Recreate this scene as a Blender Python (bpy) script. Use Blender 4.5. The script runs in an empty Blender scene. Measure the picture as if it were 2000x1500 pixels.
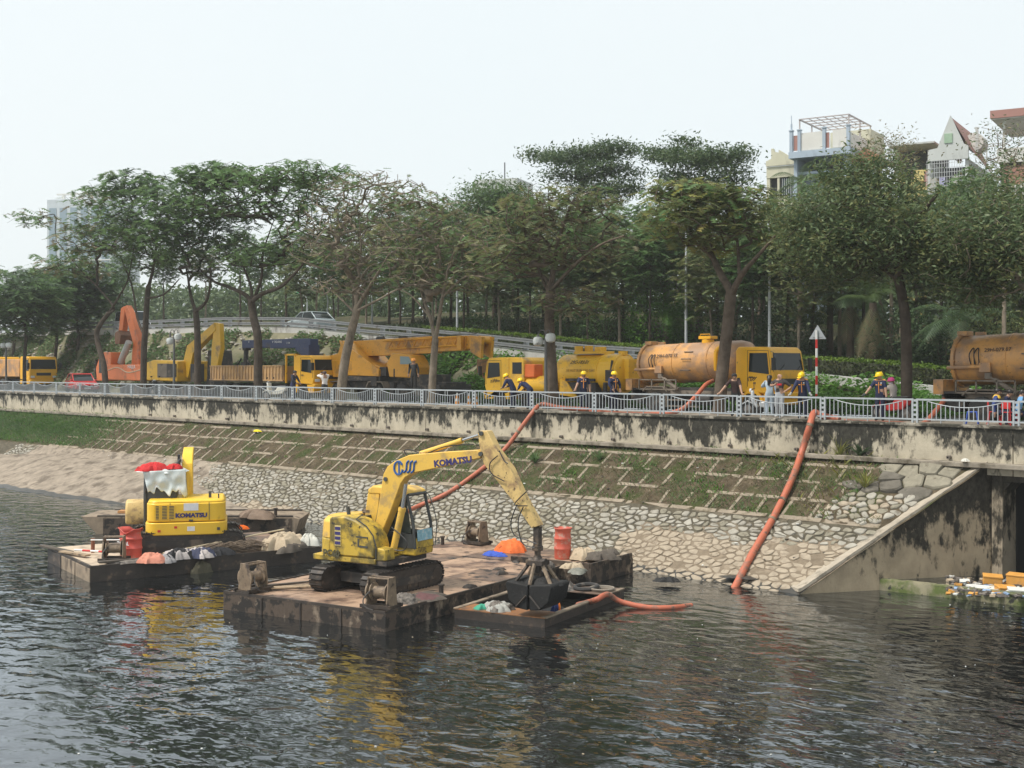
import bpy, bmesh, math, random
import numpy as np
from mathutils import Vector, Matrix

scene = bpy.context.scene
COL = scene.collection
R_ = math.radians

# ------------------------------------------------------------ camera
YAW = R_(45.4)
CAMZ = 7.0
cam_d = bpy.data.cameras.new('camera')
cam = bpy.data.objects.new('camera', cam_d)
COL.objects.link(cam)
cam.location = (0, 0, CAMZ)
cam.rotation_euler = (R_(90), 0, YAW)
cam_d.lens = 45.0
cam_d.sensor_width = 36.0
cam_d.shift_y = -0.017
cam_d.clip_start = 0.5
cam_d.clip_end = 6000
scene.camera = cam

# ------------------------------------------------------------ sky, sun, exposure
SUN_EL, SUN_ROT = R_(58), R_(205)
world = bpy.data.worlds.new('World')
scene.world = world
world.use_nodes = True
wn, wl = world.node_tree.nodes, world.node_tree.links
wn.clear()
w_out = wn.new('ShaderNodeOutputWorld')
w_sky = wn.new('ShaderNodeTexSky')
w_sky.sky_type = 'NISHITA'
w_sky.sun_disc = False
w_sky.sun_elevation = SUN_EL
w_sky.sun_rotation = SUN_ROT
w_sky.dust_density = 4.0
w_b1 = wn.new('ShaderNodeBackground'); w_b1.inputs['Strength'].default_value = 0.05
wl.new(w_sky.outputs['Color'], w_b1.inputs['Color'])
# the overcast cloud deck over that sky: even, with a very soft mottling
w_tc = wn.new('ShaderNodeTexCoord')
w_nz = wn.new('ShaderNodeTexNoise'); w_nz.inputs['Scale'].default_value = 1.6
w_nz.inputs['Detail'].default_value = 3
wl.new(w_tc.outputs['Generated'], w_nz.inputs['Vector'])
w_rp = wn.new('ShaderNodeValToRGB')
w_rp.color_ramp.elements[0].color = (0.87, 0.965, 1.0, 1)
w_rp.color_ramp.elements[1].color = (0.95, 0.99, 1.0, 1)
wl.new(w_nz.outputs['Fac'], w_rp.inputs['Fac'])
w_b2 = wn.new('ShaderNodeBackground'); w_b2.inputs['Strength'].default_value = 0.375
wl.new(w_rp.outputs['Color'], w_b2.inputs['Color'])
w_mx = wn.new('ShaderNodeMixShader'); w_mx.inputs['Fac'].default_value = 0.9
wl.new(w_b1.outputs[0], w_mx.inputs[1]); wl.new(w_b2.outputs[0], w_mx.inputs[2])
wl.new(w_mx.outputs[0], w_out.inputs['Surface'])

sun_d = bpy.data.lights.new('sun', 'SUN')
sun_d.energy = 1.5
sun_d.angle = R_(10)
sun_d.color = (1.0, 0.95, 0.88)
sun = bpy.data.objects.new('sun', sun_d)
COL.objects.link(sun)
# the sun stands behind and to the left of the camera, high
_sd = Vector((math.sin(SUN_ROT) * math.cos(SUN_EL), math.cos(SUN_ROT) * math.cos(SUN_EL), math.sin(SUN_EL)))
sun.rotation_euler = _sd.to_track_quat('Z', 'Y').to_euler()
sun.location = (0, 0, 60)

scene.view_settings.view_transform = 'Standard'
scene.view_settings.look = 'None'
scene.view_settings.exposure = 1.5
scene.view_settings.gamma = 1.0
scene.view_settings.use_curve_mapping = False
scene.cycles.max_bounces = 9
scene.cycles.diffuse_bounces = 5
scene.cycles.glossy_bounces = 3
scene.cycles.transmission_bounces = 6
scene.cycles.transparent_max_bounces = 8
scene.cycles.volume_bounces = 1
scene.cycles.use_denoising = True
scene.cycles.denoiser = 'OPENIMAGEDENOISE'

# ------------------------------------------------------------ measuring: where the ray through a photo pixel meets a plane
_F = Vector((-math.sin(YAW), math.cos(YAW), 0)); _Rt = Vector((math.cos(YAW), math.sin(YAW), 0))
def _ray(px, py): return _F + _Rt * ((px - 1000) / 2500.0) + Vector((0, 0, (716 - py) / 2500.0))
def at(px, py, Y):
    r = _ray(px, py); return Vector((0, 0, CAMZ)) + r * (Y / r.y)
def atz(px, py, z):
    r = _ray(px, py); return Vector((0, 0, CAMZ)) + r * ((z - CAMZ) / r.z)

# ------------------------------------------------------------ mesh helpers
class MB:
    def __init__(s): s.v = []; s.f = []; s.m = []
    def add(s, vf, m=0, mat=None):
        v, f = vf; o = len(s.v)
        if mat is not None: v = [tuple(mat @ Vector(p)) for p in v]
        s.v.extend([tuple(p) for p in v]); s.f.extend([tuple(i + o for i in q) for q in f]); s.m.extend([m] * len(f))
        return s
    def box(s, c, d, m=0, rz=0, rx=0, ry=0):
        M = None
        if rz or rx or ry:
            M = Matrix.Translation(c) @ Matrix.Rotation(rz, 4, 'Z') @ Matrix.Rotation(ry, 4, 'Y') @ Matrix.Rotation(rx, 4, 'X')
            c = (0, 0, 0)
        return s.add(box(c, d), m, M)
    def cyl(s, a, b, r, r2=None, n=12, m=0): return s.add(cyl(a, b, r, r2, n), m)
    def tube(s, pts, r, n=6, m=0): return s.add(tube(pts, r, n), m)
    def prism(s, prof, y0, y1, m=0): return s.add(prism(prof, y0, y1), m)
    def lathe(s, prof, n=16, c=(0, 0, 0), m=0): return s.add(lathe(prof, n, c), m)
    def build(s, name, mats, parent=None, smooth=True, bevel=0.0, loc=None, ang=40, sub=0):
        me = bpy.data.meshes.new(name)
        me.from_pydata(s.v, [], s.f)
        if not isinstance(mats, (list, tuple)): mats = [mats]
        for q in mats: me.materials.append(q)
        if len(mats) > 1: me.polygons.foreach_set('material_index', s.m)
        if smooth:
            me.shade_smooth(); me.set_sharp_from_angle(angle=R_(ang))
        me.update()
        return link(name, me, parent, bevel, loc)

def link(name, me, parent=None, bevel=0.0, loc=None):
    o = bpy.data.objects.new(name, me); COL.objects.link(o)
    if parent is not None: o.parent = parent
    if loc is not None: o.location = loc
    if bevel:
        b = o.modifiers.new('bevel', 'BEVEL'); b.width = bevel; b.segments = 2
        b.limit_method = 'ANGLE'; b.angle_limit = R_(40)
    return o

def box(c, d):
    x, y, z = c; a, b, h = d[0] / 2, d[1] / 2, d[2] / 2
    v = [(x - a, y - b, z - h), (x + a, y - b, z - h), (x + a, y + b, z - h), (x - a, y + b, z - h),
         (x - a, y - b, z + h), (x + a, y - b, z + h), (x + a, y + b, z + h), (x - a, y + b, z + h)]
    return v, [(3, 2, 1, 0), (4, 5, 6, 7), (0, 1, 5, 4), (1, 2, 6, 5), (2, 3, 7, 6), (3, 0, 4, 7)]

def _frame(d):
    d = Vector(d).normalized()
    u = Vector((0, 0, 1)) if abs(d.z) < 0.9 else Vector((1, 0, 0))
    a = d.cross(u).normalized(); return a, d.cross(a).normalized()

def cyl(p0, p1, r, r2=None, n=12):
    if r2 is None: r2 = r
    p0, p1 = Vector(p0), Vector(p1); a, b = _frame(p1 - p0); v = []
    for p, q in ((p0, r), (p1, r2)):
        for i in range(n):
            t = 2 * math.pi * i / n; v.append(tuple(p + a * (q * math.cos(t)) + b * (q * math.sin(t))))
    f = [(i, i + n, (i + 1) % n + n, (i + 1) % n) for i in range(n)]
    f += [tuple(range(n)), tuple(range(2 * n - 1, n - 1, -1))]
    return v, f

def tube(pts, r, n=6):
    pts = [Vector(p) for p in pts]; k = len(pts)
    rs = r if isinstance(r, (list, tuple)) else [r] * k
    v = []; pa = None
    for i, p in enumerate(pts):
        d = (pts[min(i + 1, k - 1)] - pts[max(i - 1, 0)])
        if d.length < 1e-6: d = Vector((0, 0, 1))
        d.normalize()
        if pa is None: a, b = _frame(d)
        else:
            a = (pa - d * pa.dot(d))
            if a.length < 1e-4: a, b = _frame(d)
            a.normalize(); b = d.cross(a)
        pa = a
        for j in range(n):
            t = 2 * math.pi * j / n; v.append(tuple(p + a * (rs[i] * math.cos(t)) + b * (rs[i] * math.sin(t))))
    f = []
    for i in range(k - 1):
        for j in range(n):
            f.append((i * n + j, i * n + (j + 1) % n, (i + 1) * n + (j + 1) % n, (i + 1) * n + j))
    f += [tuple(range(n - 1, -1, -1)), tuple(range((k - 1) * n, k * n))]
    return v, f

def prism(prof, y0, y1):
    n = len(prof)
    A = sum(prof[i][0] * prof[(i + 1) % n][1] - prof[(i + 1) % n][0] * prof[i][1] for i in range(n))
    if A < 0: prof = prof[::-1]
    v = [(x, y0, z) for x, z in prof] + [(x, y1, z) for x, z in prof]
    f = [tuple(range(n)), tuple(range(2 * n - 1, n - 1, -1))]
    f += [(i, i + n, (i + 1) % n + n, (i + 1) % n) for i in range(n)]
    return v, f

def prism2(prof, pa, pb):
    """profile of (a, b) pairs extruded between two maps"""
    n = len(prof)
    v = [tuple(pa(a, b)) for a, b in prof] + [tuple(pb(a, b)) for a, b in prof]
    f = [tuple(range(n)), tuple(range(2 * n - 1, n - 1, -1))] + [(i, i + n, (i + 1) % n + n, (i + 1) % n) for i in range(n)]
    return v, f

def lathe(prof, n=16, c=(0, 0, 0)):
    v = []; k = len(prof)
    for r, z in prof:
        for j in range(n):
            t = 2 * math.pi * j / n; v.append((c[0] + r * math.cos(t), c[1] + r * math.sin(t), c[2] + z))
    f = [(i * n + j, i * n + (j + 1) % n, (i + 1) * n + (j + 1) % n, (i + 1) * n + j) for i in range(k - 1) for j in range(n)]
    f += [tuple(range(n - 1, -1, -1)), tuple(range((k - 1) * n, k * n))]
    return v, f

def rot(axis, ang, c=(0, 0, 0)):
    return Matrix.Translation(c) @ Matrix.Rotation(ang, 4, axis) @ Matrix.Translation([-q for q in c])

def smoothpath(pts, k=6):
    """Catmull-Rom through the points"""
    P = [Vector(p) for p in pts]; out = []
    for i in range(len(P) - 1):
        a, b, c, d = P[max(i - 1, 0)], P[i], P[i + 1], P[min(i + 2, len(P) - 1)]
        for j in range(k):
            t = j / k
            out.append(0.5 * ((2 * b) + (c - a) * t + (2 * a - 5 * b + 4 * c - d) * t * t + (3 * b - 3 * c + d - a) * t ** 3))
    out.append(P[-1]); return out

def raw(name, V, F, mats, parent=None, smooth=False, midx=None):
    """numpy arrays -> mesh object; F is (n, k) of equal sized faces"""
    me = bpy.data.meshes.new(name)
    V = np.asarray(V, dtype=np.float32); F = np.asarray(F, dtype=np.int32)
    n, k = F.shape
    me.vertices.add(len(V)); me.vertices.foreach_set('co', V.ravel())
    me.loops.add(n * k); me.loops.foreach_set('vertex_index', F.ravel())
    me.polygons.add(n)
    me.polygons.foreach_set('loop_start', np.arange(0, n * k, k, dtype=np.int32))
    if not isinstance(mats, (list, tuple)): mats = [mats]
    for q in mats: me.materials.append(q)
    if midx is not None: me.polygons.foreach_set('material_index', np.asarray(midx, dtype=np.int32))
    me.update(calc_edges=True); me.validate()
    if smooth: me.shade_smooth()
    return link(name, me, parent)

def thing(name, label, cat, loc=(0, 0, 0), rz=0.0, group=None):
    o = bpy.data.objects.new(name, None); COL.objects.link(o)
    o.empty_display_size = 0.3
    o.location = loc; o.rotation_euler = (0, 0, rz)
    return tag(o, label, cat, group)
def tag(o, label, cat, group=None):
    o['label'] = label; o['category'] = cat
    if group: o['group'] = group
    return o
def struct(o): o['kind'] = 'structure'; return o
def stuff(o): o['kind'] = 'stuff'; return o

def text(name, s, size, mat, parent, loc, rot_e, bold=0.0, shear=0.0, ext=0.004, align='CENTER', sx=1.0):
    c = bpy.data.curves.new(name, 'FONT'); c.body = s; c.size = size; c.extrude = ext; c.offset = bold
    c.shear = shear; c.align_x = align; c.align_y = 'CENTER'; c.resolution_u = 2
    c.materials.append(mat)
    tmp = bpy.data.objects.new(name, c); COL.objects.link(tmp)
    dg = bpy.context.evaluated_depsgraph_get(); me = bpy.data.meshes.new_from_object(tmp.evaluated_get(dg))
    bpy.data.objects.remove(tmp); me.name = name
    o = link(name, me, parent, loc=loc); o.rotation_euler = rot_e; o.scale = (sx, 1, 1)
    return o

def dup(o, parent=None, loc=None, rz=None):
    """copy of a thing, its parts and their sub-parts; mesh data is shared"""
    c = o.copy(); COL.objects.link(c)
    if parent is not None: c.parent = parent
    if loc is not None: c.location = loc
    if rz is not None: c.rotation_euler = (0, 0, rz)
    for ch in list(o.children): dup(ch, c)
    return c

# ------------------------------------------------------------ materials
def _n(nt, t, **k):
    q = nt.nodes.new(t)
    for a, b in k.items(): setattr(q, a, b)
    return q
MATS = {}
def M(name, col, rough=0.6, var=0.15, scale=3.0, dirt=None, damt=0.4, dscale=1.2, dstretch=1.0, bump=0.0, bscale=25.0, metal=0.0,
      dirt2=None, d2amt=0.3, d2scale=6.0, spec=0.5):
    """paint, steel, concrete, cloth: base colour with mottling, up to two layers of dirt or rust with noise edges, fine bump"""
    if name in MATS: return MATS[name]
    m = bpy.data.materials.new(name); MATS[name] = m
    m.use_nodes = True; nt = m.node_tree; L = nt.links
    bs = nt.nodes['Principled BSDF']
    bs.inputs['Roughness'].default_value = rough; bs.inputs['Metallic'].default_value = metal
    bs.inputs['Specular IOR Level'].default_value = spec
    tc = _n(nt, 'ShaderNodeTexCoord')
    def noise(sc, det=5, st=1.0):
        mp = _n(nt, 'ShaderNodeMapping'); mp.inputs['Scale'].default_value = (1, 1, 1.0 / st)
        L.new(tc.outputs['Object'], mp.inputs['Vector'])
        nz = _n(nt, 'ShaderNodeTexNoise'); nz.inputs['Scale'].default_value = sc; nz.inputs['Detail'].default_value = det
        nz.inputs['Roughness'].default_value = 0.62
        L.new(mp.outputs[0], nz.inputs['Vector']); return nz.outputs['Fac']
    def ramp(fac, a, b, p0, p1):
        r = _n(nt, 'ShaderNodeValToRGB'); e = r.color_ramp.elements
        e[0].position = p0; e[1].position = p1; e[0].color = a; e[1].color = b
        L.new(fac, r.inputs['Fac']); return r.outputs['Color']
    lo = tuple(max(0, c * (1 - var)) for c in col) + (1,); hi = tuple(min(1, c * (1 + var)) for c in col) + (1,)
    out = ramp(noise(scale), lo, hi, 0.3, 0.7)
    def layer(out, dc, amt, sc, st, w):
        p = 0.74 - 0.5 * amt
        fac = ramp(noise(sc, 9, st), (0, 0, 0, 1), (1, 1, 1, 1), p, min(1, p + w))
        mx = _n(nt, 'ShaderNodeMix', data_type='RGBA')
        L.new(fac, mx.inputs['Factor']); L.new(out, mx.inputs['A']); mx.inputs['B'].default_value = tuple(dc) + (1,)
        return mx.outputs['Result']
    if dirt is not None: out = layer(out, dirt, damt, dscale, dstretch, 0.14)
    if dirt2 is not None: out = layer(out, dirt2, d2amt, d2scale, 1.0, 0.06)
    L.new(out, bs.inputs['Base Color'])
    if bump:
        bp = _n(nt, 'ShaderNodeBump'); bp.inputs['Strength'].default_value = bump; bp.inputs['Distance'].default_value = 0.02
        L.new(noise(bscale, 6), bp.inputs['Height']); L.new(bp.outputs[0], bs.inputs['Normal'])
    return m

def leafmat(name, cols, rough=0.55, trans=0.3):
    if name in MATS: return MATS[name]
    m = bpy.data.materials.new(name); MATS[name] = m
    m.use_nodes = True; nt = m.node_tree; L = nt.links
    bs = nt.nodes['Principled BSDF']; out = nt.nodes['Material Output']
    bs.inputs['Roughness'].default_value = rough; bs.inputs['Specular IOR Level'].default_value = 0.3
    g = _n(nt, 'ShaderNodeNewGeometry')
    r = _n(nt, 'ShaderNodeValToRGB'); e = r.color_ramp.elements
    e[0].color = tuple(cols[0]) + (1,); e[1].color = tuple(cols[-1]) + (1,)
    for i, c in enumerate(cols[1:-1]):
        x = e.new((i + 1) / (len(cols) - 1)); x.color = tuple(c) + (1,)
    # leaves differ one by one, and whole boughs differ from each other (young and old growth)
    tc = _n(nt, 'ShaderNodeTexCoord'); nz = _n(nt, 'ShaderNodeTexNoise'); nz.inputs['Scale'].default_value = 0.9; nz.inputs['Detail'].default_value = 3
    L.new(tc.outputs['Object'], nz.inputs['Vector']); ad = _n(nt, 'ShaderNodeMath', operation='MULTIPLY_ADD'); L.new(g.outputs['Random Per Island'], ad.inputs[0]); ad.inputs[1].default_value = 0.55
    mr = _n(nt, 'ShaderNodeMapRange'); L.new(nz.outputs['Fac'], mr.inputs['Value']); mr.inputs['From Min'].default_value = 0.35; mr.inputs['From Max'].default_value = 0.68; mr.inputs['To Min'].default_value = 0.0; mr.inputs['To Max'].default_value = 0.5
    L.new(mr.outputs[0], ad.inputs[2]); L.new(ad.outputs[0], r.inputs['Fac']); L.new(r.outputs['Color'], bs.inputs['Base Color'])
    if trans:
        t = _n(nt, 'ShaderNodeBsdfTranslucent'); L.new(r.outputs['Color'], t.inputs['Color'])
        mx = _n(nt, 'ShaderNodeMixShader'); mx.inputs['Fac'].default_value = trans
        L.new(bs.outputs[0], mx.inputs[1]); L.new(t.outputs[0], mx.inputs[2]); L.new(mx.outputs[0], out.inputs['Surface'])
    return m

def glass(name, col=(0.02, 0.03, 0.03), rough=0.06):
    if name in MATS: return MATS[name]
    m = bpy.data.materials.new(name); MATS[name] = m; m.use_nodes = True
    bs = m.node_tree.nodes['Principled BSDF']
    bs.inputs['Base Color'].default_value = tuple(col) + (1,); bs.inputs['Roughness'].default_value = rough
    bs.inputs['Specular IOR Level'].default_value = 0.28
    return m

RUST = (0.11, 0.05, 0.025); MUD = (0.17, 0.125, 0.085); GRIME = (0.035, 0.03, 0.025)
rng = np.random.default_rng(7); random.seed(7)
# ============================================================ SETTING
SL0, SLC, SLS = 33.9, 0.830, 0.558          # water edge, run and rise per metre of slope
def slope(X, t, h=0.0): return (X, SL0 + t * SLC - h * SLS, t * SLS + h * SLC)
def slope_end(t): return -21.8 + t / 6.99 * 3.4

# ---- materials of the setting
def water_mat():
    m = bpy.data.materials.new('river_water'); m.use_nodes = True; nt = m.node_tree; L = nt.links
    bs = nt.nodes['Principled BSDF']
    bs.inputs['Base Color'].default_value = (0.011, 0.0115, 0.0105, 1); bs.inputs['Roughness'].default_value = 0.06
    bs.inputs['IOR'].default_value = 1.6
    tc = _n(nt, 'ShaderNodeTexCoord')
    def nz(sx, sy, sc, det, ang, dist=0.0):
        mp = _n(nt, 'ShaderNodeMapping'); mp.inputs['Scale'].default_value = (sx, sy, 1); mp.inputs['Rotation'].default_value = (0, 0, ang)
        L.new(tc.outputs['Object'], mp.inputs['Vector'])
        q = _n(nt, 'ShaderNodeTexNoise'); q.inputs['Scale'].default_value = sc; q.inputs['Detail'].default_value = det
        q.inputs['Roughness'].default_value = 0.45; q.inputs['Distortion'].default_value = dist
        L.new(mp.outputs[0], q.inputs['Vector']); return q.outputs['Fac']
    a = nz(1, 1.5, 1.25, 0.8, R_(-45), 0.4)
    b = nz(1, 1.6, 3.4, 1, R_(-50), 0.6)
    c = nz(1, 1.0, 8.0, 1, 0.3, 0.2)
    def mul(x, k):
        q = _n(nt, 'ShaderNodeMath', operation='MULTIPLY'); L.new(x, q.inputs[0]); q.inputs[1].default_value = k; return q.outputs[0]
    def add(x, y):
        q = _n(nt, 'ShaderNodeMath', operation='ADD'); L.new(x, q.inputs[0]); L.new(y, q.inputs[1]); return q.outputs[0]
    h = add(add(mul(a, 0.34), mul(b, 0.06)), mul(c, 0.004))
    # calmer and rougher patches
    e = nz(1, 1, 0.12, 2, 0.0)
    h = add(mul(h, 0.6), mul(_mulnode(nt, h, e), 0.9))
    bp = _n(nt, 'ShaderNodeBump'); bp.inputs['Strength'].default_value = 1.0; bp.inputs['Distance'].default_value = WAVE
    L.new(h, bp.inputs['Height']); L.new(bp.outputs[0], bs.inputs['Normal'])
    # added blue-tinted gloss strengthens the sky sheen beyond what clean water mirrors
    gl = _n(nt, 'ShaderNodeBsdfGlossy'); gl.inputs['Color'].default_value = (0.62, 0.69, 0.77, 1); gl.inputs['Roughness'].default_value = 0.04; L.new(bp.outputs[0], gl.inputs['Normal'])
    fz = _n(nt, 'ShaderNodeFresnel'); fz.inputs['IOR'].default_value = 1.38; L.new(bp.outputs[0], fz.inputs['Normal'])
    mx = _n(nt, 'ShaderNodeMixShader'); L.new(fz.outputs[0], mx.inputs['Fac']); L.new(bs.outputs[0], mx.inputs[1]); L.new(gl.outputs[0], mx.inputs[2]); L.new(mx.outputs[0], nt.nodes['Material Output'].inputs['Surface'])
    return m
def _mulnode(nt, x, y):
    q = _n(nt, 'ShaderNodeMath', operation='MULTIPLY'); nt.links.new(x, q.inputs[0]); nt.links.new(y, q.inputs[1]); return q.outputs[0]
WAVE = 0.125

def stained_wall(name, z0, z1, base, mold, top=0.62, low=0.2, streak=3.0):
    """concrete with black mould growing down from its top edge in ragged streaks, and patches of it lower down"""
    m = bpy.data.materials.new(name); m.use_nodes = True; nt = m.node_tree; L = nt.links
    bs = nt.nodes['Principled BSDF']; bs.inputs['Roughness'].default_value = 0.9; bs.inputs['Specular IOR Level'].default_value = 0.2
    tc = _n(nt, 'ShaderNodeTexCoord')
    def noise(sc, det, st, off=0):
        mp = _n(nt, 'ShaderNodeMapping'); mp.inputs['Scale'].default_value = (1, 1, 1 / st); mp.inputs['Location'].default_value = (off, 0, 0)
        L.new(tc.outputs['Object'], mp.inputs['Vector'])
        q = _n(nt, 'ShaderNodeTexNoise'); q.inputs['Scale'].default_value = sc; q.inputs['Detail'].default_value = det; q.inputs['Roughness'].default_value = 0.68
        L.new(mp.outputs[0], q.inputs['Vector']); return q.outputs['Fac']
    sx = _n(nt, 'ShaderNodeSeparateXYZ'); L.new(tc.outputs['Object'], sx.inputs[0])
    mr = _n(nt, 'ShaderNodeMapRange'); L.new(sx.outputs['Z'], mr.inputs['Value'])
    mr.inputs['From Min'].default_value = z0; mr.inputs['From Max'].default_value = z1
    mr.inputs['To Min'].default_value = low; mr.inputs['To Max'].default_value = top
    def op(o, a, b):
        q = _n(nt, 'ShaderNodeMath', operation=o)
        for i, s in enumerate((a, b)):
            if isinstance(s, float): q.inputs[i].default_value = s
            else: L.new(s, q.inputs[i])
        return q.outputs[0]
    k = op('ADD', op('MULTIPLY', noise(0.6, 4, 1.0), 1.35), op('MULTIPLY', noise(3.4, 10, streak, 31), 1.5))
    k = op('ADD', op('SUBTRACT', k, 1.43), mr.outputs[0])
    r = _n(nt, 'ShaderNodeValToRGB'); r.color_ramp.elements[0].position = 0.40; r.color_ramp.elements[1].position = 0.60
    L.new(k, r.inputs['Fac'])
    rb = _n(nt, 'ShaderNodeValToRGB'); e = rb.color_ramp.elements
    e[0].position = 0.3; e[1].position = 0.72
    e[0].color = tuple(c * 0.62 for c in base) + (1,); e[1].color = tuple(min(1, c * 1.12) for c in base) + (1,)
    L.new(noise(1.1, 8, 1.4, 7), rb.inputs['Fac'])
    rm = _n(nt, 'ShaderNodeValToRGB'); e = rm.color_ramp.elements
    e[0].position = 0.35; e[1].position = 0.75; e[0].color = tuple(mold) + (1,); e[1].color = tuple(c * 3.2 for c in mold) + (1,)
    L.new(noise(7.0, 6, 1.5, 3), rm.inputs['Fac'])
    mx = _n(nt, 'ShaderNodeMix', data_type='RGBA'); L.new(r.outputs['Color'], mx.inputs['Factor'])
    L.new(rb.outputs['Color'], mx.inputs['A']); L.new(rm.outputs['Color'], mx.inputs['B'])
    L.new(mx.outputs['Result'], bs.inputs['Base Color'])
    bp = _n(nt, 'ShaderNodeBump'); bp.inputs['Strength'].default_value = 0.5; bp.inputs['Distance'].default_value = 0.03
    L.new(noise(9, 7, 1, 1), bp.inputs['Height']); L.new(bp.outputs[0], bs.inputs['Normal'])
    return m

m_water = water_mat()
m_soil = M('slope_soil', (0.085, 0.066, 0.043), 0.95, 0.45, 2.2, dirt=(0.05, 0.06, 0.022), damt=0.5, dscale=0.8, dirt2=(0.16, 0.125, 0.085), d2amt=0.3, d2scale=9, bump=0.9, bscale=14, spec=0.1)
m_mudlight = M('dry_mud', (0.28, 0.235, 0.185), 0.95, 0.25, 1.6, dirt=(0.14, 0.115, 0.09), damt=0.5, dscale=1.3, bump=0.5, bscale=12, spec=0.1)
m_mortar = M('dark_mortar', (0.095, 0.083, 0.06), 0.95, 0.35, 4, dirt=(0.2, 0.165, 0.12), damt=0.4, dscale=1.0, bump=0.5, spec=0.1)
m_wetmud = M('wet_mud', (0.05, 0.045, 0.037), 0.35, 0.3, 4, bump=0.6, bscale=12)
m_stone = [M('stone_grey', (0.30, 0.28, 0.235), 0.85, 0.2, 5, dirt=(0.12, 0.10, 0.075), damt=0.34, dscale=4, bump=0.4, bscale=30, spec=0.2),
           M('stone_pale', (0.345, 0.325, 0.275), 0.85, 0.15, 5, dirt=(0.17, 0.14, 0.105), damt=0.3, dscale=4, bump=0.4, bscale=30, spec=0.2),
           M('stone_olive', (0.23, 0.21, 0.16), 0.85, 0.2, 5, dirt=(0.10, 0.085, 0.06), damt=0.34, dscale=4, bump=0.4, bscale=30, spec=0.2),
           M('stone_muddy', (0.34, 0.285, 0.215), 0.92, 0.16, 4, dirt=(0.2, 0.16, 0.12), damt=0.4, dscale=3, bump=0.5, bscale=25, spec=0.1)]
m_beam = M('grid_concrete', (0.27, 0.225, 0.17), 0.9, 0.2, 3, dirt=(0.12, 0.10, 0.06), damt=0.42, dscale=2.5, bump=0.4, spec=0.2)
m_conc = M('old_concrete', (0.37, 0.335, 0.28), 0.9, 0.2, 1.8, dirt=(0.12, 0.11, 0.09), damt=0.4, dscale=1.5, bump=0.4, spec=0.2)
m_asph = M('asphalt', (0.10, 0.098, 0.092), 0.9, 0.2, 1.2, dirt=(0.17, 0.15, 0.12), damt=0.4, dscale=0.7, bump=0.3, bscale=60, spec=0.2)
m_pave = M('dusty_paving', (0.25, 0.22, 0.18), 0.92, 0.2, 1.5, dirt=(0.13, 0.11, 0.085), damt=0.45, dscale=0.9, bump=0.3, spec=0.2)
m_hill = M('hill_ground', (0.06, 0.055, 0.03), 0.95, 0.4, 0.8, dirt=(0.035, 0.05, 0.016), damt=0.5, dscale=0.5, bump=0.6, bscale=6, spec=0.1)
m_dryslope = M('dry_bank', (0.185, 0.175, 0.115), 0.95, 0.25, 1.0, dirt=(0.10, 0.115, 0.05), damt=0.45, dscale=0.6, bump=0.7, bscale=6, spec=0.1)

# ---- terrain: road platform, bank up to the ramp, hill behind, flat land to the horizon
RAMP = [(-700, 9.9), (-112, 9.85), (-94, 9.65), (-83, 9.6), (-73.6, 9.35), (-65.2, 8.63), (-62, 8.42), (-54.1, 7.78), (-50.8, 7.47), (-46.7, 7.11),
        (-44.5, 7.0), (-32.6, 6.28), (-26.5, 5.75), (-22.7, 5.5), (-10, 5.2), (400, 5.1)]
def zr(X): return float(np.interp(X, [a for a, _ in RAMP], [b for _, b in RAMP]))
def zterr(X, Y):
    r = zr(X)
    pts = [(47.2, 5.0), (48.2, 5.0 + (r - 5.0) * 0.16), (51.7, r), (58.2, r), (59, r + 0.15), (66, r + 0.9), (80, r + 2.2), (120, r + 2.5)]
    z = float(np.interp(Y, [p[0] for p in pts], [p[1] for p in pts]))
    if 48 < Y < 51.5: z += 0.12 * math.sin(X * 1.7 + Y * 2.1) + 0.08 * math.sin(X * 0.6 - Y)
    if Y > 59.5: z += 0.2 * math.sin(X * 0.31 + Y * 0.2) + 0.15 * math.sin(X * 0.9 - Y * 0.7)
    return z
def gridmesh(name, xs, ys, zf, mats, mf=None, smooth=True):
    nx, ny = len(xs), len(ys)
    V = [(x, y, zf(x, y)) for y in ys for x in xs]
    F = [(j * nx + i, j * nx + i + 1, (j + 1) * nx + i + 1, (j + 1) * nx + i) for j in range(ny - 1) for i in range(nx - 1)]
    mi = None if mf is None else [mf(*V[f[0]][:2]) for f in F]
    return raw(name, V, F, mats, smooth=smooth, midx=mi)
_xs = [-700, -400, -250, -180] + list(np.arange(-150, 12.1, 1.5)) + [60, 200, 400]
struct(gridmesh('embankment', _xs, [47.2, 47.7, 48.2, 49, 49.8, 50.6, 51.2, 51.69], zterr, [m_dryslope, m_hill], lambda x, y: 1 if x > -58 + 3 * math.sin(x) else 0))
struct(gridmesh('hill', _xs, [58.21, 59, 60, 62, 64, 66, 70, 75, 80, 90, 105, 120, 300], lambda x, y: zterr(x, min(y, 120)), m_hill))
struct(gridmesh('ramp_road', _xs, [51.7, 53, 55, 58.2], lambda x, y: zr(x) + 0.004, M('ramp_asphalt', (0.17, 0.165, 0.155), 0.9, 0.15, 1.0, bump=0.2, spec=0.2)))
far = MB(); far.add(([(-4000, 300, 8.5), (4000, 300, 8.5), (4000, 5000, 8.5), (-4000, 5000, 8.5)], [(0, 1, 2, 3)]))
struct(far.build('far_ground', m_hill))
struct(gridmesh('road', [-700, -300, -150, -100, -60, -30, 0, 60, 400], [42.32, 44, 45.6, 47.2], lambda x, y: 4.98, m_asph))
struct(gridmesh('walkway', [-700, -300, -150, -100, -60, -30, 0, 60, 400], [40.06, 41, 42.0], lambda x, y: 5.1, m_pave))
kb = MB(); kb.box((-150, 42.15, 4.99), (1100, 0.28, 0.26)); struct(kb.build('kerb', m_conc, bevel=0.03))
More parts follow.
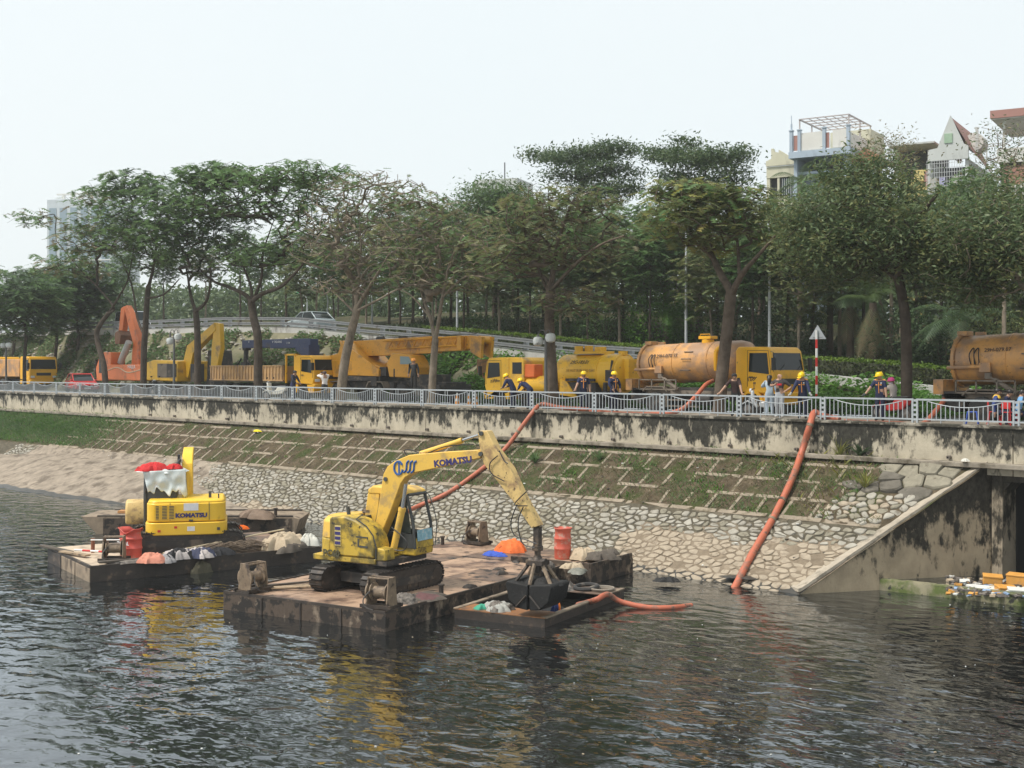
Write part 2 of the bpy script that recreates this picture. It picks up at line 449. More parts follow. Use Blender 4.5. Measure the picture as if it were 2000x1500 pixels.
nb = MB(); nb.add(([(-700, -300, 5), (400, -300, 5), (400, -6, 5), (-700, -6, 5), (400, 0, -1), (-700, 0, -1)], [(0, 1, 2, 3), (3, 2, 4, 5)]))
struct(nb.build('near_bank', m_conc))
wt = MB(); wt.add(([(-700, -60, 0), (300, -60, 0), (300, 38.6, 0), (-700, 38.6, 0)], [(0, 1, 2, 3)]))
struct(wt.build('river_water', m_water, smooth=False))

# ---- the paved slope below the wall
def slopegrid(name, t0, t1, nt_, x0, mats, mf=None, amp=0.02, h0=0.0):
    ts = np.linspace(t0, t1, nt_); nx = 420
    V = []; 
    for t in ts:
        for u in np.linspace(0, 1, nx):
            x = x0 + (slope_end(t) - x0) * (1 - (1 - u) ** 1.6)
            h = h0 + amp * (math.sin(x * 3.1 + t * 2.2) + math.sin(x * 7.3 - t * 4.1) * 0.6)
            V.append(slope(x, t, h))
    F = [(j * nx + i, j * nx + i + 1, (j + 1) * nx + i + 1, (j + 1) * nx + i) for j in range(nt_ - 1) for i in range(nx - 1)]
    mi = None if mf is None else [mf(V[f[0]][0], ts[k // (nx - 1)]) for k, f in enumerate(F)]
    return raw(name, V, F, mats, smooth=True, midx=mi)
def low_mat(x, t):
    w = 2.0 * math.sin(x * 0.7) + 1.2 * math.sin(x * 1.9 + t * 3)
    if t < 0.12: return 2
    if x < -57 + w - 1.5 * t and x > -82: return 1
    if x > -29 + w * 0.7 and t < 2.6 - 0.25 * abs(w): return 3
    if t < 0.5 + 0.15 * w: return 3
    return 0
stone_slope = struct(slopegrid('stone_slope', -2.6, 3.42, 26, -700, [m_mortar, m_mudlight, m_wetmud, M('silt', (0.20, 0.16, 0.115), 0.95, 0.25, 3, dirt=(0.28, 0.23, 0.17), damt=0.4, dscale=1.5, bump=0.6, bscale=14, spec=0.1)], low_mat, 0.012))
soil_slope = struct(slopegrid('soil_slope', 3.40, 7.05, 14, -700, [m_soil], None, 0.02))

# stones: Voronoi cells of a jittered, stretched lattice
def voronoi_cells(x0, x1, t0, t1, sx, st, jit=0.42, seed=1):
    r = random.Random(seed); g = {}
    ni, nj = int((x1 - x0) / sx), int((t1 - t0) / st)
    for j in range(-2, nj + 2):
        for i in range(-2, ni + 2):
            g[i, j] = (x0 + (i + 0.5 * (j % 2) + r.uniform(-jit, jit)) * sx, t0 + (j + 0.5 + r.uniform(-jit, jit)) * st)
    out = []
    for j in range(nj):
        for i in range(ni):
            cx, ct = g[i, j]; P = [(cx - sx * 2, ct - st * 2), (cx + sx * 2, ct - st * 2), (cx + sx * 2, ct + st * 2), (cx - sx * 2, ct + st * 2)]
            for dj in (-2, -1, 0, 1, 2):
                for di in (-2, -1, 0, 1, 2):
                    if not (di or dj) or (i + di, j + dj) not in g: continue
                    qx, qt = g[i + di, j + dj]
                    # scaled metric so that cells come out wide
                    nx_, nt2 = (qx - cx) / sx ** 2, (qt - ct) / st ** 2
                    c = nx_ * (cx + qx) / 2 + nt2 * (ct + qt) / 2
                    Q = []
                    for k in range(len(P)):
                        a, b = P[k], P[(k + 1) % len(P)]
                        da, db = nx_ * a[0] + nt2 * a[1] - c, nx_ * b[0] + nt2 * b[1] - c
                        if da <= 0: Q.append(a)
                        if da * db < 0:
                            s = da / (da - db); Q.append((a[0] + (b[0] - a[0]) * s, a[1] + (b[1] - a[1]) * s))
                    P = Q
                    if not P: break
                if not P: break
            if len(P) >= 3: out.append(((cx, ct), P))
    return out
def stone_vf(c, P, gap, h, r, mp=slope, ch=0.22):
    n = len(P); cx = sum(p[0] for p in P) / n; ct = sum(p[1] for p in P) / n
    # chamfer the corners so that the stone reads as broken rock
    Q = []
    for k in range(n):
        a, b, d = P[k - 1], P[k], P[(k + 1) % n]
        for q, s in ((a, ch), (d, ch)): Q.append((b[0] + (q[0] - b[0]) * s, b[1] + (q[1] - b[1]) * s))
    def ring(g, hh, jt):
        o = []
        for x, t in Q:
            dx, dt = x - cx, t - ct; L = math.hypot(dx, dt) or 1
            k = max(0.3, (L - g) / L); o.append((cx + dx * k + r.uniform(-jt, jt), ct + dt * k + r.uniform(-jt, jt), hh))
        return o
    tx, tt = r.uniform(-0.12, 0.12), r.uniform(-0.12, 0.12)
    V = ring(gap, -0.03, 0.006) + ring(gap + 0.012, h * 0.6, 0.008) + ring(gap + 0.05, h, 0.012)
    V = [mp(x, t, hh + ((x - cx) * tx + (t - ct) * tt if hh > 0 else 0)) for x, t, hh in V]
    m = len(Q)
    F = [(i, (i + 1) % m, m + (i + 1) % m, m + i) for i in range(m)] + [(m + i, m + (i + 1) % m, 2 * m + (i + 1) % m, 2 * m + i) for i in range(m)] + [tuple(range(2 * m, 3 * m))]
    return V, F
_r = random.Random(5)
cells = voronoi_cells(-84, -20.5, -0.35, 3.42, 0.38, 0.24, 0.46, 3)
keep = []
for (c, P) in cells:
    x, t = c
    if x > slope_end(t) - 0.45 or t > 3.3: continue
    w = 1.6 * math.sin(x * 0.7) + math.sin(x * 1.9 + t * 3)
    muddy = (x > -28.5 + w * 0.8 and t < 2.5 - 0.3 * abs(w)) or t < 0.5 + 0.2 * w
    if -81 < x < -57.5 + w - 1.5 * t: continue
    if muddy and t < 2.2 and _r.random() < 0.08: continue
    d = -x * 0.71 + (33.9 + t * 0.83) * 0.70
    area = 0.5 * abs(sum(P[k][0] * P[(k + 1) % len(P)][1] - P[(k + 1) % len(P)][0] * P[k][1] for k in range(len(P))))
    keep.append((area / d ** 2, c, P, muddy))
keep.sort(key=lambda q: -q[0])
rest = [MB() for _ in range(1)][0]
for k, (_, c, P, muddy) in enumerate(keep):
    mi = 3 if muddy else _r.choice([0, 0, 0, 1, 2, 2])
    vf = stone_vf(c, P, _r.uniform(0.022, 0.05) - (0.012 if muddy else 0), _r.uniform(0.02, 0.06) * (0.7 if muddy else 1), _r)
    if k < 296:
        q = MB(); q.add(vf); q.build('stone', m_stone[mi], stone_slope, ang=28)
    else: rest.add(vf, mi)
stuff(rest.build('stones', m_stone, stone_slope, ang=28))

# mud washed over the foot of the slope on the left
V = []; F = []; nx, ny = 90, 16
for j in range(ny):
    for i in range(nx):
        x = -92 + 42 * i / (nx - 1); v = j / (ny - 1)
        wd = math.sin(math.pi * min(1, max(0, (x + 92) / 42))) ** 0.55
        top = 0.2 + 2.6 * wd * (1 if x < -62 else max(0.1, 1 - (x + 62) / 10))
        foot = 33.85 - 3.3 * wd - 0.15 * math.sin(x * 1.3)
        p = Vector(slope(x, top, 0.02)); q = Vector((x, foot, -0.12))
        w = p.lerp(q, v); w.z += 0.35 * wd * math.sin(math.pi * v) * (1 - v) + 0.03 * math.sin(x * 4 + v * 9)
        V.append(tuple(w))
F = [(j * nx + i, j * nx + i + 1, (j + 1) * nx + i + 1, (j + 1) * nx + i) for j in range(ny - 1) for i in range(nx - 1)]
struct(raw('mud_bank', V, F, [m_mudlight, m_wetmud], smooth=True, midx=[1 if k // (nx - 1) >= ny - 3 else 0 for k in range(len(F))]))

# concrete grid in the soil
def bar_vf(a, b, w, h, r):
    (xa, ta), (xb, tb) = a, b; L = math.hypot(xb - xa, tb - ta); ux, ut = (xb - xa) / L, (tb - ta) / L
    V = []
    for (x, t), s in ((a, 0.0), (b, 0.0)):
        for sd in (-1, 1):
            for hh in (-0.05, h): V.append(slope(x - ut * sd * w / 2 + r.uniform(-.012, .012), t + ux * sd * w / 2, hh + r.uniform(-.01, .01)))
    return V, [(0, 2, 6, 4), (1, 5, 7, 3), (0, 1, 3, 2), (4, 6, 7, 5), (0, 4, 5, 1), (2, 3, 7, 6)]
rows = [3.46, 4.45, 5.42, 6.35]
bars = []
for k, t in enumerate(rows):
    x = -80.0 + k
    while x < slope_end(t) - (0.6 if t < 4 else 3.2):
        L = 2.12
        if k == 0 or _r.random() < 0.86: bars.append(((x + 0.06, t), (x + L - 0.06, t), 0.16 if k else 0.2))
        x += L
    if k < 3:
        x = -79.5 + 0.53 * (k % 2)
        while x < slope_end(t) - 3.0:
            if _r.random() < 0.88: bars.append(((x, t + 0.11), (x + _r.uniform(-.04, .04), rows[k + 1] - 0.11), 0.13))
            x += 1.06
bars.sort(key=lambda b: b[0][0])
bm = MB()
n_over = max(0, len(bars) - 295)
for k, (a, b, w) in enumerate(bars):
    vf = bar_vf(a, b, w, _r.uniform(0.0, 0.04), _r)
    if k < n_over: bm.add(vf)
    else:
        q = MB(); q.add(vf); q.build('beam', m_beam, soil_slope, bevel=0.015)
if n_over: stuff(bm.build('beams', m_beam, soil_slope))

# broken slabs and loose rubble beside the culvert wall
slabs = [q for q in voronoi_cells(-23.6, -18.2, 3.5, 5.1, 0.34, 0.26, 0.46, 12)] + [q for q in voronoi_cells(-22.6, -18.0, 5.1, 6.95, 0.80, 0.55, 0.46, 14)]
m_slab = M('broken_slab', (0.135, 0.122, 0.10), 0.9, 0.25, 3, dirt=(0.07, 0.065, 0.05), damt=0.45, dscale=2, bump=0.5, spec=0.2)
for c, P in slabs:
    x, t = c; big = t > 5.0
    if x > slope_end(t) - (0.75 if big else 0.5) or x < -23.3 + 0.45 * (t - 3.4): continue
    vf = stone_vf(c, P, _r.uniform(0.004, 0.03) if big else _r.uniform(0.01, 0.04), _r.uniform(0.04, 0.16) if big else _r.uniform(0.02, 0.08), _r, ch=0.07 if big else 0.2)
    q = MB(); q.add(vf); q.build('stone', _r.choice([m_slab, m_slab, m_slab, m_stone[2]]) if big else _r.choice([m_stone[0], m_stone[2], m_stone[3], m_stone[1]]), soil_slope, ang=28)

# ---- retaining wall
m_wall = stained_wall('stained_wall', 3.85, 5.1, (0.50, 0.445, 0.34), (0.022, 0.021, 0.017), 0.74, 0.28, 2.2)
wl_ = thing('retaining_wall', 'long mould blackened concrete retaining wall under the railing', 'wall')
b = MB()
for a_, b_ in ((-700, -150), (-150, -110)): b.box(((a_ + b_) / 2, 39.88, 4.3), (b_ - a_ - 0.01, 0.36, 1.56))
b.build('wall_run', m_wall, wl_)
x = -110.0
while x < 5:
    b = MB(); b.box((x + 3.55, 39.88 + random.uniform(-.008, .008), 4.3), (7.08, 0.36, 1.56)); b.build('wall_panel', m_wall, wl_, bevel=0.02); x += 7.1
b = MB(); b.box((-350 + 180, 39.85, 5.06), (1100, 0.44, 0.10)); b.build('coping', stained_wall('stained_coping', 4.9, 5.15, (0.36, 0.33, 0.27), (0.03, 0.028, 0.022), 0.62, 0.5, 1), wl_, bevel=0.02)
b = MB(); b.box((-350 + 165.5, 39.52, 3.84), (1070 - 20.0, 0.5, 0.16)); b.build('footing', M('footing', (0.27, 0.235, 0.185), 0.92, 0.25, 2, dirt=(0.09, 0.075, 0.05), damt=0.5, dscale=1.5, bump=0.5), wl_, bevel=0.02)
m_pipe = M('drain_pipe', (0.14, 0.12, 0.10), 0.8, 0.2)
m_hole = M('pipe_hole', (0.01, 0.01, 0.01), 0.9, 0.0)
x = -72.0
while x < -14:
    b = MB(); z = 4.03
    ring = [(0.035, 0.0), (0.065, 0.0), (0.065, 0.16), (0.035, 0.16)]
    v, f = lathe(ring + [(0.035, 0.0)], 10)
    v = [(p[0], -p[2], p[1]) for p in v]
    b.add((v, f)); b.add(cyl((0, -0.02, 0), (0, 0.02, 0), 0.036, n=8), 1)
    b.build('drain_pipe', [m_pipe, m_hole], wl_, loc=(x, 39.70, z)); x += 2.9

# ---- railing
m_rail = M('railing_paint', (0.36, 0.39, 0.405), 0.5, 0.07, 4, dirt=(0.30, 0.29, 0.27), damt=0.3, dscale=3)
rl = thing('railing', 'pale grey steel railing with drooping arcs along the river wall', 'railing')
YR = 40.0; ZB, ZT = 5.10, 5.92
pxs = [-10.4, -14.05, -17.72, -21.2, -24.75, -28.36, -32.06, -35.66, -39.32, -43.04, -46.7, -50.3, -53.85, -57.4, -60.9] + [-60.9 - 3.55 * k for k in range(1, 17)]
def bar_list(L):
    n = 20; o = []
    for i in range(1, n):
        u = i / n; o.append(u)
    return o
n_ind = 0
m1 = {}
def bar_mesh(h):
    k = round(h, 3)
    if k not in m1:
        q = MB(); q.box((0, 0, h / 2), (0.026, 0.026, h)); me = bpy.data.meshes.new('bar'); me.from_pydata(q.v, [], q.f); me.materials.append(m_rail); m1[k] = me
    return m1[k]
post_me = None
for k in range(len(pxs) - 1):
    xb, xa = pxs[k], pxs[k + 1]; L = xb - xa - 0.24; xa2 = xa + 0.12
    q = MB()
    q.box((xa2 + L / 2, YR, ZT - 0.03), (L + 0.02, 0.05, 0.06)); q.box((xa2 + L / 2, YR, ZB + 0.13), (L + 0.02, 0.04, 0.05))
    arc = [(xa2 + L * (0.10 + 0.8 * i / 14), YR, ZT - 0.08 - 0.19 * (1 - (2 * i / 14 - 1) ** 2)) for i in range(15)]
    q.tube(arc, 0.017, 5)
    pn = q.build('rail_panel', m_rail, rl)
    many = MB()
    for u in bar_list(L):
        x = xa2 + L * u
        if u < 0.10 or u > 0.90: top = ZT - 0.06
        elif abs(u - 0.5) < 0.03 or abs(u - 0.5 + 0.05) < 0.01: top = ZT - 0.06
        else: top = ZT - 0.08 - 0.19 * (1 - ((u - 0.1) / 0.4 - 1) ** 2)
        foot = ZB + 0.14
        if abs((u * 20) % 5) < 0.01: foot = ZB
        h = top - foot
        if n_ind < 285:
            o = bpy.data.objects.new('bar', bar_mesh(h)); COL.objects.link(o); o.parent = pn; o.location = (x, YR, foot); n_ind += 1
        else: many.box((x, YR, foot + h / 2), (0.026, 0.026, h))
    if many.v: stuff(many.build('bars', m_rail, pn, smooth=False))
for k, x in enumerate(pxs):
    if post_me is None:
        q = MB()
        for s in (-1, 1): q.box((s * 0.085, 0, 0.41), (0.06, 0.06, 0.83))
        for i in range(5): q.box((0, 0, 0.12 + i * 0.16), (0.115, 0.04, 0.075))
        o = q.build('post', m_rail, rl, loc=(x, YR, ZB)); post_me = o.data
    else:
        o = link('post', post_me, rl, loc=(x, YR, ZB))
# ============================================================ CULVERT
m_cul = stained_wall('stained_culvert', 0.3, 3.9, (0.33, 0.275, 0.20), (0.024, 0.021, 0.016), 0.8, 0.3, 3.0)
m_cap = M('wing_cap', (0.37, 0.32, 0.25), 0.9, 0.18, 2.5, dirt=(0.12, 0.105, 0.08), damt=0.42, dscale=1.6, bump=0.5, bscale=18)
m_alg = M('algae_concrete', (0.21, 0.19, 0.12), 0.8, 0.3, 2, dirt=(0.075, 0.10, 0.02), damt=0.62, dscale=1.4, dirt2=(0.02, 0.02, 0.016), d2amt=0.35, d2scale=3, bump=0.4)
m_black = M('dark_interior', (0.012, 0.011, 0.010), 0.95, 0.2)  # near-black colour puts the culvert's inner shade into the barrel walls
cv = thing('culvert', 'concrete culvert mouth with sloping wing wall and dark opening at right', 'culvert', (-18.9, 39.9, 0))
A2, B2 = Vector((-21.8, 34.0)), Vector((-18.4, 39.95)); dv = (B2 - A2); Lw = dv.length; dv.normalize(); nv = Vector((dv.y, -dv.x))
def wing(s, z, off): p = A2 + dv * s + nv * off; return (p.x + 18.9, p.y - 39.9, z)
b = MB(); prof = [(-0.12, -1.6), (-0.12, -0.0), (0, 0.1), (Lw, 4.02), (Lw, -1.6)]
b.add(prism2(prof, lambda s, z: wing(s, z, -0.42), lambda s, z: wing(s, z, 0.0))); b.build('wing_wall', stained_wall('stained_wing', 0.2, 3.9, (0.42, 0.335, 0.225), (0.024, 0.021, 0.016), 1.05, 0.28, 2.5), cv)
b = MB(); k_ = 60; V = []
for i in range(k_ + 1):
    s = -0.12 + (Lw + 0.12) * i / k_; z = 0.1 + max(s, -0.05) * 3.92 / Lw
    jj = random.uniform(-.012, .012)
    for off, dz in ((-0.46, 0.0), (0.035 + jj, 0.0), (0.03 + jj, 0.10), (-0.45 + jj, 0.11)): V.append(wing(s, z + dz, off))
Fq = [(i * 4 + a, i * 4 + (a + 1) % 4, i * 4 + 4 + (a + 1) % 4, i * 4 + 4 + a) for i in range(k_) for a in range(4)] + [(3, 2, 1, 0), (k_ * 4, k_ * 4 + 1, k_ * 4 + 2, k_ * 4 + 3)]
b.add((V, Fq)); b.build('wing_cap', m_cap, cv)
b = MB(); b.box((0.66, 0.35, 0.9), (0.36, 1.0, 5.96)); b.build('pillar', m_cul, cv, bevel=0.02)
b = MB(); b.box((5.5, 0.35, 3.6), (9.3, 1.0, 0.54)); b.prism([(0.842, 3.32), (1.12, 3.32), (0.842, 3.02)], -0.1, 0.8); b.build('lintel', m_cul, cv, bevel=0.015)
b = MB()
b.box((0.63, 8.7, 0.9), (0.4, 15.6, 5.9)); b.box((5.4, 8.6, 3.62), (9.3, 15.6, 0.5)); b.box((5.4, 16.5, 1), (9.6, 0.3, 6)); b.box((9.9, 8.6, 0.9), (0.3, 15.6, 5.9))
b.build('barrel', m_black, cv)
b = MB(); b.add(([(-2.6, -3.6, 0.31), (10, -2.4, 0.31), (10, 16, 0.31), (0.6, 16, 0.31), (0.6, 0.1, 0.31)], [(0, 1, 2, 3, 4)]))
bw = struct(b.build('basin_water', m_water, smooth=False)); bw.location = (-18.9, 39.9, 0)
wr = MB(); p0, p1 = Vector((-20.85, 36.28)), Vector((-9.0, 37.70)); d_ = (p1 - p0).normalized(); n_ = Vector((-d_.y, d_.x)); Lr = (p1 - p0).length
V = []; kk = 60
for i in range(kk + 1):
    p = p0 + d_ * (Lr * i / kk)
    for off, z in ((0, -1.2), (0, -0.02), (0.03, 0.30), (0.06, 0.36), (0.26, 0.36), (0.3, -1.2)):
        q = p + n_ * (off + random.uniform(-.008, .008)); V.append((q.x, q.y, z + random.uniform(-.008, .008)))
Fq = [(i * 6 + a, i * 6 + (a + 1) % 6, i * 6 + 6 + (a + 1) % 6, i * 6 + 6 + a) for i in range(kk) for a in range(6)] + [(5, 4, 3, 2, 1, 0)]
wr.add((V, Fq)); tag(wr.build('weir', m_alg), 'low algae covered concrete sill across the culvert mouth', 'weir')

# ============================================================ GUARDRAIL, HEDGE, POLES
m_galv = M('galvanised_steel', (0.27, 0.28, 0.29), 0.5, 0.1, 3, dirt=(0.16, 0.14, 0.12), damt=0.35, dscale=2, metal=0.3)
m_grey = M('grey_wall', (0.48, 0.475, 0.45), 0.85, 0.12, 1.5, dirt=(0.2, 0.19, 0.17), damt=0.4, dscale=1.0, dstretch=2)
gr = thing('guardrail', 'grey steel guardrail on concrete posts along the raised ramp', 'guardrail')
def along(x0, x1, y, zlo, zhi, w, st=2.0):
    V = []; n = max(2, int((x1 - x0) / st))
    for i in range(n + 1):
        x = x0 + (x1 - x0) * i / n; z = zr(x)
        V += [(x, y - w / 2, z + zlo), (x, y + w / 2, z + zlo), (x, y + w / 2, z + zhi), (x, y - w / 2, z + zhi)]
    F = [(i * 4 + a, i * 4 + (a + 1) % 4, i * 4 + 4 + (a + 1) % 4, i * 4 + 4 + a) for i in range(n) for a in range(4)] + [(3, 2, 1, 0), (n * 4, n * 4 + 1, n * 4 + 2, n * 4 + 3)]
    return V, F
kb = MB(); kb.add(along(-180, -12, 51.8, -1.2, 0.42, 0.25)); struct(kb.build('ramp_kerb', m_grey))
for zz in (0.62, 0.98):
    b = MB(); b.add(along(-180, -40.5, 51.60, zz - 0.10, zz - 0.03, 0.05)); b.add(along(-180, -40.5, 51.63, zz - 0.05, zz + 0.05, 0.04)); b.add(along(-180, -40.5, 51.60, zz + 0.03, zz + 0.10, 0.05)); b.build('rail_beam', m_galv, gr)
pm = None; x = -41
m_gpost = M('guard_post', (0.40, 0.42, 0.43), 0.7, 0.12, 2, dirt=(0.2, 0.19, 0.18), damt=0.4, dscale=2)
while x > -150:
    if pm is None:
        b = MB(); b.box((0, 0, 0.45), (0.24, 0.22, 1.5)); o = b.build('guard_post', m_gpost, gr, loc=(x, 51.84, zr(x) - 0.15), bevel=0.02); pm = o.data
    else: link('guard_post', pm, gr, loc=(x, 51.84, zr(x) - 0.15))
    x -= 2.6 if x > -70 else 3.4
def leafcloud(P, size, asp, nflat=0.5, seed=0, droop=0.0):
    """one rhombic leaf per point; nflat: 1 = lies flat, 0 = any direction"""
    r = np.random.default_rng(seed); n = len(P)
    az = r.uniform(0, 2 * np.pi, n); el = r.normal(0, 1, n) * (1 - nflat) * 0.9 - droop
    d = np.stack([np.cos(az) * np.cos(el), np.sin(az) * np.cos(el), np.sin(el)], 1)
    up = np.stack([r.normal(0, 1 - nflat, n), r.normal(0, 1 - nflat, n), np.ones(n)], 1)
    s = np.cross(d, up); s /= np.linalg.norm(s, axis=1)[:, None] + 1e-6
    L = (size * r.uniform(0.6, 1.3, n))[:, None]; W = L * asp
    V = np.empty((n, 4, 3)); V[:, 0] = P - d * L / 2; V[:, 1] = P + s * W / 2 - d * L * 0.05; V[:, 2] = P + d * L / 2; V[:, 3] = P - s * W / 2 - d * L * 0.05
    return V.reshape(-1, 3), np.arange(n * 4).reshape(n, 4)
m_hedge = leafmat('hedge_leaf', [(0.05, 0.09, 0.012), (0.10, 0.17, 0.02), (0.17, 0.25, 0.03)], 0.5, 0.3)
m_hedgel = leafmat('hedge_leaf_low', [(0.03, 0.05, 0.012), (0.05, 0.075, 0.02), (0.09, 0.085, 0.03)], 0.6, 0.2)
def hedge(x0, x1, y, w, h, label, n):
    hd = thing('hedge', label, 'hedge', (x0, y, zr(x0)))
    xs = rng.uniform(x0, x1, n); z0 = np.array([zr(x) for x in xs]); f = rng.uniform(0, 1, n)
    top = f < 0.45
    ys = np.where(top, rng.uniform(-w / 2, w / 2, n), -w / 2 + np.abs(rng.normal(0, 0.07, n))); zs = np.where(top, h + rng.normal(0, 0.05, n), rng.uniform(0.0, h, n))
    P = np.stack([xs - x0, ys, zs + z0 - zr(x0)], 1)
    up = zs > h * 0.86
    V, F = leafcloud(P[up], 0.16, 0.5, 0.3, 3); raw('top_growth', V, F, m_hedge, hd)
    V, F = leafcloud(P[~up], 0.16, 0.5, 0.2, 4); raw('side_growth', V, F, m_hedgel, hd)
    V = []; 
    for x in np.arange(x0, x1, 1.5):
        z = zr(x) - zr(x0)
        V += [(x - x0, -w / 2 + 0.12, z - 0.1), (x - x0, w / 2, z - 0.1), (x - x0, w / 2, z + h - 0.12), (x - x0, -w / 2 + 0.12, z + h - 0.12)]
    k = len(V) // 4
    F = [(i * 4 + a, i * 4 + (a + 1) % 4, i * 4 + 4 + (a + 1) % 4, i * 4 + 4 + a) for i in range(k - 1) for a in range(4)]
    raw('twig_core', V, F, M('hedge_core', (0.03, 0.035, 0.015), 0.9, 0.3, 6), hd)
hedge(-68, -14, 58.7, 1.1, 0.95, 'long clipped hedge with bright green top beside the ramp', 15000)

m_pole = M('pole_steel', (0.45, 0.47, 0.48), 0.45, 0.08, 2, dirt=(0.25, 0.24, 0.22), damt=0.25, dscale=2, metal=0.2)
m_lampgreen = M('lamp_green', (0.05, 0.42, 0.14), 0.4, 0.05)
def street_lamp(px, y0, y1, Y, label, arm=-1):
    a = at(px, y1, Y); z1 = at(px, y0, Y).z
    t = thing('street_lamp', label, 'street lamp', (a.x, Y, a.z), 0, 'street lamps behind the ramp')
    H = z1 - a.z
    q = MB(); q.cyl((0, 0, -1.0), (0, 0, H), 0.10, 0.06, 10); q.build('pole', m_pole, t)
    q = MB(); q.tube(smoothpath([(0, 0, H - 0.1), (0.25 * arm, 0, H + 0.5), (1.5 * arm, 0, H + 0.9)], 5), 0.04, 6); q.build('arm', m_pole, t)
    q = MB(); v, f = lathe([(0.02, 0), (0.14, 0.06), (0.16, 0.2), (0.12, 0.5), (0.02, 0.62)], 10); v = [(1.4 * arm + p[2] * arm, p[1], H + 0.9 + p[0] * 0.5) for p in v]; q.add((v, f)); q.build('lamp_head', m_lampgreen, t)
for a in [(1340, 455, 690, 60, 'slim grey lamp post with green head rising behind the first tanker truck'),
          (1503, 450, 690, 60, 'slim grey lamp post rising directly above the first tanker cab'),
          (893, 520, 660, 60, 'lamp post behind the tip of the orange crane boom'),
          (727, 585, 660, 64, 'short looking lamp post above the crane turret'),
          (640, 585, 655, 62, 'lamp post above the blue crane arm near the guardrail bend'),
          (600, 590, 655, 70, 'thin distant lamp post left of the guardrail bend'),
          (155, 578, 745, 52, 'lamp post with bright green head above the red car')]: street_lamp(*a, arm=1 if a[0] == 155 else -1)

# warning sign seen from behind
a = at(1595, 745, 49); t = thing('road_sign', 'triangular road sign seen from behind on a red and white banded pole', 'road sign', (a.x, 49, 5.0))
m_red = M('sign_red', (0.55, 0.03, 0.025), 0.45, 0.08); m_white = M('sign_white', (0.75, 0.75, 0.73), 0.5, 0.05); m_signback = M('sign_back', (0.40, 0.43, 0.45), 0.45, 0.1, metal=0.4)
H = at(1595, 640, 49).z - 5.0
for k in range(9):
    q = MB(); q.cyl((0, 0, k * 0.4), (0, 0, min(k * 0.4 + 0.4, H - 0.1)), 0.055, n=10); q.build('pole_band', m_white if k % 2 == 0 else m_red, t)
q = MB(); q.add(prism2([(-0.43, H - 0.5), (0.43, H - 0.5), (0, H + 0.12)], lambda a, b: (a, 0.07, b), lambda a, b: (a, 0.085, b))); q.box((0, 0.06, H - 0.4), (0.5, 0.02, 0.03)); q.build('sign_plate', m_signback, t)

m_globe = M('globe_plastic', (0.52, 0.54, 0.52), 0.3, 0.12, 6, dirt=(0.2, 0.2, 0.17), damt=0.35, dscale=4)
m_lpost = M('lamp_post', (0.10, 0.10, 0.095), 0.6, 0.2)
def globe_lamp(px, ytop, Y, label, sides):
    a = at(px, 750, Y); H = at(px, ytop, Y).z - 5.1
    t = thing('globe_lamp', label, 'garden lamp', (a.x, Y, 5.1), 0, 'globe lamps along the walkway')
    q = MB(); q.cyl((0, 0, 0), (0, 0, H), 0.09, 0.06, 10); q.lathe([(0.16, 0), (0.16, 0.25), (0.10, 0.4)], 10); q.build('post', m_lpost, t)
    for s, hh, dy in sides:
        q = MB(); q.tube(smoothpath([(0, 0, H - 0.1), (0.06 * s, dy * .3, H + 0.28), (0.35 * s, dy, H + 0.34), (0.48 * s, dy, H + 0.12)], 5), 0.022, 6); q.build('bracket', m_lpost, t)
        q = MB(); v, f = lathe([(0.05, 0.0), (0.2, -0.05), (0.25, -0.2), (0.2, -0.38), (0.08, -0.44)], 12, (0.48 * s, dy, H + 0.12 + hh)); q.add((v, f)); g = q.build('globe', m_globe, t)
        q = MB(); q.cyl((0.48 * s, dy, H + 0.08 + hh), (0.48 * s, dy, H + 0.16), 0.07, 0.05, 8); q.build('cap', m_lpost, g)
globe_lamp(340, 655, 41.5, 'globe lamp with two hanging globes before the yellow excavator on the road', [(1, 0, 0), (-1, -0.25, 0)])
globe_lamp(1066, 660, 41.3, 'weathered lamp post with hanging globes against the tree by the small vacuum truck', [(-1, -0.05, 0), (0.6, 0.1, 0)])
globe_lamp(12, 672, 41.5, 'globe lamp at the far left end of the walkway', [(1, 0, 0), (-1, 0, 0)])

# ============================================================ FAR BUILDINGS
def bcol(n, c, **k): return M(n, c, 0.85, 0.08, 0.6, dirt=tuple(q * 0.55 for q in c), damt=0.3, dscale=0.5, dstretch=3, **k)  # far wall colours are paled towards grey, putting distance haze into them
m_bblue, m_bcream, m_bgrey, m_byel = bcol('house_blue', (0.36, 0.43, 0.50)), bcol('house_cream', (0.55, 0.53, 0.40)), bcol('house_grey', (0.50, 0.52, 0.50)), bcol('house_yellow', (0.62, 0.50, 0.20))
m_bred, m_bwhite, m_bteal = bcol('house_redroof', (0.36, 0.19, 0.16)), bcol('house_white', (0.62, 0.61, 0.57)), bcol('house_teal', (0.15, 0.45, 0.45))
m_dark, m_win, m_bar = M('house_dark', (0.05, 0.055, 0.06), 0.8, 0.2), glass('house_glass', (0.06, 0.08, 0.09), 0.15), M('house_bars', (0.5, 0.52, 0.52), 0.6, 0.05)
def bpart(t, name, m, boxes):
    q = MB()
    for c, d in boxes: q.box(c, d)
    return q.build(name, m, t)
GZ = 9.0
def house(px, Y, name, label, rz=13): a = at(px, 300, Y); return thing(name, label, 'house', (a.x, Y, GZ), R_(rz), None)
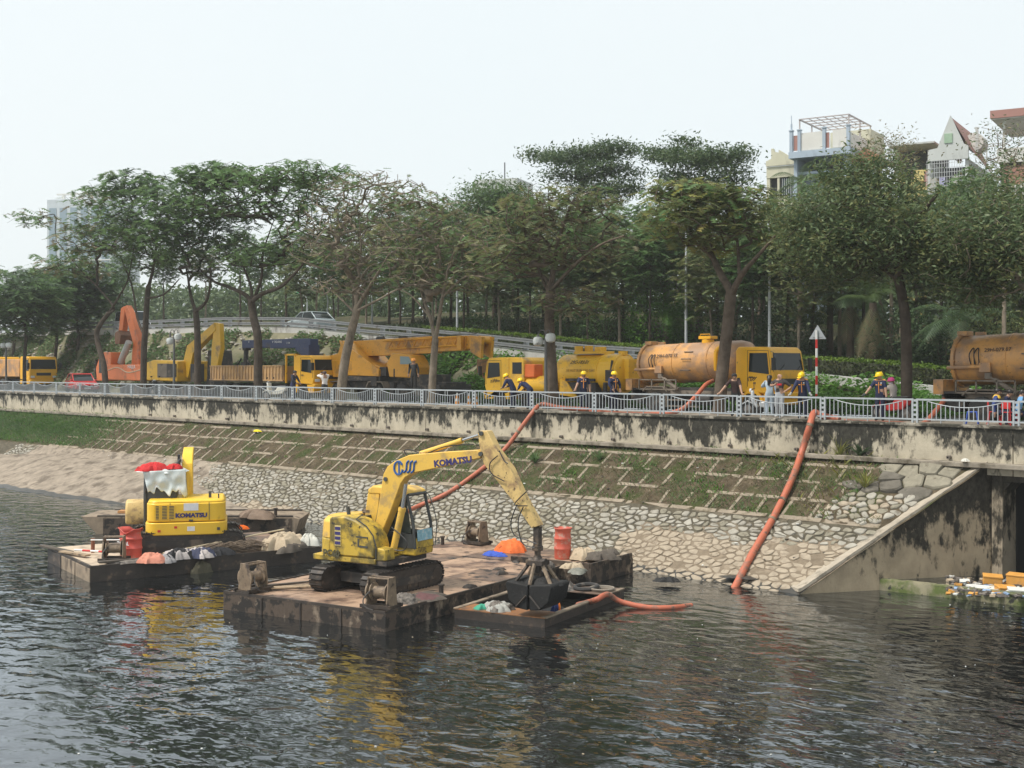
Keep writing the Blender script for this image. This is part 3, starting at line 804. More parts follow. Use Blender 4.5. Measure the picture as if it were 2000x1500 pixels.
# cream house
t = house(1497, 97, 'house', 'low cream house with stepped parapet left of the blue house')
bpart(t, 'wall', m_bcream, [((1.6, 4, 6.5), (3.2, 8, 13.0))]); bpart(t, 'upper_wall', m_bcream, [((1.6, 4, 15.4), (3.2, 8, 1.0))])
q = MB(); q.prism([(0, 15.95), (3.2, 15.95), (3.2, 16.6), (2.2, 16.7), (1.6, 17.1), (1.2, 17.35), (1.2, 17.1), (0.8, 17.2), (0.7, 17.5), (0.5, 17.5), (0.5, 16.6), (0, 16.4)], -0.15, 0.15); q.build('parapet', m_bcream, t)
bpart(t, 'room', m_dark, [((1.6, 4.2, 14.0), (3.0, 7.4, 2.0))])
wb = bpart(t, 'window', m_win, [((2.1, 0.2, 13.9), (1.4, 0.1, 1.8))])
bpart(t, 'column', m_bcream, [((0.15, 0.2, 13.95), (0.3, 0.3, 1.9)), ((1.1, 0.2, 13.95), (0.2, 0.3, 1.9)), ((3.05, 0.2, 13.95), (0.3, 0.3, 1.9))])
bpart(wb, 'window_bars', m_bar, [((1.45 + 0.2 * i, 0.1, 13.9), (0.04, 0.04, 1.8)) for i in range(8)])
# blue house with pergola
t = house(1548, 95, 'house', 'blue grey house with open steel pergola on its roof terrace')
bpart(t, 'wall', m_bblue, [((2.3, 5.2, 6.6), (4.8, 9.6, 13.2)), ((0.12, 5.2, 14.6), (0.3, 9.6, 2.9)), ((4.5, 5.2, 14.6), (0.3, 9.6, 2.9)), ((2.3, 8, 14.6), (4.6, 0.3, 2.9))])
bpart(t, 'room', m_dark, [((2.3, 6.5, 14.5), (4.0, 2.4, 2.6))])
bpart(t, 'window', m_win, [((2.3, 0.9, 13.7), (3.4, 0.1, 1.8))]); bpart(t, 'lintel', m_bblue, [((2.3, 0.8, 14.75), (4.2, 0.25, 0.22))])
bpart(t, 'slab', m_bblue, [((2.4, 5.0, 16.25), (5.4, 10.4, 0.55))])
bpart(t, 'parapet', m_bwhite, [((1.65, 0.05, 17.35), (2.1, 0.15, 1.5)), ((4.2, 0.05, 17.35), (1.3, 0.15, 1.5)), ((5.0, 5, 17.2), (0.15, 9.8, 1.2))])
for x in (0.25, 2.97): bpart(t, 'brick_inset', m_bred, [((x + 0.05, 0.06, 17.3), (0.42, 0.1, 1.3))])
for x in (-0.1, 0.62, 2.82, 4.9): bpart(t, 'pillar', m_bblue, [((x, 0.0, 17.4), (0.26, 0.3, 1.85)), ((x, 0.0, 18.38), (0.36, 0.4, 0.1))])
bpart(t, 'finial', m_bblue, [((-0.1, 0, 18.7), (0.12, 0.12, 0.6)), ((-0.1, 0, 19.3), (0.05, 0.05, 0.8))])
bpart(t, 'roof_room', m_bcream, [((3.6, 6.6, 17.6), (3.6, 4.0, 2.3))])
q = MB(); zz = 19.3
for x in (0.6, 4.9):
    for y in (0.1, 3.2, 6.2): q.box((x, y, 17.95), (0.1, 0.1, 2.8))
    q.box((x, 3.2, zz), (0.1, 6.4, 0.12))
for y in (0.1, 1.3, 2.5, 3.7, 4.9, 6.2): q.box((2.75, y, zz + 0.02), (4.3, 0.07, 0.09))
for x in (1.3, 2.0, 2.7, 3.4, 4.1): q.box((x, 3.2, zz + 0.05), (0.05, 6.3, 0.05))
q.build('pergola', M('pergola_steel', (0.40, 0.36, 0.35), 0.6, 0.1), t)
q = MB(); q.prism([(4.2, 15.5), (7.4, 15.5), (5.8, 16.6)], 1.5, 6); q.build('tile_roof', M('tile_red', (0.48, 0.19, 0.11), 0.85, 0.2, 5), t)
# yellow house
t = house(1758, 96, 'house', 'small yellow house with deep shaded terrace beside the gabled house', 15)
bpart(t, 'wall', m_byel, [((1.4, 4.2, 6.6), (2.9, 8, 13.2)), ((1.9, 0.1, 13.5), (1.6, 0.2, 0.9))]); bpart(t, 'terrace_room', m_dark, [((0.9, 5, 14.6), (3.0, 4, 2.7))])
bpart(t, 'side_wall', m_bgrey, [((-0.7, 4.5, 14.4), (0.2, 6, 3.0))]); bpart(t, 'roof', m_bgrey, [((0.9, 3.8, 16.1), (3.7, 8, 0.14))]); bpart(t, 'brick_inset', m_bred, [((2.2, -0.02, 13.2), (0.5, 0.08, 1.2))])
# gabled house
t = house(1812, 95, 'house', 'grey gabled house with barred laundry balcony and small green shutter', 15); t.location.z -= 1.5
bpart(t, 'wall', m_bgrey, [((1.55, 5, 6.2), (3.1, 9.6, 12.4)), ((2.95, 5, 14.1), (0.26, 9.6, 3.4)), ((1.5, 6.8, 14.1), (3, 5, 3.4)), ((0.06, 5, 14.1), (0.2, 9.6, 3.4))])
q = MB(); q.prism([(0, 15.8), (0.02, 16.7), (0.75, 16.8), (1.75, 19.3), (2.75, 17.0), (3.1, 16.8), (3.1, 15.8)], -0.05, 0.2); q.build('gable', m_bgrey, t)
q = MB(); q.add(([(0.75, 0.2, 16.8), (1.75, 0.2, 19.2), (1.75, 9, 19.2), (0.75, 9, 16.8)], [(0, 1, 2, 3)])); q.add(([(1.75, 0.2, 19.2), (3.2, 0.2, 16.6), (3.2, 9.6, 15.8), (1.75, 9, 19.2)], [(0, 1, 2, 3)])); q.build('roof', m_bred, t)
bpart(t, 'shutter', M('shutter_green', (0.30, 0.42, 0.30), 0.7, 0.1), [((1.6, -0.08, 17.5), (0.62, 0.06, 0.75))])
bpart(t, 'balcony_slab', m_bgrey, [((1.5, -0.3, 12.3), (3.3, 1.0, 0.3))])
bpart(t, 'balcony_bars', m_bar, [((0.1 + 0.19 * i, -0.72, 14.1), (0.035, 0.035, 3.3)) for i in range(15)] + [((1.45, -0.72, 12.6 + 0.36 * k), (2.9, 0.035, 0.035)) for k in range(9)])
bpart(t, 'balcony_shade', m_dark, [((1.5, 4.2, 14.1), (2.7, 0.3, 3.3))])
for x, c in ((1.2, (0.5, 0.48, 0.75)), (0.5, (0.6, 0.57, 0.5)), (2.2, (0.62, 0.6, 0.5))): bpart(t, 'laundry', M('laundry%d' % int(x * 10), c, 0.9, 0.1), [((x, -0.4, 14.0), (0.45, 0.04, 0.8))])
bpart(t, 'teal_wall', m_bteal, [((1.6, -0.1, 11.2), (2.6, 0.1, 1.7))])
q = MB(); q.cyl((2.6, 5, 17.9), (2.6, 7, 17.9), 0.75, n=16); q.build('water_tank', m_bwhite, t); bpart(t, 'chimney', m_bgrey, [((3.0, 4.0, 17.9), (0.2, 0.2, 2.0)), ((3.05, 8, 17.3), (0.08, 0.08, 2.4))])
# red roofed house at the right edge
t = house(1943, 95, 'house', 'white house with flat red roof at the right edge of the picture', 15); t.location.z -= 1.8
bpart(t, 'wall', m_bwhite, [((3.5, 5.5, 6.2), (7, 9, 12.4)), ((3.5, 5.5, 15.6), (6.8, 9, 0.3)), ((4.5, 6.5, 17.4), (4.6, 6, 3.4))]); bpart(t, 'parapet', m_bwhite, [((3.5, 0.9, 16.0), (7, 0.2, 1.1))])
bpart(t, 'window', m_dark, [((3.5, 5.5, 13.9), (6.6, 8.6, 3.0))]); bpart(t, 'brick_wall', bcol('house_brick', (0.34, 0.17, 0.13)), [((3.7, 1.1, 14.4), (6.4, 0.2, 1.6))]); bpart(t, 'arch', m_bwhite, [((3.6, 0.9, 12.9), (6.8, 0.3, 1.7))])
bpart(t, 'column', m_bwhite, [((0.5, 1, 17.6), (0.18, 0.18, 2.8))]); bpart(t, 'roof', m_bred, [((3.4, 4.8, 19.15), (7.6, 9, 0.6))]); bpart(t, 'soffit', m_bwhite, [((3.4, 4.8, 18.8), (7.4, 8.8, 0.08))])
# tower lost in the haze on the left
a = at(92, 400, 300); t = thing('office_tower', 'pale office tower almost lost in the haze on the left', 'tower', (a.x, 300, 8), R_(32)); t.scale = (1.58, 1.58, 1.0)
Ht = at(92, 383, 300).z - 8
bpart(t, 'wall', bcol('tower_wall', (0.45, 0.5, 0.53)), [((12, 9, Ht / 2 - 1), (24, 18, Ht - 2))])
for k in range(6): bpart(t, 'window_band', glass('tower_glass', (0.16, 0.24, 0.30), 0.2), [((2.2 + 3.9 * k, -0.06, Ht / 2 - 2), (2.6, 0.2, Ht - 9))])
for k in range(14): bpart(t, 'floor_edge', m_bwhite, [((12, -0.2, 8 + k * 3.6), (24, 0.14, 0.5))])
bpart(t, 'roof_frame', m_bwhite, [((5 + 3.5 * k, 2, Ht - 0.5), (0.8, 0.8, 3)) for k in range(5)] + [((12, 2, Ht + 1), (19, 0.8, 0.8))])
a = at(925, 350, 150); t = thing('distant_block', 'hazy block with a roof mast just showing above the trees', 'building', (a.x, 150, 8), R_(25))
Ht = at(925, 352, 150).z - 8
bpart(t, 'wall', m_bgrey, [((4, 4, Ht / 2), (8, 8, Ht))]); bpart(t, 'window_band', m_win, [((4, -0.05, Ht - 3 - 3.4 * k), (7, 0.1, 1.6)) for k in range(4)]); bpart(t, 'mast', m_dark, [((4.6, 3, Ht + 1.5), (0.16, 0.16, 3.5))])
# ============================================================ TREES
m_bark = M('bark_dark', (0.070, 0.056, 0.044), 0.95, 0.35, 3, dirt=(0.12, 0.10, 0.08), damt=0.35, dscale=2.5, dstretch=3, bump=1.0, bscale=14, spec=0.1)
m_barkp = M('bark_pale', (0.23, 0.19, 0.145), 0.95, 0.3, 3, dirt=(0.10, 0.08, 0.06), damt=0.4, dscale=2.5, dstretch=3, bump=0.9, bscale=14, spec=0.1)
m_barkr = M('bark_brown', (0.125, 0.098, 0.075), 0.95, 0.3, 3, dirt=(0.05, 0.036, 0.028), damt=0.4, dscale=2.5, dstretch=3, bump=1.0, bscale=14, spec=0.1)
LF = {'fern': leafmat('leaf_fern', [(0.065, 0.124, 0.044), (0.104, 0.182, 0.062), (0.137, 0.227, 0.086), (0.182, 0.227, 0.111)], 0.6, 0.42),
      'olive': leafmat('leaf_olive', [(0.124, 0.137, 0.058), (0.195, 0.202, 0.081), (0.124, 0.176, 0.072), (0.260, 0.240, 0.091)], 0.6, 0.4),
      'dry': leafmat('leaf_dry', [(0.182, 0.163, 0.098), (0.234, 0.189, 0.111), (0.163, 0.189, 0.098), (0.312, 0.260, 0.130)], 0.7, 0.35),
      'dark': leafmat('leaf_dark', [(0.047, 0.078, 0.036), (0.078, 0.122, 0.055), (0.124, 0.172, 0.075), (0.195, 0.231, 0.114)], 0.5, 0.35),
      'deep': leafmat('leaf_deep', [(0.039, 0.070, 0.034), (0.065, 0.107, 0.049), (0.101, 0.150, 0.068)], 0.5, 0.35),
      'gold': leafmat('leaf_gold', [(0.195, 0.215, 0.052), (0.286, 0.273, 0.065), (0.150, 0.195, 0.065), (0.338, 0.267, 0.078)], 0.6, 0.4),
      'fresh': leafmat('leaf_fresh', [(0.055, 0.140, 0.020), (0.095, 0.210, 0.032), (0.145, 0.280, 0.050)], 0.5, 0.4),
      'palm': leafmat('leaf_palm', [(0.055, 0.095, 0.032), (0.095, 0.135, 0.048)], 0.5, 0.35)}

class Tree:
    """nodes joined one by one to the nearest limb; limb radius from what it carries"""
    def __init__(s): s.P = []; s.par = []; s.r0 = []; s.off = []
    def path(s, pts, r0, r1, attach=None, k=5):
        pts = smoothpath(pts, k); n = len(pts); last = attach
        ids = []
        for i, p in enumerate(pts):
            if i == 0 and attach is not None: ids.append(attach); continue
            s.P.append(tuple(p)); s.par.append(-1 if last is None else last); s.r0.append(r0 + (r1 - r0) * i / (n - 1)); last = len(s.P) - 1; ids.append(last)
        return ids
    def near(s, p):
        A = np.array(s.P); return int(np.argmin(((A - np.array(p)) ** 2).sum(1)))
    def grow(s, pts, first=0, jit=0.06, step=0.45, r=None, lift=0.0, zmin=None):
        r = r or np.random.default_rng(1)
        cap = len(s.P) + len(pts) * 12
        A = np.empty((cap, 3)); A[:len(s.P)] = s.P; n = len(s.P)
        base = A[first].copy()
        order = np.argsort(((pts - A[n - 1 if first < 0 else first]) ** 2).sum(1))
        live = np.zeros(cap, bool); live[first:n] = True
        tips = []
        for i in order:
            p = pts[i]; d2 = ((A[:n] - p) ** 2 * (1, 1, 1.5)).sum(1); d2[~live[:n]] = 1e9
            # limbs run outward and upward: discourage joining from above
            d2 = d2 + np.where(A[:n, 2] > p[2] + 0.4, 2.0, 0)
            j = int(np.argmin(d2)); q = A[j]; L = math.sqrt(((p - q) ** 2).sum()); m = max(1, int(L / step)); last = j
            bow = r.normal(0, 0.10, 3) * L; bow[2] += lift * L
            for t in range(1, m + 1):
                u = t / m; w = q + (p - q) * u + bow * math.sin(math.pi * u) + (r.normal(0, jit, 3) if t < m else 0)
                if n >= cap: break
                A[n] = w; live[n] = True; s.P.append(tuple(w)); s.par.append(last); s.r0.append(0.0); last = n; n += 1
            tips.append(last)
        return tips
    def mesh(s, tipr=0.010, pw=2.3, rmax=None):
        n = len(s.P); acc = np.zeros(n); ch = [[] for _ in range(n)]
        for i in range(n):
            if s.par[i] >= 0: ch[s.par[i]].append(i)
        R = np.zeros(n)
        for i in range(n - 1, -1, -1):
            v = sum(acc[c] for c in ch[i]); acc[i] = max(v, tipr ** pw)
            R[i] = acc[i] ** (1 / pw)
            if s.r0[i] > 0: R[i] = s.r0[i]
            elif rmax: R[i] = min(R[i], rmax)
            acc[i] = max(acc[i], 0)
        s.R = R; V = []; F = []; o = 0
        done = np.zeros(n, bool)
        starts = [i for i in range(n) if s.par[i] < 0]
        stack = [(i, None) for i in starts]
        while stack:
            i, pre = stack.pop(); chain = [i] if pre is None else [pre, i]
            c = i
            while ch[c]:
                b = max(ch[c], key=lambda q: R[q])
                for q in ch[c]:
                    if q != b: stack.append((q, c))
                chain.append(b); c = b
            rr = [R[q] for q in chain]
            if pre is not None: rr[0] = min(rr[0], rr[1] * 1.15)
            mx = max(rr); k = 9 if mx > 0.12 else 6 if mx > 0.05 else 4 if mx > 0.02 else 3
            if len(chain) < 2: continue
            v, f = tube([s.P[q] for q in chain], [max(q, 0.006) for q in rr], k)
            f = f[:-2]
            V.extend(v); F.extend([tuple(a + o for a in q) for q in f]); o += len(v)
        s.ch = ch
        return V, F

def ell_points(c, rad, n, r, shell=0.5, zlow=-0.4):
    """points in an ellipsoid, more of them near its upper shell"""
    o = np.empty((0, 3))
    while len(o) < n:
        d = r.normal(0, 1, (n * 3, 3)); d /= np.linalg.norm(d, axis=1)[:, None]
        q = d * (shell + (1 - shell) * r.uniform(0, 1, n * 3) ** 0.6)[:, None]
        q = q[q[:, 2] > zlow]; o = np.vstack([o, q])
    return o[:n] * np.array(rad) + np.array(c)

def spray(P, per, spread, flat, r):
    n = len(P); Q = np.repeat(P, per, 0)
    return Q + r.normal(0, 1, (n * per, 3)) * np.array([spread, spread, spread * flat])

def fronds(P, per, L, r, droop=0.25):
    """feathery sprays: each point bears `per` stalks of paired narrow leaflets, lying nearly flat"""
    n = len(P) * per; base = np.repeat(P, per, 0) + r.normal(0, 0.12, (n, 3)) * (1, 1, 0.5)
    az = r.uniform(0, 2 * np.pi, n); ln = L * r.uniform(0.6, 1.2, n); dr = droop * r.uniform(0.2, 1.6, n)
    d = np.stack([np.cos(az), np.sin(az), -dr], 1); sd = np.stack([-np.sin(az), np.cos(az), r.normal(0, 0.18, n)], 1)
    # one connected island per frond: a bent rachis with a tapering leaflet on either side of each stretch
    us = np.array([0.08, 0.32, 0.55, 0.78, 1.0]); nv = 5 + 8; V = np.empty((n, nv, 3)); Fs = []
    for i, u in enumerate(us):
        c = base + d * (ln * u)[:, None]; c[:, 2] -= 0.35 * dr * ln * u * u; V[:, i] = c
    o = np.arange(n) * nv; k = 5
    for i in range(4):
        w = (ln * 0.31 * (1.15 - 0.5 * us[i + 1]))[:, None]
        for s in (-1, 1):
            V[:, k] = (V[:, i] * 0.4 + V[:, i + 1] * 0.6) + sd * s * w + d * w * 0.45
            Fs.append(np.stack([o + i, o + i + 1, o + k], 1) if s > 0 else np.stack([o + i + 1, o + i, o + k], 1)); k += 1
    return V.reshape(-1, 3), np.concatenate(Fs)

def tree(name, label, Y, trunk, limbs, crowns, seed, bark=m_bark, leaf='fern', style='fern', twigs=500, per=2, L=0.6, size=0.16, tr=(0.22, 0.16), extra=None, dens=1.0, group=None, lift=0.08, tipr=0.010):
    """trunk and limbs are photo-pixel polylines standing at depth Y (third value moves a point nearer or farther);
    crowns: (px, py, half width px, half height px, depth radius m, share, zlow)"""
    r = np.random.default_rng(seed)
    w = lambda q: at(q[0], q[1], Y + (q[2] if len(q) > 2 else 0))
    o = w(trunk[0]); o = Vector((o.x, Y, 5.0)) if Y < 47 else Vector((o.x, Y, zterr(o.x, Y) - 0.2))
    T = Tree()
    tp = [Vector((0, 0, 0))] + [w(q) - o for q in trunk[1:]]
    ids = T.path(tp, tr[0], tr[1])
    # flared foot
    T.r0[0] *= 1.5; T.r0[1] *= 1.2
    top = ids[-1]
    for lm in limbs:
        pts = [w(q) - o for q in lm[0]]; a = T.near(pts[0]); T.path([Vector(T.P[a])] + pts[1:], lm[1], lm[2], attach=a)
    pts = []
    tot = sum(c[5] for c in crowns)
    for c in crowns:
        p = at(c[0], c[1], Y + (c[7] if len(c) > 7 else 0)); s = 2500 / ((p - Vector((0, 0, CAMZ))).dot(_F)); 
        pts.append(ell_points(p - o, (c[2] / s * 1.12, c[4], c[3] / s), int(twigs * c[5] / tot), r, 0.2, c[6]))
    pts = np.vstack(pts)
    tips = T.grow(pts, first=top if not limbs else max(0, top - 2), r=r, lift=lift)
    V, F = T.mesh(tipr)
    t = thing(name, label, 'tree', o, 0, group)
    me = bpy.data.meshes.new('trunk'); me.from_pydata(V, [], F); me.materials.append(bark); me.shade_smooth(); link('trunk', me, t)
    P = np.array(T.P)[tips]
    keep = r.uniform(0, 1, len(P)) < dens; P = P[keep]
    add_crown(t, P, style, leaf, per, L, size, r)
    return t, T
def add_crown(t, P, style, leaf, per, L, size, r):
    lf = leaf if isinstance(leaf, (list, tuple)) else [leaf]
    idx = r.integers(0, len(lf), len(P))
    for k, q in enumerate(lf):
        Q = P[idx == k]
        if not len(Q): continue
        if style == 'fern': V, F = fronds(Q, per, L, r)
        else:
            C = spray(Q, per, L, 0.45 if style == 'flat' else 0.75, r)
            V, F = leafcloud(C, size, 0.36, 0.45, int(r.integers(1e6)), 0.1)
        raw('crown', V, F, LF[q], t)

RT = 'trees along the river walkway'
# the row along the walkway, left to right
tree('flame_tree', 'leaning forked tree in front of the orange excavator', 41.8, [(207, 745), (203, 715), (190, 665), (192, 640), (212, 612)],
     [([(212, 612), (222, 600, 0), (190, 560, .5), (160, 530, 1), (110, 470, 1)], 0.10, 0.03), ([(212, 612), (232, 580, -.3), (250, 545, -.5), (262, 480, -1)], 0.10, 0.03)],
     [(200, 470, 110, 75, 3.2, 1.0, -0.3), (130, 520, 75, 40, 3, .35, -.5), (60, 425, 60, 20, 2, .12, -.8), (185, 390, 60, 35, 2, .18, -.3)], 11, m_bark, ['fern', 'fern', 'dry'], twigs=700, per=3, L=0.66, tr=(0.22, 0.15), dens=0.85, group=RT)
tree('flame_tree', 'tall straight tree between the orange and the yellow road excavators', 41.8, [(280, 745), (281, 690), (284, 640), (287, 590), (290, 560)],
     [([(282, 660), (268, 620, .4), (258, 560, .6), (235, 500, 1)], 0.10, 0.04), ([(290, 560), (300, 520, 0), (310, 440, -.5), (320, 380, -.5)], 0.12, 0.03), ([(288, 580), (320, 575, -.5), (350, 545, -1)], 0.08, 0.03)],
     [(300, 435, 115, 100, 3.6, 1.0, -0.95), (250, 370, 80, 40, 2.5, .3, -.3)], 12, m_bark, ['fern', 'fern', 'deep'], twigs=950, per=3, L=0.66, tr=(0.22, 0.17), dens=0.95, group=RT)
tree('flame_tree', 'dark tree forking low in front of the yellow road excavator', 41.8, [(386, 748), (386, 690), (385, 640), (382, 608)],
     [([(382, 608), (372, 575, .4), (365, 530, .6), (350, 470, 1)], 0.12, 0.04), ([(382, 608), (402, 590, -.3), (410, 560, -.5), (412, 510, -.6)], 0.12, 0.04)],
     [(385, 440, 110, 105, 3.6, 1.0, -0.95), (420, 350, 100, 35, 2.8, .45, -.3)], 13, m_bark, ['fern', 'fern', 'deep'], twigs=950, per=3, L=0.66, tr=(0.23, 0.18), dens=0.95, group=RT)
tree('flame_tree', 'wide spreading umbrella tree in front of the dark blue crane arm', 41.8, [(504, 750), (504, 700), (503, 655), (495, 620), (491, 590)],
     [([(491, 590), (478, 575, .2), (445, 560, .6), (415, 548, .9), (385, 520, 1.2)], 0.15, 0.05), ([(491, 590), (512, 574, -.3), (548, 560, -.8), (575, 535, -1.1), (600, 505, -1.3)], 0.15, 0.05),
      ([(492, 596), (490, 560, .5), (475, 520, 1), (455, 470, 1.5)], 0.11, 0.03), ([(492, 596), (510, 545, .2), (515, 490, .5), (535, 430, .8)], 0.11, 0.03)],
     [(500, 385, 165, 60, 4.2, 1.0, -0.7), (580, 350, 130, 35, 3.2, .55, -.2), (520, 500, 125, 35, 3.2, .3, -.6), (620, 420, 90, 80, 3, .3, -.6)], 14, m_bark, ['fern'], twigs=1250, per=2, L=0.68, tr=(0.27, 0.22), dens=0.8, group=RT, tipr=0.014)
tree('bare_tree', 'leaning nearly bare tree in front of the orange crane tail', 41.8, [(664, 758), (672, 715), (682, 665), (692, 625), (698, 600)],
     [([(698, 600), (690, 560, .3), (670, 520, .8), (640, 470, 1.2), (600, 455, 1.5)], 0.13, 0.03), ([(698, 600), (716, 570, -.2), (740, 530, -.6), (770, 480, -1)], 0.13, 0.03), ([(698, 605), (700, 550, .2), (705, 480, .4), (700, 420, .5)], 0.10, 0.03), ([(698, 608), (740, 585, -.6), (790, 560, -1), (850, 555, -1.2)], 0.07, 0.02), ([(696, 615), (650, 570, .5), (600, 540, .9)], 0.07, 0.02)],
     [(690, 465, 125, 90, 3.6, 1.0, -0.7), (720, 370, 120, 35, 3, .4, -.2), (690, 560, 110, 30, 3, .25, -.8)], 15, m_barkp, ['dry', 'olive', 'fern'], twigs=1350, per=1, L=0.55, tr=(0.27, 0.2), dens=0.6, group=RT, tipr=0.017)
tree('bare_tree', 'pale two stemmed tree in front of the orange crane boom', 41.8, [(842, 770), (845, 735), (848, 690), (850, 665)],
     [([(850, 665), (840, 620, .2), (826, 580, .3), (812, 530, .5), (790, 480, .9)], 0.12, 0.03), ([(850, 665), (858, 620, -.2), (866, 570, -.4), (880, 510, -.6), (905, 460, -1)], 0.12, 0.03), ([(838, 610), (800, 575, .6), (760, 560, 1)], 0.05, 0.02), ([(866, 570), (910, 540, -.8), (960, 545, -1.1)], 0.06, 0.02)],
     [(850, 470, 125, 85, 3.6, 1.0, -0.8), (870, 540, 130, 40, 3.2, .4, -.8), (800, 400, 90, 30, 2.5, .25, -.2)], 16, m_barkp, ['olive', 'dry', 'fern'], twigs=1300, per=2, L=0.58, tr=(0.20, 0.17), dens=0.5, group=RT, tipr=0.016)
tree('flame_tree', 'thick brown trunked tree with hanging twigs in front of the small vacuum truck', 41.8, [(1080, 790), (1078, 730), (1074, 670), (1073, 620), (1076, 560)],
     [([(1076, 560), (1060, 540, .3), (1020, 530, .6), (980, 520, 1), (930, 515, 1.2)], 0.10, 0.03), ([(1076, 560), (1085, 500, -.2), (1100, 440, -.4), (1120, 390, -.6)], 0.14, 0.04), ([(1076, 570), (1120, 520, -.4), (1170, 480, -.8), (1220, 460, -1)], 0.10, 0.03), ([(1075, 580), (1050, 520, .4), (1030, 450, .8)], 0.10, 0.03)],
     [(1085, 460, 145, 90, 3.8, 1.0, -0.7), (1090, 400, 120, 45, 3, .4, -.3), (1000, 500, 90, 60, 3, .3, -.8), (1120, 590, 90, 35, 2.6, .2, -.9)], 17, m_barkr, ['olive', 'olive', 'fern', 'dry'], twigs=1400, per=2, L=0.58, tr=(0.27, 0.22), dens=0.62, group=RT, tipr=0.014)
tree('flame_tree', 'dark forked tree standing in front of the first tanker truck', 41.8, [(1404, 812), (1408, 760), (1414, 700), (1422, 630), (1428, 570)],
     [([(1428, 570), (1405, 530, .3), (1385, 490, .6), (1350, 455, .9), (1300, 430, 1.2)], 0.17, 0.05), ([(1428, 575), (1450, 535, -.3), (1480, 500, -.7), (1515, 460, -1.1)], 0.15, 0.04), ([(1385, 490), (1350, 470, -.5), (1310, 465, -1.2)], 0.08, 0.03), ([(1450, 535), (1440, 470, .4), (1430, 410, .8)], 0.08, 0.03), ([(1350, 455), (1345, 420, .5), (1340, 380, .8)], 0.08, 0.03)],
     [(1400, 425, 120, 70, 3.8, 1.0, -0.9), (1340, 375, 65, 30, 2.4, .35, -.3), (1420, 385, 100, 30, 2.5, .25, -.3)], 18, m_barkr, ['gold', 'olive', 'olive', 'fern'], twigs=1250, per=2, L=0.58, tr=(0.27, 0.22), dens=0.85, group=RT)
tree('shade_tree', 'big dense dark leaved tree with a slender trunk right of the road sign', 41.8, [(1770, 815), (1771, 740), (1770, 660), (1766, 600), (1754, 540)],
     [([(1754, 540), (1748, 500, .3), (1700, 440, .8), (1650, 400, 1.2)], 0.15, 0.05), ([(1754, 540), (1770, 480, -.3), (1800, 420, -.8), (1830, 380, -1.2)], 0.15, 0.05), ([(1752, 530), (1745, 440, .2), (1730, 350, .4)], 0.15, 0.05), ([(1754, 545), (1690, 500, -.5), (1620, 470, -1)], 0.10, 0.03)],
     [(1725, 450, 150, 95, 4.2, 1.0, -0.9), (1640, 490, 100, 70, 3.2, .5, -.9), (1700, 350, 70, 45, 3, .3, -.7), (1600, 430, 60, 45, 3, .25, -.8), (1820, 480, 60, 75, 3, .3, -.9)], 19, m_bark, ['dark', 'dark', 'olive'], style='blob', twigs=1500, per=22, L=0.30, size=0.205, tr=(0.21, 0.17), dens=1.0, group=RT)
tree('shade_tree', 'dense tree with pale crooked limb above the second tanker truck', 42.2, [(2075, 800), (2070, 720), (2050, 640), (2020, 575)],
     [([(2020, 575), (1960, 525, .3), (1890, 470, .8), (1880, 445, 1), (1940, 400, .6)], 0.13, 0.05), ([(2020, 575), (2030, 480, -.3), (2040, 400, -.8)], 0.14, 0.05)],
     [(1950, 470, 90, 85, 3.8, 1.0, -0.9), (1900, 540, 65, 65, 3, .5, -.9), (2050, 470, 100, 100, 4, .7, -.8), (1955, 370, 40, 40, 2.6, .10, -.6)], 20, m_barkp, ['dark', 'dark', 'olive'], style='blob', twigs=1300, per=20, L=0.32, size=0.205, tr=(0.22, 0.18), dens=1.0, group=RT)
# trees at the left edge
for (px, py, wd, ht, Y, sd, tx, lab) in [(45, 600, 75, 75, 43.5, 31, 48, 'bushy green tree at the left edge behind the yellow truck'), (120, 600, 65, 60, 49.5, 32, 108, 'feathery green tree above the red car'),
                                     (10, 575, 70, 60, 50.0, 33, 25, 'hazy tree cut by the left edge of the picture'), (165, 560, 60, 60, 50.5, 34, 150, 'slim tree behind the leaning forked tree'), (90, 560, 55, 45, 58.5, 35, 92, 'pale hazy tree far back on the left')]:
    tree('bushy_tree', lab, Y, [(tx, 745), (tx, 700), (tx + 3, 660), (tx, 630)], [], [(px, py, wd, ht, 4, 1, -.9)], sd, m_bark, ['fern', 'deep'], twigs=420, per=6, L=0.75, tr=(0.16, 0.1), group='trees at the left end of the road')

# tall trees showing above the row
def tall(name, lab, Y, px, base, top, crowns, seed, leaf, style='blob', per=26, size=0.3, L=0.5, twigs=420, bark=m_bark, tr=(0.24, 0.12)):
    return tree(name, lab, Y, [(px, base), (px + 2, (base + top) / 2), (px, top)], [], crowns, seed, bark, leaf, style, twigs=twigs, per=per, size=size, L=L, tr=tr, group='tall trees on the slope behind the road', lift=0.0)
tall('tall_tree', 'tall layered tree with big dark leaves above the small vacuum truck', 70, 1140, 640, 420, [(1062, 302, 28, 8, 2, .25, -.9), (1112, 312, 42, 17, 3, .6, -.9), (1160, 298, 40, 15, 3, .6, -.9), (1212, 290, 26, 11, 2, .3, -.9), (1192, 332, 45, 18, 3, .6, -.9), (1122, 346, 45, 16, 3, .5, -.9), (1215, 366, 32, 16, 3, .35, -.9), (1165, 375, 45, 25, 3, .5, -.9)], 41, ['deep', 'dark'], 'flat', twigs=520)
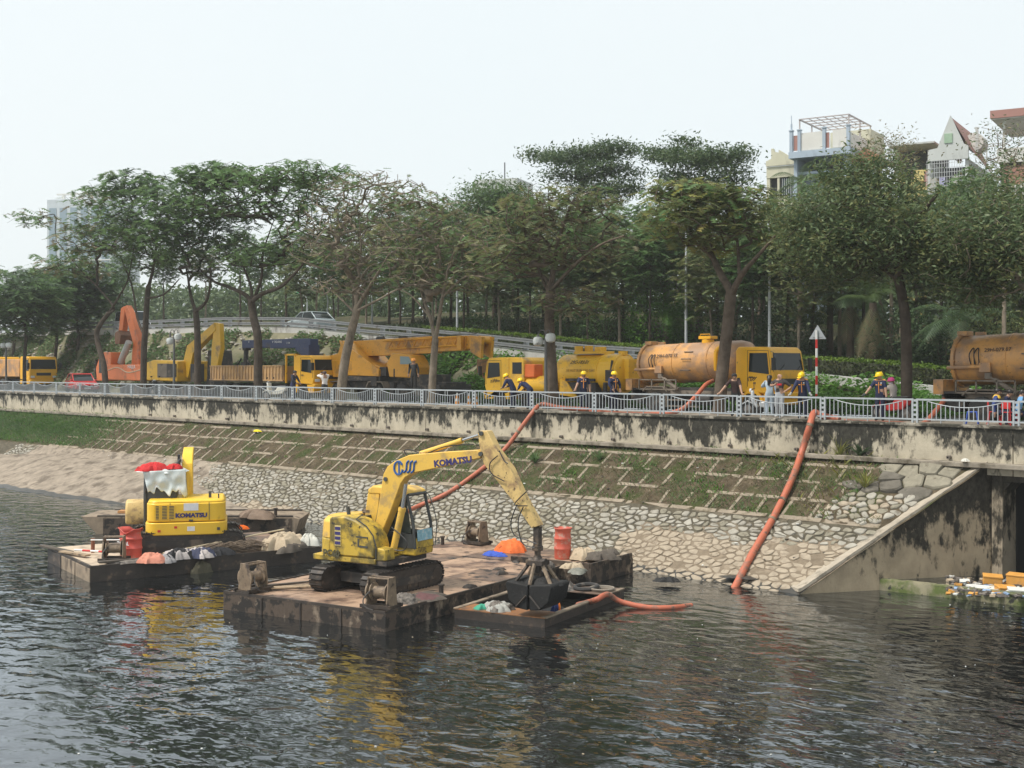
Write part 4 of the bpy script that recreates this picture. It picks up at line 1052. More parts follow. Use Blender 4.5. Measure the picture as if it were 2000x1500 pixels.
tall('tall_tree', 'tall rounded tree with big dark leaves above the first tanker truck', 70, 1365, 640, 400, [(1298, 302, 30, 13, 2, .4, -.9), (1342, 278, 20, 7, 2, .15, -.9), (1348, 312, 44, 18, 3, .7, -.9), (1402, 310, 40, 18, 3, .6, -.9), (1440, 300, 20, 11, 2, .25, -.9), (1422, 344, 30, 16, 3, .4, -.9), (1335, 348, 36, 14, 3, .4, -.9), (1375, 370, 45, 25, 3, .4, -.9)], 42, ['deep', 'dark'], 'flat')
tall('tall_tree', 'square topped green tree in front of the hazy block with mast', 66, 965, 640, 470, [(975, 395, 55, 42, 4, 1, -.9), (960, 440, 70, 40, 4, .6, -.9)], 43, ['dark', 'fern'], per=26)
tall('sparse_tree', 'sparse pinkish topped tree in front of the gabled house', 62, 1740, 560, 360, [(1735, 300, 45, 45, 3, 1, -.8)], 44, ['dry'], per=5, size=0.2, twigs=220, bark=m_barkp, tr=(0.12, 0.05))
tall('sparse_tree', 'thin topped tree in front of the red roofed house', 60, 1960, 560, 380, [(1960, 300, 50, 60, 3, 1, -.8)], 45, ['dry', 'dark'], per=5, size=0.2, twigs=200, bark=m_barkp, tr=(0.12, 0.05))

# ---- the wood on the slope: a few grown kinds, copied
def proto(kind, seed):
    r = np.random.default_rng(seed); T = Tree(); H = {'slim': 9.5, 'round': 8.5, 'droop': 8.0}[kind]
    T.path([(0, 0, -0.5), (r.normal(0, .15), 0, H * .35), (r.normal(0, .25), r.normal(0, .2), H * .7)], 0.15, 0.08)
    if kind == 'slim': pts = ell_points((0, 0, H), (2.3, 2.3, 3.0), 240, r, 0.3, -0.9)
    elif kind == 'round': pts = ell_points((0, 0, H), (3.0, 3.0, 3.2), 330, r, 0.3, -0.9)
    else: pts = ell_points((0, 0, H - .5), (3.2, 3.0, 3.8), 330, r, 0.3, -1)
    tips = T.grow(pts, first=len(T.P) - 4, r=r)
    V, F = T.mesh(0.011); me = bpy.data.meshes.new('trunk'); me.from_pydata(V, [], F); me.shade_smooth()
    P = np.array(T.P)[tips]
    return me, P, r
KINDS = []
for kind, seed, leaf, bark, nm in (('slim', 51, 'fern', m_bark, 'slender feathery tree'), ('round', 52, 'fern', m_bark, 'round feathery crowned tree'), ('droop', 53, 'olive', m_barkp, 'drooping pale trunked tree'), ('slim', 54, 'dry', m_barkp, 'thin brownish leaved tree'), ('round', 55, 'dark', m_barkr, 'brown trunked leafy tree')):
    me, P, r = proto(kind, seed); me.materials.append(bark)
    if leaf in ('fern', 'olive', 'dry'): V, F = fronds(P, 4, 0.8, r)
    else: V, F = leafcloud(spray(P, 20, 0.36, 0.75, r), 0.24, 0.36, 0.4, seed, 0.15)
    cm = bpy.data.meshes.new('crown'); cm.from_pydata([tuple(v) for v in V], [], [tuple(f) for f in F]); cm.materials.append(LF[leaf]); KINDS.append((me, cm, nm))
spots = [(560, 64, 0, 1.0), (620, 66, 3, .9), (690, 65, 2, 1.05), (760, 64, 0, .95), (805, 63, 4, 1.0), (830, 68, 1, 1.0), (880, 65, 0, 1.0), (915, 70, 1, 1.0), (950, 63, 2, .9), (1010, 66, 1, 1.0),
         (1060, 70, 0, 1.0), (1110, 64, 4, 1.0), (1165, 66, 2, 1.0), (1215, 64, 1, 1.0), (1265, 68, 0, 1.0), (1300, 63, 2, .95), (1345, 66, 1, 1.0), (1400, 70, 1, 1.0), (1440, 64, 4, .95), (1490, 66, 2, 1.0),
         (1540, 64, 1, 1.0), (1590, 66, 4, 1.0), (1640, 63, 2, 1.0), (1690, 67, 1, 1.0), (1730, 63, 4, .9), (1790, 65, 2, 1.0), (1840, 63, 1, 1.0), (1890, 66, 4, 1.0), (1945, 63, 1, 1.0), (1995, 65, 2, 1.0), (2050, 66, 1, 1.0), (2110, 64, 4, 1.0), (2180, 66, 1, 1.05),
         (590, 60.3, 2, .8), (650, 60.5, 1, .75), (715, 60.2, 2, .8), (780, 60.6, 1, .8), (845, 60.3, 2, .85), (905, 60.4, 0, .8), (975, 60.4, 2, .85), (1035, 60.3, 1, .8), (1095, 60.5, 2, .85), (1150, 60.3, 1, .85), (1210, 60.6, 2, .9), (1270, 60.2, 1, .8), (1390, 60.5, 2, .85), (1470, 60.3, 1, .85), (1560, 60.4, 2, .85),
         (320, 66, 0, .9), (400, 70, 3, .9), (470, 66, 0, .9), (240, 64, 0, .8), (510, 76, 1, .9), (660, 80, 1, .9), (850, 84, 4, 1.0), (1000, 84, 1, 1.1), (1150, 82, 4, 1.1), (1320, 82, 1, 1.1), (1480, 80, 4, 1.1), (1620, 80, 1, 1.1), (1760, 78, 2, 1.1), (1900, 78, 1, 1.1), (2030, 78, 4, 1.15)]
BESIDE = [(0, 'before the office tower'), (330, 'behind the yellow road excavator'), (440, 'above the dark blue crane arm'), (540, 'by the guardrail bend'), (640, 'above the crane truck cab'), (725, 'above the crane turret'), (840, 'above the crane boom'), (935, 'above the boom tip'), (990, 'left of the small vacuum truck'), (1080, 'right behind the small vacuum truck cab'),
          (1140, 'above the small vacuum tank'), (1230, 'above the gap between the two tank trucks'), (1330, 'above the rear of the first tanker'), (1430, 'behind the first tanker cab'), (1510, 'just right of the lamp post over the first tanker cab'), (1575, 'behind the road sign'), (1620, 'right of the road sign'), (1700, 'above the worker in yellow helmet at the right'),
          (1780, 'right of the slender trunk'), (1850, 'above the rear of the second tanker'), (1930, 'above the second tanker tank'), (1985, 'at the right edge of the picture')]
seen = {}
for px, Y, k, s in spots:
    me, cm, nm = KINDS[k]; p = at(px, 650, Y)
    where = [b for a, b in BESIDE if a <= px][-1]; far_ = 'far back ' if Y > 74 else ''
    lab = '%s %s%s' % (nm, far_, where); seen[lab] = seen.get(lab, 0) + 1
    if seen[lab] > 1: lab += ', ' + ('right hand one', 'lowest one', 'thickest one', 'palest one')[min(3, seen[lab] - 2)]
    t = thing('wood_tree', lab, 'tree', (p.x, Y, zterr(p.x, Y) - 0.1), random.uniform(0, 6.28), 'trees of the wood on the slope')
    t.scale = (s * 0.85, s * 0.85, s * random.uniform(0.74, 0.9))
    link('trunk', me, t); link('crown', cm, t)

# palms and banana-like clumps
def palm(px, Y, h, n, L, label, leaf='palm', dead=0, px_top=None):
    p = at(px, 650, Y); z0 = zterr(p.x, Y) - 0.1
    t = thing('palm_tree', label, 'palm', (p.x, Y, z0)); r = random.Random(int(px))
    q = MB(); q.tube([(0, 0, -0.3), (0.05, 0, h * .5), (0, 0, h)], [0.24, 0.18, 0.2], 9); q.build('trunk', m_barkr, t)
    for kk in range(n + dead):
        az = 2 * math.pi * kk / n + r.uniform(-.3, .3); el = r.uniform(0.2, 1.3) if kk < n else r.uniform(-1.3, -0.9); V = []; F = []; P0 = Vector((0, 0, h)); ln = L * r.uniform(.8, 1.1)
        d = Vector((math.cos(az) * math.cos(el), math.sin(az) * math.cos(el), math.sin(el))); p_ = P0.copy(); st = ln / 12
        for i in range(12):
            d = (d + Vector((0, 0, -0.14))).normalized(); p2 = p_ + d * st; sd = d.cross(Vector((0, 0, 1))).normalized()
            w = ln * 0.24 * math.sin(math.pi * (i + 1.5) / 14)
            for s in (-1, 1):
                for q2 in (0.25, 0.75):
                    c = p_.lerp(p2, q2); tp = c + sd * s * w + d * w * .5 + Vector((0, 0, -w * .45)); b = len(V)
                    V += [tuple(c - d * st * .16), tuple(c + d * st * .16), tuple(tp)]; F.append((b, b + 1, b + 2))
            p_ = p2
        me = bpy.data.meshes.new('frond'); me.from_pydata(V, [], F); me.materials.append(LF[leaf] if kk < n else LF['dry']); link('frond', me, t)
palm(1880, 60.5, 3.0, 16, 3.0, 'dark stout palm behind the rear of the second tanker', 'deep', 6)
palm(1705, 60.5, 3.4, 12, 2.8, 'palm with brown hanging dead fronds right of the road sign', 'palm', 14)
palm(1660, 62, 3.6, 10, 2.8, 'palm with drooping fronds close behind the road sign', 'deep', 8)
palm(1562, 88, 11.5, 12, 3.0, 'tall thin palm rising in front of the cream house', 'palm', 2)
palm(1300, 61.5, 2.4, 13, 2.6, 'green palm behind the rear end of the first tanker', 'fresh', 0)
palm(1620, 64, 4.6, 12, 2.6, 'green palm low behind the sign', 'palm', 2)

# ---- bushes, bank planting, undergrowth
def bush(px, Y, w, h, n, label, leaf, size=0.22, name='bush', z=None, dx=None):
    p = at(px, 700, Y); z0 = (zterr(p.x, Y) if z is None else z); r = np.random.default_rng(int(px * 7 + Y))
    t = thing(name, label, 'bush', (p.x, Y, z0), 0, None)
    C = ell_points((0, 0, h * .45), (w, w * .7, h * .6), n, r, 0.45, -0.7)
    V, F = leafcloud(C, size, 0.42, 0.45, int(px)); raw('foliage', V, F, LF[leaf], t)
    q = MB()
    for k in range(7): a_ = r.uniform(0, 6.28); q.tube([(0, 0, -.1), (math.cos(a_) * w * .3, math.sin(a_) * w * .2, h * .4), (math.cos(a_) * w * .6, math.sin(a_) * w * .4, h * .8)], [.03, .02, .008], 4)
    q.build('stem', m_barkr, t)
for k, (px, Y, w, h, n, lab, lf) in enumerate([(1285, 61.5, 2.6, 4.4, 3600, 'bright green bamboo like thicket above the rear of the first tanker', 'fresh'), (1350, 62.5, 2.0, 3.4, 2600, 'leafy green thicket right of the bamboo thicket', 'fresh'), (1180, 61.5, 2.4, 3.0, 2600, 'feathery green shrub above the small vacuum tank', 'fern'),
        (1120, 62, 2.0, 2.6, 2200, 'green shrub behind the thick brown trunk', 'fern'), (1450, 61.5, 2.2, 3.6, 2800, 'dark shrub behind the first tanker cab', 'deep'), (1540, 61.5, 2.4, 3.2, 2800, 'dark shrub left of the road sign', 'deep'), (1760, 61.5, 2.6, 3.0, 2800, 'dark shrub behind the slender trunk', 'deep'), (1840, 62, 2.4, 3.0, 2600, 'dark shrub left of the stout palm', 'deep'), (1960, 61.5, 2.8, 3.4, 3000, 'olive shrub above the second tanker', 'olive'), (1010, 62, 2.2, 2.2, 2000, 'dark green shrub above the crane boom tip', 'dark'), (930, 62, 2.0, 1.8, 1800, 'low shrub above the crane boom', 'fern')]):
    bush(px, Y, w, h, n, lab, lf)
# understorey of strap leaves behind the hedge
n = 26000; xs = rng.uniform(-74, -12, n); ys = 59.4 + rng.uniform(0, 1, n) ** 1.3 * 12; zs = np.array([zterr(x, y) for x, y in zip(xs, ys)])
az = rng.uniform(0, 6.28, n); ln = rng.uniform(0.35, 0.95, n); lean = rng.uniform(0.2, 0.9, n)
B_ = np.stack([xs, ys, zs], 1); d = np.stack([np.cos(az) * lean, np.sin(az) * lean, np.ones(n)], 1); mid = B_ + d * ln[:, None] * 0.55; tip = mid + np.stack([np.cos(az) * lean * 1.6, np.sin(az) * lean * 1.6, 0.1 * np.ones(n)], 1) * ln[:, None] * 0.45
sd = np.stack([-np.sin(az), np.cos(az), np.zeros(n)], 1) * 0.035
V = np.empty((n, 5, 3)); V[:, 0] = B_ - sd; V[:, 1] = B_ + sd; V[:, 2] = mid + sd; V[:, 3] = mid - sd; V[:, 4] = tip
Vt = V.reshape(-1, 3); b_ = np.arange(n) * 5
F = np.concatenate([np.stack([b_, b_ + 1, b_ + 2, b_ + 3], 1)]); F2 = np.stack([b_ + 3, b_ + 2, b_ + 4, b_ + 4], 1)
me = bpy.data.meshes.new('undergrowth'); me.from_pydata([tuple(v) for v in Vt], [], [tuple(f) for f in F] + [tuple(f[:3]) for f in F2]); me.materials.append(leafmat('strap_leaf', [(0.036, 0.058, 0.026), (0.065, 0.1, 0.042), (0.12, 0.14, 0.07)], 0.5, 0.25)); stuff(link('undergrowth', me))
# distant wood closing the gaps
n = 75000; xs = rng.uniform(-190, 10, n); ys = rng.uniform(88, 104, n); hh = np.where(xs < -62, 9.5, 6.5) + 1.6 * np.sin(xs * 0.21) + 1.1 * np.sin(xs * 0.53 + 1); zs = 8 + rng.uniform(0, 1, n) ** 0.8 * hh 
V, F = leafcloud(np.stack([xs, ys, zs], 1), 0.85, 0.5, 0.3, 77); stuff(raw('far_wood', V, F, LF['dark']))
# planting on the bank between road and ramp: lush on the right, tufts on the left
def bank_leaves(name, x0, x1, y0, y1, n, size, leaf, hmax, thr, seed, kind=True):
    r = np.random.default_rng(seed); xs = r.uniform(x0, x1, n); ys = r.uniform(y0, y1, n)
    f = np.sin(xs * 1.3 + ys) + np.sin(xs * 0.47 - ys * 1.7 + 2) + np.sin(ys * 2.3 + xs * 2.9) * .6
    k = f > thr; xs, ys, f = xs[k], ys[k], f[k]
    zs = np.array([zterr(x, y) for x, y in zip(xs, ys)]) + r.uniform(0, 1, len(xs)) * hmax * np.clip(f - thr, 0.25, 1.0)
    V, F = leafcloud(np.stack([xs, ys, zs], 1), size, 0.6, 0.5, seed); return stuff(raw(name, V, F, LF[leaf]))
bank_leaves('ground_cover', -60, -14, 46.9, 51.4, 30000, 0.24, 'fresh', 0.75, -1.2, 5)
bank_leaves('bank_weeds', -130, -56, 47.6, 51.6, 34000, 0.24, 'fern', 0.5, -0.5, 6)
bank_leaves('dry_weeds', -130, -56, 47.4, 51.6, 14000, 0.3, 'dry', 0.35, -0.6, 8)
# rubble stones on the dry bank
q = MB(); rr = random.Random(9)
for k in range(900):
    x, y = rr.uniform(-120, -57), rr.uniform(47.8, 51.5); s = rr.uniform(0.08, 0.26); v, f = lathe([(0.6 * s, -s * .3), (s, 0), (s * .7, s * .45)], 5); q.add((v, f), 0, Matrix.Translation((x, y, zterr(x, y) + .02)) @ Matrix.Rotation(rr.uniform(0, 3), 4, 'Z') @ Matrix.Rotation(rr.uniform(-.4, .4), 4, 'X'))
stuff(q.build('rubble', M('rubble', (0.30, 0.28, 0.235), 0.9, 0.2, 3), ang=25))

# ---- grass and weeds on the river slope
def slope_grass(name, n, fn, h, leaf, seed, wid=0.012):
    r = np.random.default_rng(seed); xs = r.uniform(-100, -19, n) ; ts = r.uniform(3.5, 6.9, n)
    k = (fn(xs, ts) > r.uniform(0, 1, n)) & (xs < -21.8 + ts / 6.99 * 3.4 - np.where(ts > 3.9, 2.9, 0.8)); xs, ts = xs[k], ts[k]; n = len(xs)
    hs = r.uniform(-0.0, 0.02, n); B_ = np.stack([xs, SL0 + ts * SLC - hs * SLS, ts * SLS + hs * SLC], 1)
    az = r.uniform(0, 6.28, n); ln = h * r.uniform(0.4, 1.3, n); le = r.uniform(0.1, 1.0, n)
    d = np.stack([np.cos(az) * le, np.sin(az) * le - 0.25, np.ones(n)], 1); sd = np.stack([-np.sin(az), np.cos(az), np.zeros(n)], 1) * wid
    mid = B_ + d * ln[:, None] * .5; tip = mid + d * ln[:, None] * .4 + np.stack([np.cos(az) * le, np.sin(az) * le - .2, -0.3 * np.ones(n)], 1) * ln[:, None] * .3
    V = np.empty((n, 4, 3)); V[:, 0] = B_ - sd; V[:, 1] = B_ + sd; V[:, 2] = mid + sd * .8; V[:, 3] = tip
    return stuff(raw(name, V.reshape(-1, 3), np.arange(n * 4).reshape(n, 4), LF[leaf]))
def patch(xs, ts): return 0.5 + 0.30 * np.sin(xs * 1.9 + 1.3 * np.sin(ts * 2.1)) + 0.28 * np.sin(xs * 0.83 + ts * 2.7 + 1) + .25 * np.sin(xs * 4.3 - ts * 3.1)
slope_grass('slope_grass', 60000, lambda x, t: np.clip(patch(x, t) - 0.28, 0, 1) * np.where(x > -46, 1.0, 0.25) * np.where(x > -76, 1, 0), 0.16, 'fern', 61)
slope_grass('fresh_weeds', 26000, lambda x, t: np.clip(patch(x + 3, t + 1) - 0.55, 0, 1) * np.where(x > -44, 1.3, 0.25) * np.where((t < 4.4) | (x > -36), 1, 0.3), 0.17, 'fresh', 62, 0.02)
slope_grass('dry_grass', 30000, lambda x, t: np.clip(patch(x - 5, t) - 0.2, 0, 1) * np.where(x > -34, 0.9, 0.3), 0.15, 'dry', 63)
slope_grass('tall_grass', 7000, lambda x, t: np.exp(-((x + 25.0) / 1.6) ** 2) * np.clip((t - 4.6) / 1.6, 0, 1) + 0.6 * np.exp(-((x + 23.2) / .7) ** 2), 0.34, 'gold', 64, 0.014)
slope_grass('lawn', 70000, lambda x, t: np.clip((-x - 72) / 7, 0, 1) * np.clip(1.15 - np.abs(t - 5.2) / 2.2, 0, 1), 0.2, 'fern', 65, 0.02)
slope_grass('lawn_fresh', 30000, lambda x, t: np.clip((-x - 73) / 7, 0, 1) * np.clip(patch(x * .3, t) , 0, 1), 0.2, 'fresh', 66, 0.02)
# ============================================================ VEHICLES ON THE ROAD
ROADZ = 4.98
def lx(px, Y): return at(px, 750, Y).x
def paint(n, c, dirt=(0.26, 0.16, 0.085), damt=0.4, **k): return M(n, c, 0.42, 0.07, 1.5, dirt=dirt, damt=damt, dscale=k.pop('dscale', 1.1), dirt2=(0.13, 0.085, 0.05), d2amt=k.pop('d2amt', 0.22), d2scale=9, **k)
p_orange = paint('tank_orange', (0.61, 0.31, 0.095), (0.34, 0.20, 0.11), 0.66)
p_cab = paint('cab_yellow', (0.80, 0.41, 0.012), (0.5, 0.27, 0.05), 0.25)
p_yel = paint('truck_yellow', (0.78, 0.44, 0.022), (0.35, 0.22, 0.09), 0.38)
p_crane = paint('crane_orange', (0.66, 0.31, 0.022), (0.28, 0.15, 0.05), 0.42)
p_blue = paint('crane_blue', (0.018, 0.032, 0.10), (0.05, 0.045, 0.045), 0.3)
p_tan = paint('bed_tan', (0.45, 0.27, 0.11), (0.2, 0.13, 0.08), 0.5)
p_exy = paint('excavator_yellow', (0.70, 0.40, 0.02), (0.28, 0.17, 0.06), 0.4)
p_exo = paint('excavator_orange', (0.62, 0.16, 0.045), (0.25, 0.10, 0.05), 0.4)
m_chas = M('chassis_dark', (0.035, 0.032, 0.03), 0.7, 0.2, 3, dirt=(0.14, 0.11, 0.08), damt=0.45, dscale=2)
m_chasd = M('chassis_dusty', (0.17, 0.14, 0.11), 0.85, 0.2, 3, dirt=(0.07, 0.06, 0.05), damt=0.4, dscale=2)
m_tyre = M('tyre', (0.035, 0.034, 0.033), 0.85, 0.2, 6, dirt=(0.13, 0.11, 0.09), damt=0.4, dscale=3)
m_rim = M('rim', (0.28, 0.26, 0.24), 0.6, 0.15, 4, dirt=(0.12, 0.10, 0.08), damt=0.5, dscale=3, metal=0.3)
m_glass = glass('cab_glass', (0.014, 0.019, 0.02), 0.05)
m_blk = M('black_plastic', (0.022, 0.022, 0.023), 0.55, 0.2)
m_lens = M('headlight_lens', (0.7, 0.72, 0.72), 0.15, 0.05)
m_amber = M('amber_lens', (0.6, 0.2, 0.02), 0.2, 0.05)
m_ink = M('lettering_black', (0.03, 0.028, 0.03), 0.6, 0.1)
m_inkw = M('lettering_white', (0.7, 0.7, 0.7), 0.6, 0.1)
m_chrome = M('cylinder_rod', (0.55, 0.55, 0.55), 0.2, 0.05, metal=0.9)
FRONT = (R_(90), 0, 0)
_wm = {}
def wheel(t, c, R, w, side=-1, dual=False, rim=None, name='wheel'):
    key = (R, w, rim.name if rim else '')
    if key not in _wm:
        q = MB(); pr = [(R * .55, -w / 2), (R * .86, -w / 2), (R * .97, -w * .38), (R, -w * .2), (R, w * .2), (R * .97, w * .38), (R * .86, w / 2), (R * .55, w / 2)]
        v, f = lathe(pr + [pr[0]], 22); q.add(([(p[0], p[2], p[1]) for p in v], f)); a = q.build('tyre', m_tyre); 
        q = MB(); v, f = lathe([(0.02, -w * .12), (R * .14, -w * .3), (R * .2, -w * .3), (R * .22, -w * .1), (R * .46, -w * .05), (R * .52, -w * .42), (R * .58, -w * .47), (R * .58, w * .4)], 18)
        q.add(([(p[0], p[2], p[1]) for p in v], f))
        for k in range(8): a_ = k * math.pi / 4; q.cyl((math.cos(a_) * R * .33, -w * .14, math.sin(a_) * R * .33), (math.cos(a_) * R * .33, -w * .02, math.sin(a_) * R * .33), R * .045, n=6)
        b = q.build('rim', rim or m_rim); _wm[key] = (a.data, b.data); bpy.data.objects.remove(a); bpy.data.objects.remove(b)
    a, b = _wm[key]
    o = link(name, a, t, loc=c)
    if side > 0: o.rotation_euler = (0, 0, math.pi)
    link('rim', b, o)
    if dual: 
        o2 = link(name, a, t, loc=(c[0], c[1] - side * (w + .06), c[2]))
    return o
def plate(q, pts, th, m=0):
    """flat panel with thickness from a planar outline"""
    P = [Vector(p) for p in pts]; nrm = (P[1] - P[0]).cross(P[2] - P[0]).normalized() * th; n = len(P)
    q.add(([tuple(p) for p in P] + [tuple(p + nrm) for p in P], [tuple(range(n - 1, -1, -1)), tuple(range(n, 2 * n))] + [(i, (i + 1) % n, (i + 1) % n + n, i + n) for i in range(n)]), m)
def cab(t, x0, x1, w, z0, z1, mp, wins=1, rake=0.16, fl=True, windz=None):
    """flat nosed lorry cab facing +x"""
    h = z1 - z0; zw = z0 + h * 0.50 if windz is None else windz; xs = lambda z: x1 - 0.02 if z < zw else x1 - 0.02 - rake * (z - zw) / (z1 - zw)
    q = MB(); q.prism([(x0, z0 + .1), (x1 - .1, z0), (x1, z0 + h * .2), (x1, zw), (xs(z1 - .18), z1 - .16), (xs(z1) - .14, z1), (x0 + .12, z1 + .02), (x0, z1 - .14)], -w / 2, w / 2)
    body = q.build('cab', mp, t, bevel=0.06)
    q = MB(); e = 0.012; zt = z1 - .24
    plate(q, [(xs(zw + .06) + e, -w / 2 + .12, zw + .06), (xs(zw + .06) + e, w / 2 - .12, zw + .06), (xs(zt) + e, w / 2 - .16, zt), (xs(zt) + e, -w / 2 + .16, zt)], 0.012); q.build('windscreen', m_glass, t)
    for s in (-1, 1):
        xa, xb = x0 + (x1 - x0) * .36, x1 - .20; y = s * (w / 2 + .004)
        q = MB(); pts = [(xa, y, zw + .0), (xb, y, zw - .10), (xb - rake * .6, y, zt), (xa + .04, y, zt)]
        plate(q, pts if s < 0 else pts[::-1], 0.012); q.build('side_window', m_glass, t)
        q = MB(); r = 0.012
        dl = [(xa - .07, y, z0 + .3), (xa - .07, y, zt + .1), (xb - rake * .6 + .06, y, zt + .1), (xb + .10, y, zw - .14), (xb + .08, y, z0 + .42)]
        q.tube(dl, r, 4); q.build('door_seam', m_blk, t)
        q = MB(); q.box((xa + .12, s * (w / 2 + .025), zw - .22), (.2, .035, .05)); q.build('door_handle', m_blk, t)
        q = MB(); q.tube([(x1 - .12, s * w / 2, zt + .05), (x1 + .12, s * (w / 2 + .18), zt + .02), (x1 + .12, s * (w / 2 + .18), zw)], .016, 5); q.box((x1 + .13, s * (w / 2 + .18), zw + h * .16), (.08, .2, h * .26)); q.build('mirror', m_blk, t, bevel=.01)
        q = MB(); q.box((x1 + .0, s * (w / 2 - .26), z0 + h * .16), (.05, .34, .17)); q.build('headlight', m_lens, t, bevel=.02)
    q = MB(); q.box((x1 + .0, 0, z0 + h * .27), (.04, w * .52, h * .12)); 
    for k in range(3): q.box((x1 + .02, 0, z0 + h * (.235 + .035 * k)), (.03, w * .5, .018))
    q.build('grille', m_blk, t)
    q = MB()
    for s in (-.3, .25): q.tube([(x1 + .03, s * w, zw + .04), (xs(zw + .3) + .03, s * w + .42, zw + .30)], .012, 4)
    q.build('wiper', m_blk, t)
    q = MB(); q.box((x1 - .06, 0, z0 - .04), (.3, w, .24)); q.build('bumper', mp, t, bevel=.04)
    return body
def vtext(t, s, size, m, x, y, z, face=-1, **k):
    return text('lettering', s, size, m, t, (x, y, z), (R_(90), 0, 0 if face < 0 else math.pi), **k)

def tanker(px_rear, Y, label, plate_txt, sc=1.0, name='tanker_truck'):
    """vacuum tanker facing +x; origin on the road under the rear end, y=0 the near side"""
    t = thing(name, label, 'tanker truck', (lx(px_rear, Y), Y + 1.15, ROADZ), 0, 'orange vacuum tankers'); t.scale = (sc, sc, sc)
    w = 2.25; za = 2.12; r = 0.84; x0, x1 = 0.45, 5.75
    q = MB(); ring = []
    prof = [(x0 - .12, .25), (x0 - .06, .62), (x0 + .03, .78), (x0 + .10, r), (x0 + 1.0, r), (x1 - .5, r), (x1 - .18, r * .92), (x1, r * .70), (x1 + .1, .3)]
    v, f = lathe([(b, a) for a, b in prof], 36); q.add(([(p[2], p[1], p[0] + za + .03 * (p[2] - x0)) for p in v], f)); q.build('tank', p_orange, t)
    q = MB(); v, f = lathe([(r * .9, x0 - .06), (r + .07, x0 - .05), (r + .07, x0 + .06), (r * .99, x0 + .07)], 36); q.add(([(p[2], p[1], p[0] + za) for p in v], f))
    for k in range(14): a = k * math.pi / 7; q.cyl((x0 - .1, math.cos(a) * (r + .03), za + math.sin(a) * (r + .03)), (x0 + .1, math.cos(a) * (r + .03), za + math.sin(a) * (r + .03)), .03, n=6)
    q.box((x0 + .05, 0, za + r + .08), (.34, .5, .16)); q.box((x0 + .55, .1, za + r + .06), (.35, .12, .14)); q.build('rear_door_ring', p_orange, t, bevel=.01)
    for xx in (2.2, 4.0):
        q = MB(); v, f = lathe([(r + .004, xx), (r + .022, xx + .01), (r + .022, xx + .07), (r + .004, xx + .08)], 36); q.add(([(p[2], p[1], p[0] + za + .03 * (p[2] - x0)) for p in v], f)); q.build('tank_band', p_orange, t)
    q = MB(); q.cyl((3.55, 0, za + r - .05), (3.55, 0, za + r + .2), .26, n=16); q.box((3.55, 0, za + r + .28), (.62, .5, .13)); q.tube([(3.3, -.2, za + r + .3), (3.3, -.2, za + r + .42), (3.8, -.2, za + r + .42), (3.8, -.2, za + r + .3)], .02, 4); q.build('manhole', p_cab, t, bevel=.01)
    q = MB(); q.tube(smoothpath([(4.55, -.80, za - .25), (4.60, -.88, za + .2), (4.62, -.86, za + .55), (4.80, -.62, za + .82), (4.98, -.45, za + 1.28)], 5), .085, 8); q.build('suction_pipe', p_cab, t)
    for k, (xx, zz) in enumerate(((3.1, .52), (3.05, .22), (3.0, -.25))):
        yy = -math.sqrt(max(0, r * r - zz * zz)); q = MB(); q.tube([(xx - .22, yy + .02, za + zz), (xx - .22, yy - .09, za + zz), (xx + .22, yy - .09, za + zz), (xx + .22, yy + .02, za + zz)], .022, 5); q.build('step_rung', m_chasd, t)
    for dx in (0, .16):
        q = MB(); q.tube(smoothpath([(1.1 + dx, -r - .0, za - .12), (1.08 + dx, -r - .08, za + .2), (1.16 + dx, -r * .86 - .04, za + .42), (1.24 + dx, -r - .08, za + .2), (1.22 + dx, -r, za - .12)], 5), .018, 5); q.build('hose_loop', m_blk, t)
    q = MB(); q.cyl((.3, -r - .05, za - .24), (1.45, -r - .05, za - .20), .06, n=8); q.box((1.62, -r - .03, za - .22), (.36, .16, .3)); q.build('latch_bar', p_orange, t)
    q = MB(); q.box((1.72, -r - .05, za - .5), (.2, .12, .2)); q.cyl((1.78, -r - .08, za - .52), (1.98, -r - .12, za - .64), .04, n=8); q.cyl((1.95, -r - .12, za - .62), (2.75, -r - .16, za - 1.06), .085, n=10); q.build('tipping_cylinder', m_chasd, t)
    q = MB()
    q.box((3.0, -.86, za - 1.18), (5.6, .08, .16)); q.box((3.0, .86, za - 1.18), (5.6, .08, .16))
    for zz in (za - .66, za - 1.06): q.box((1.7, -1.08, zz), (2.0, .05, .05))
    for xx in (.7, 1.4, 2.1, 2.7): q.box((xx, -1.08, za - .86), (.05, .05, .44))
    q.build('side_frame', m_chasd, t)
    q = MB(); q.box((3.6, 0, .78), (7.0, .8, .22)); q.box((3.2, 0, .98), (4.8, 1.3, .3)); q.prism([(.1, .62), (.6, .40), (.95, .72), (.95, 1.06), (.1, 1.1)], -.9, .9); q.cyl((3.6, -.9, .66), (4.5, -.9, .66), .24, n=12); q.build('chassis', m_chas, t, bevel=.01)
    q = MB(); q.prism([(.9, .98), (1.12, 1.18), (2.0, 1.18), (2.25, .98), (2.22, .96), (2.0, 1.14), (1.12, 1.14), (.94, .96)], -1.12, -.5); q.build('mudguard', m_chasd, t)
    q = MB(); q.box((.0, 0, za - .88), (.36, 1.9, .5)); q.build('rear_box', p_orange, t, bevel=.02)
    q = MB(); q.box((2.9, -.97, .62), (1.9, .04, .06)); q.box((2.9, -.97, .36), (1.9, .04, .06)); [q.box((xx, -.97, .55), (.05, .04, .5)) for xx in (2.1, 3.7)]; q.build('side_guard', m_chasd, t)
    cx0, cx1 = 5.75, 7.55
    cab(t, cx0, cx1, w, .92, 2.80, p_cab, windz=1.82)
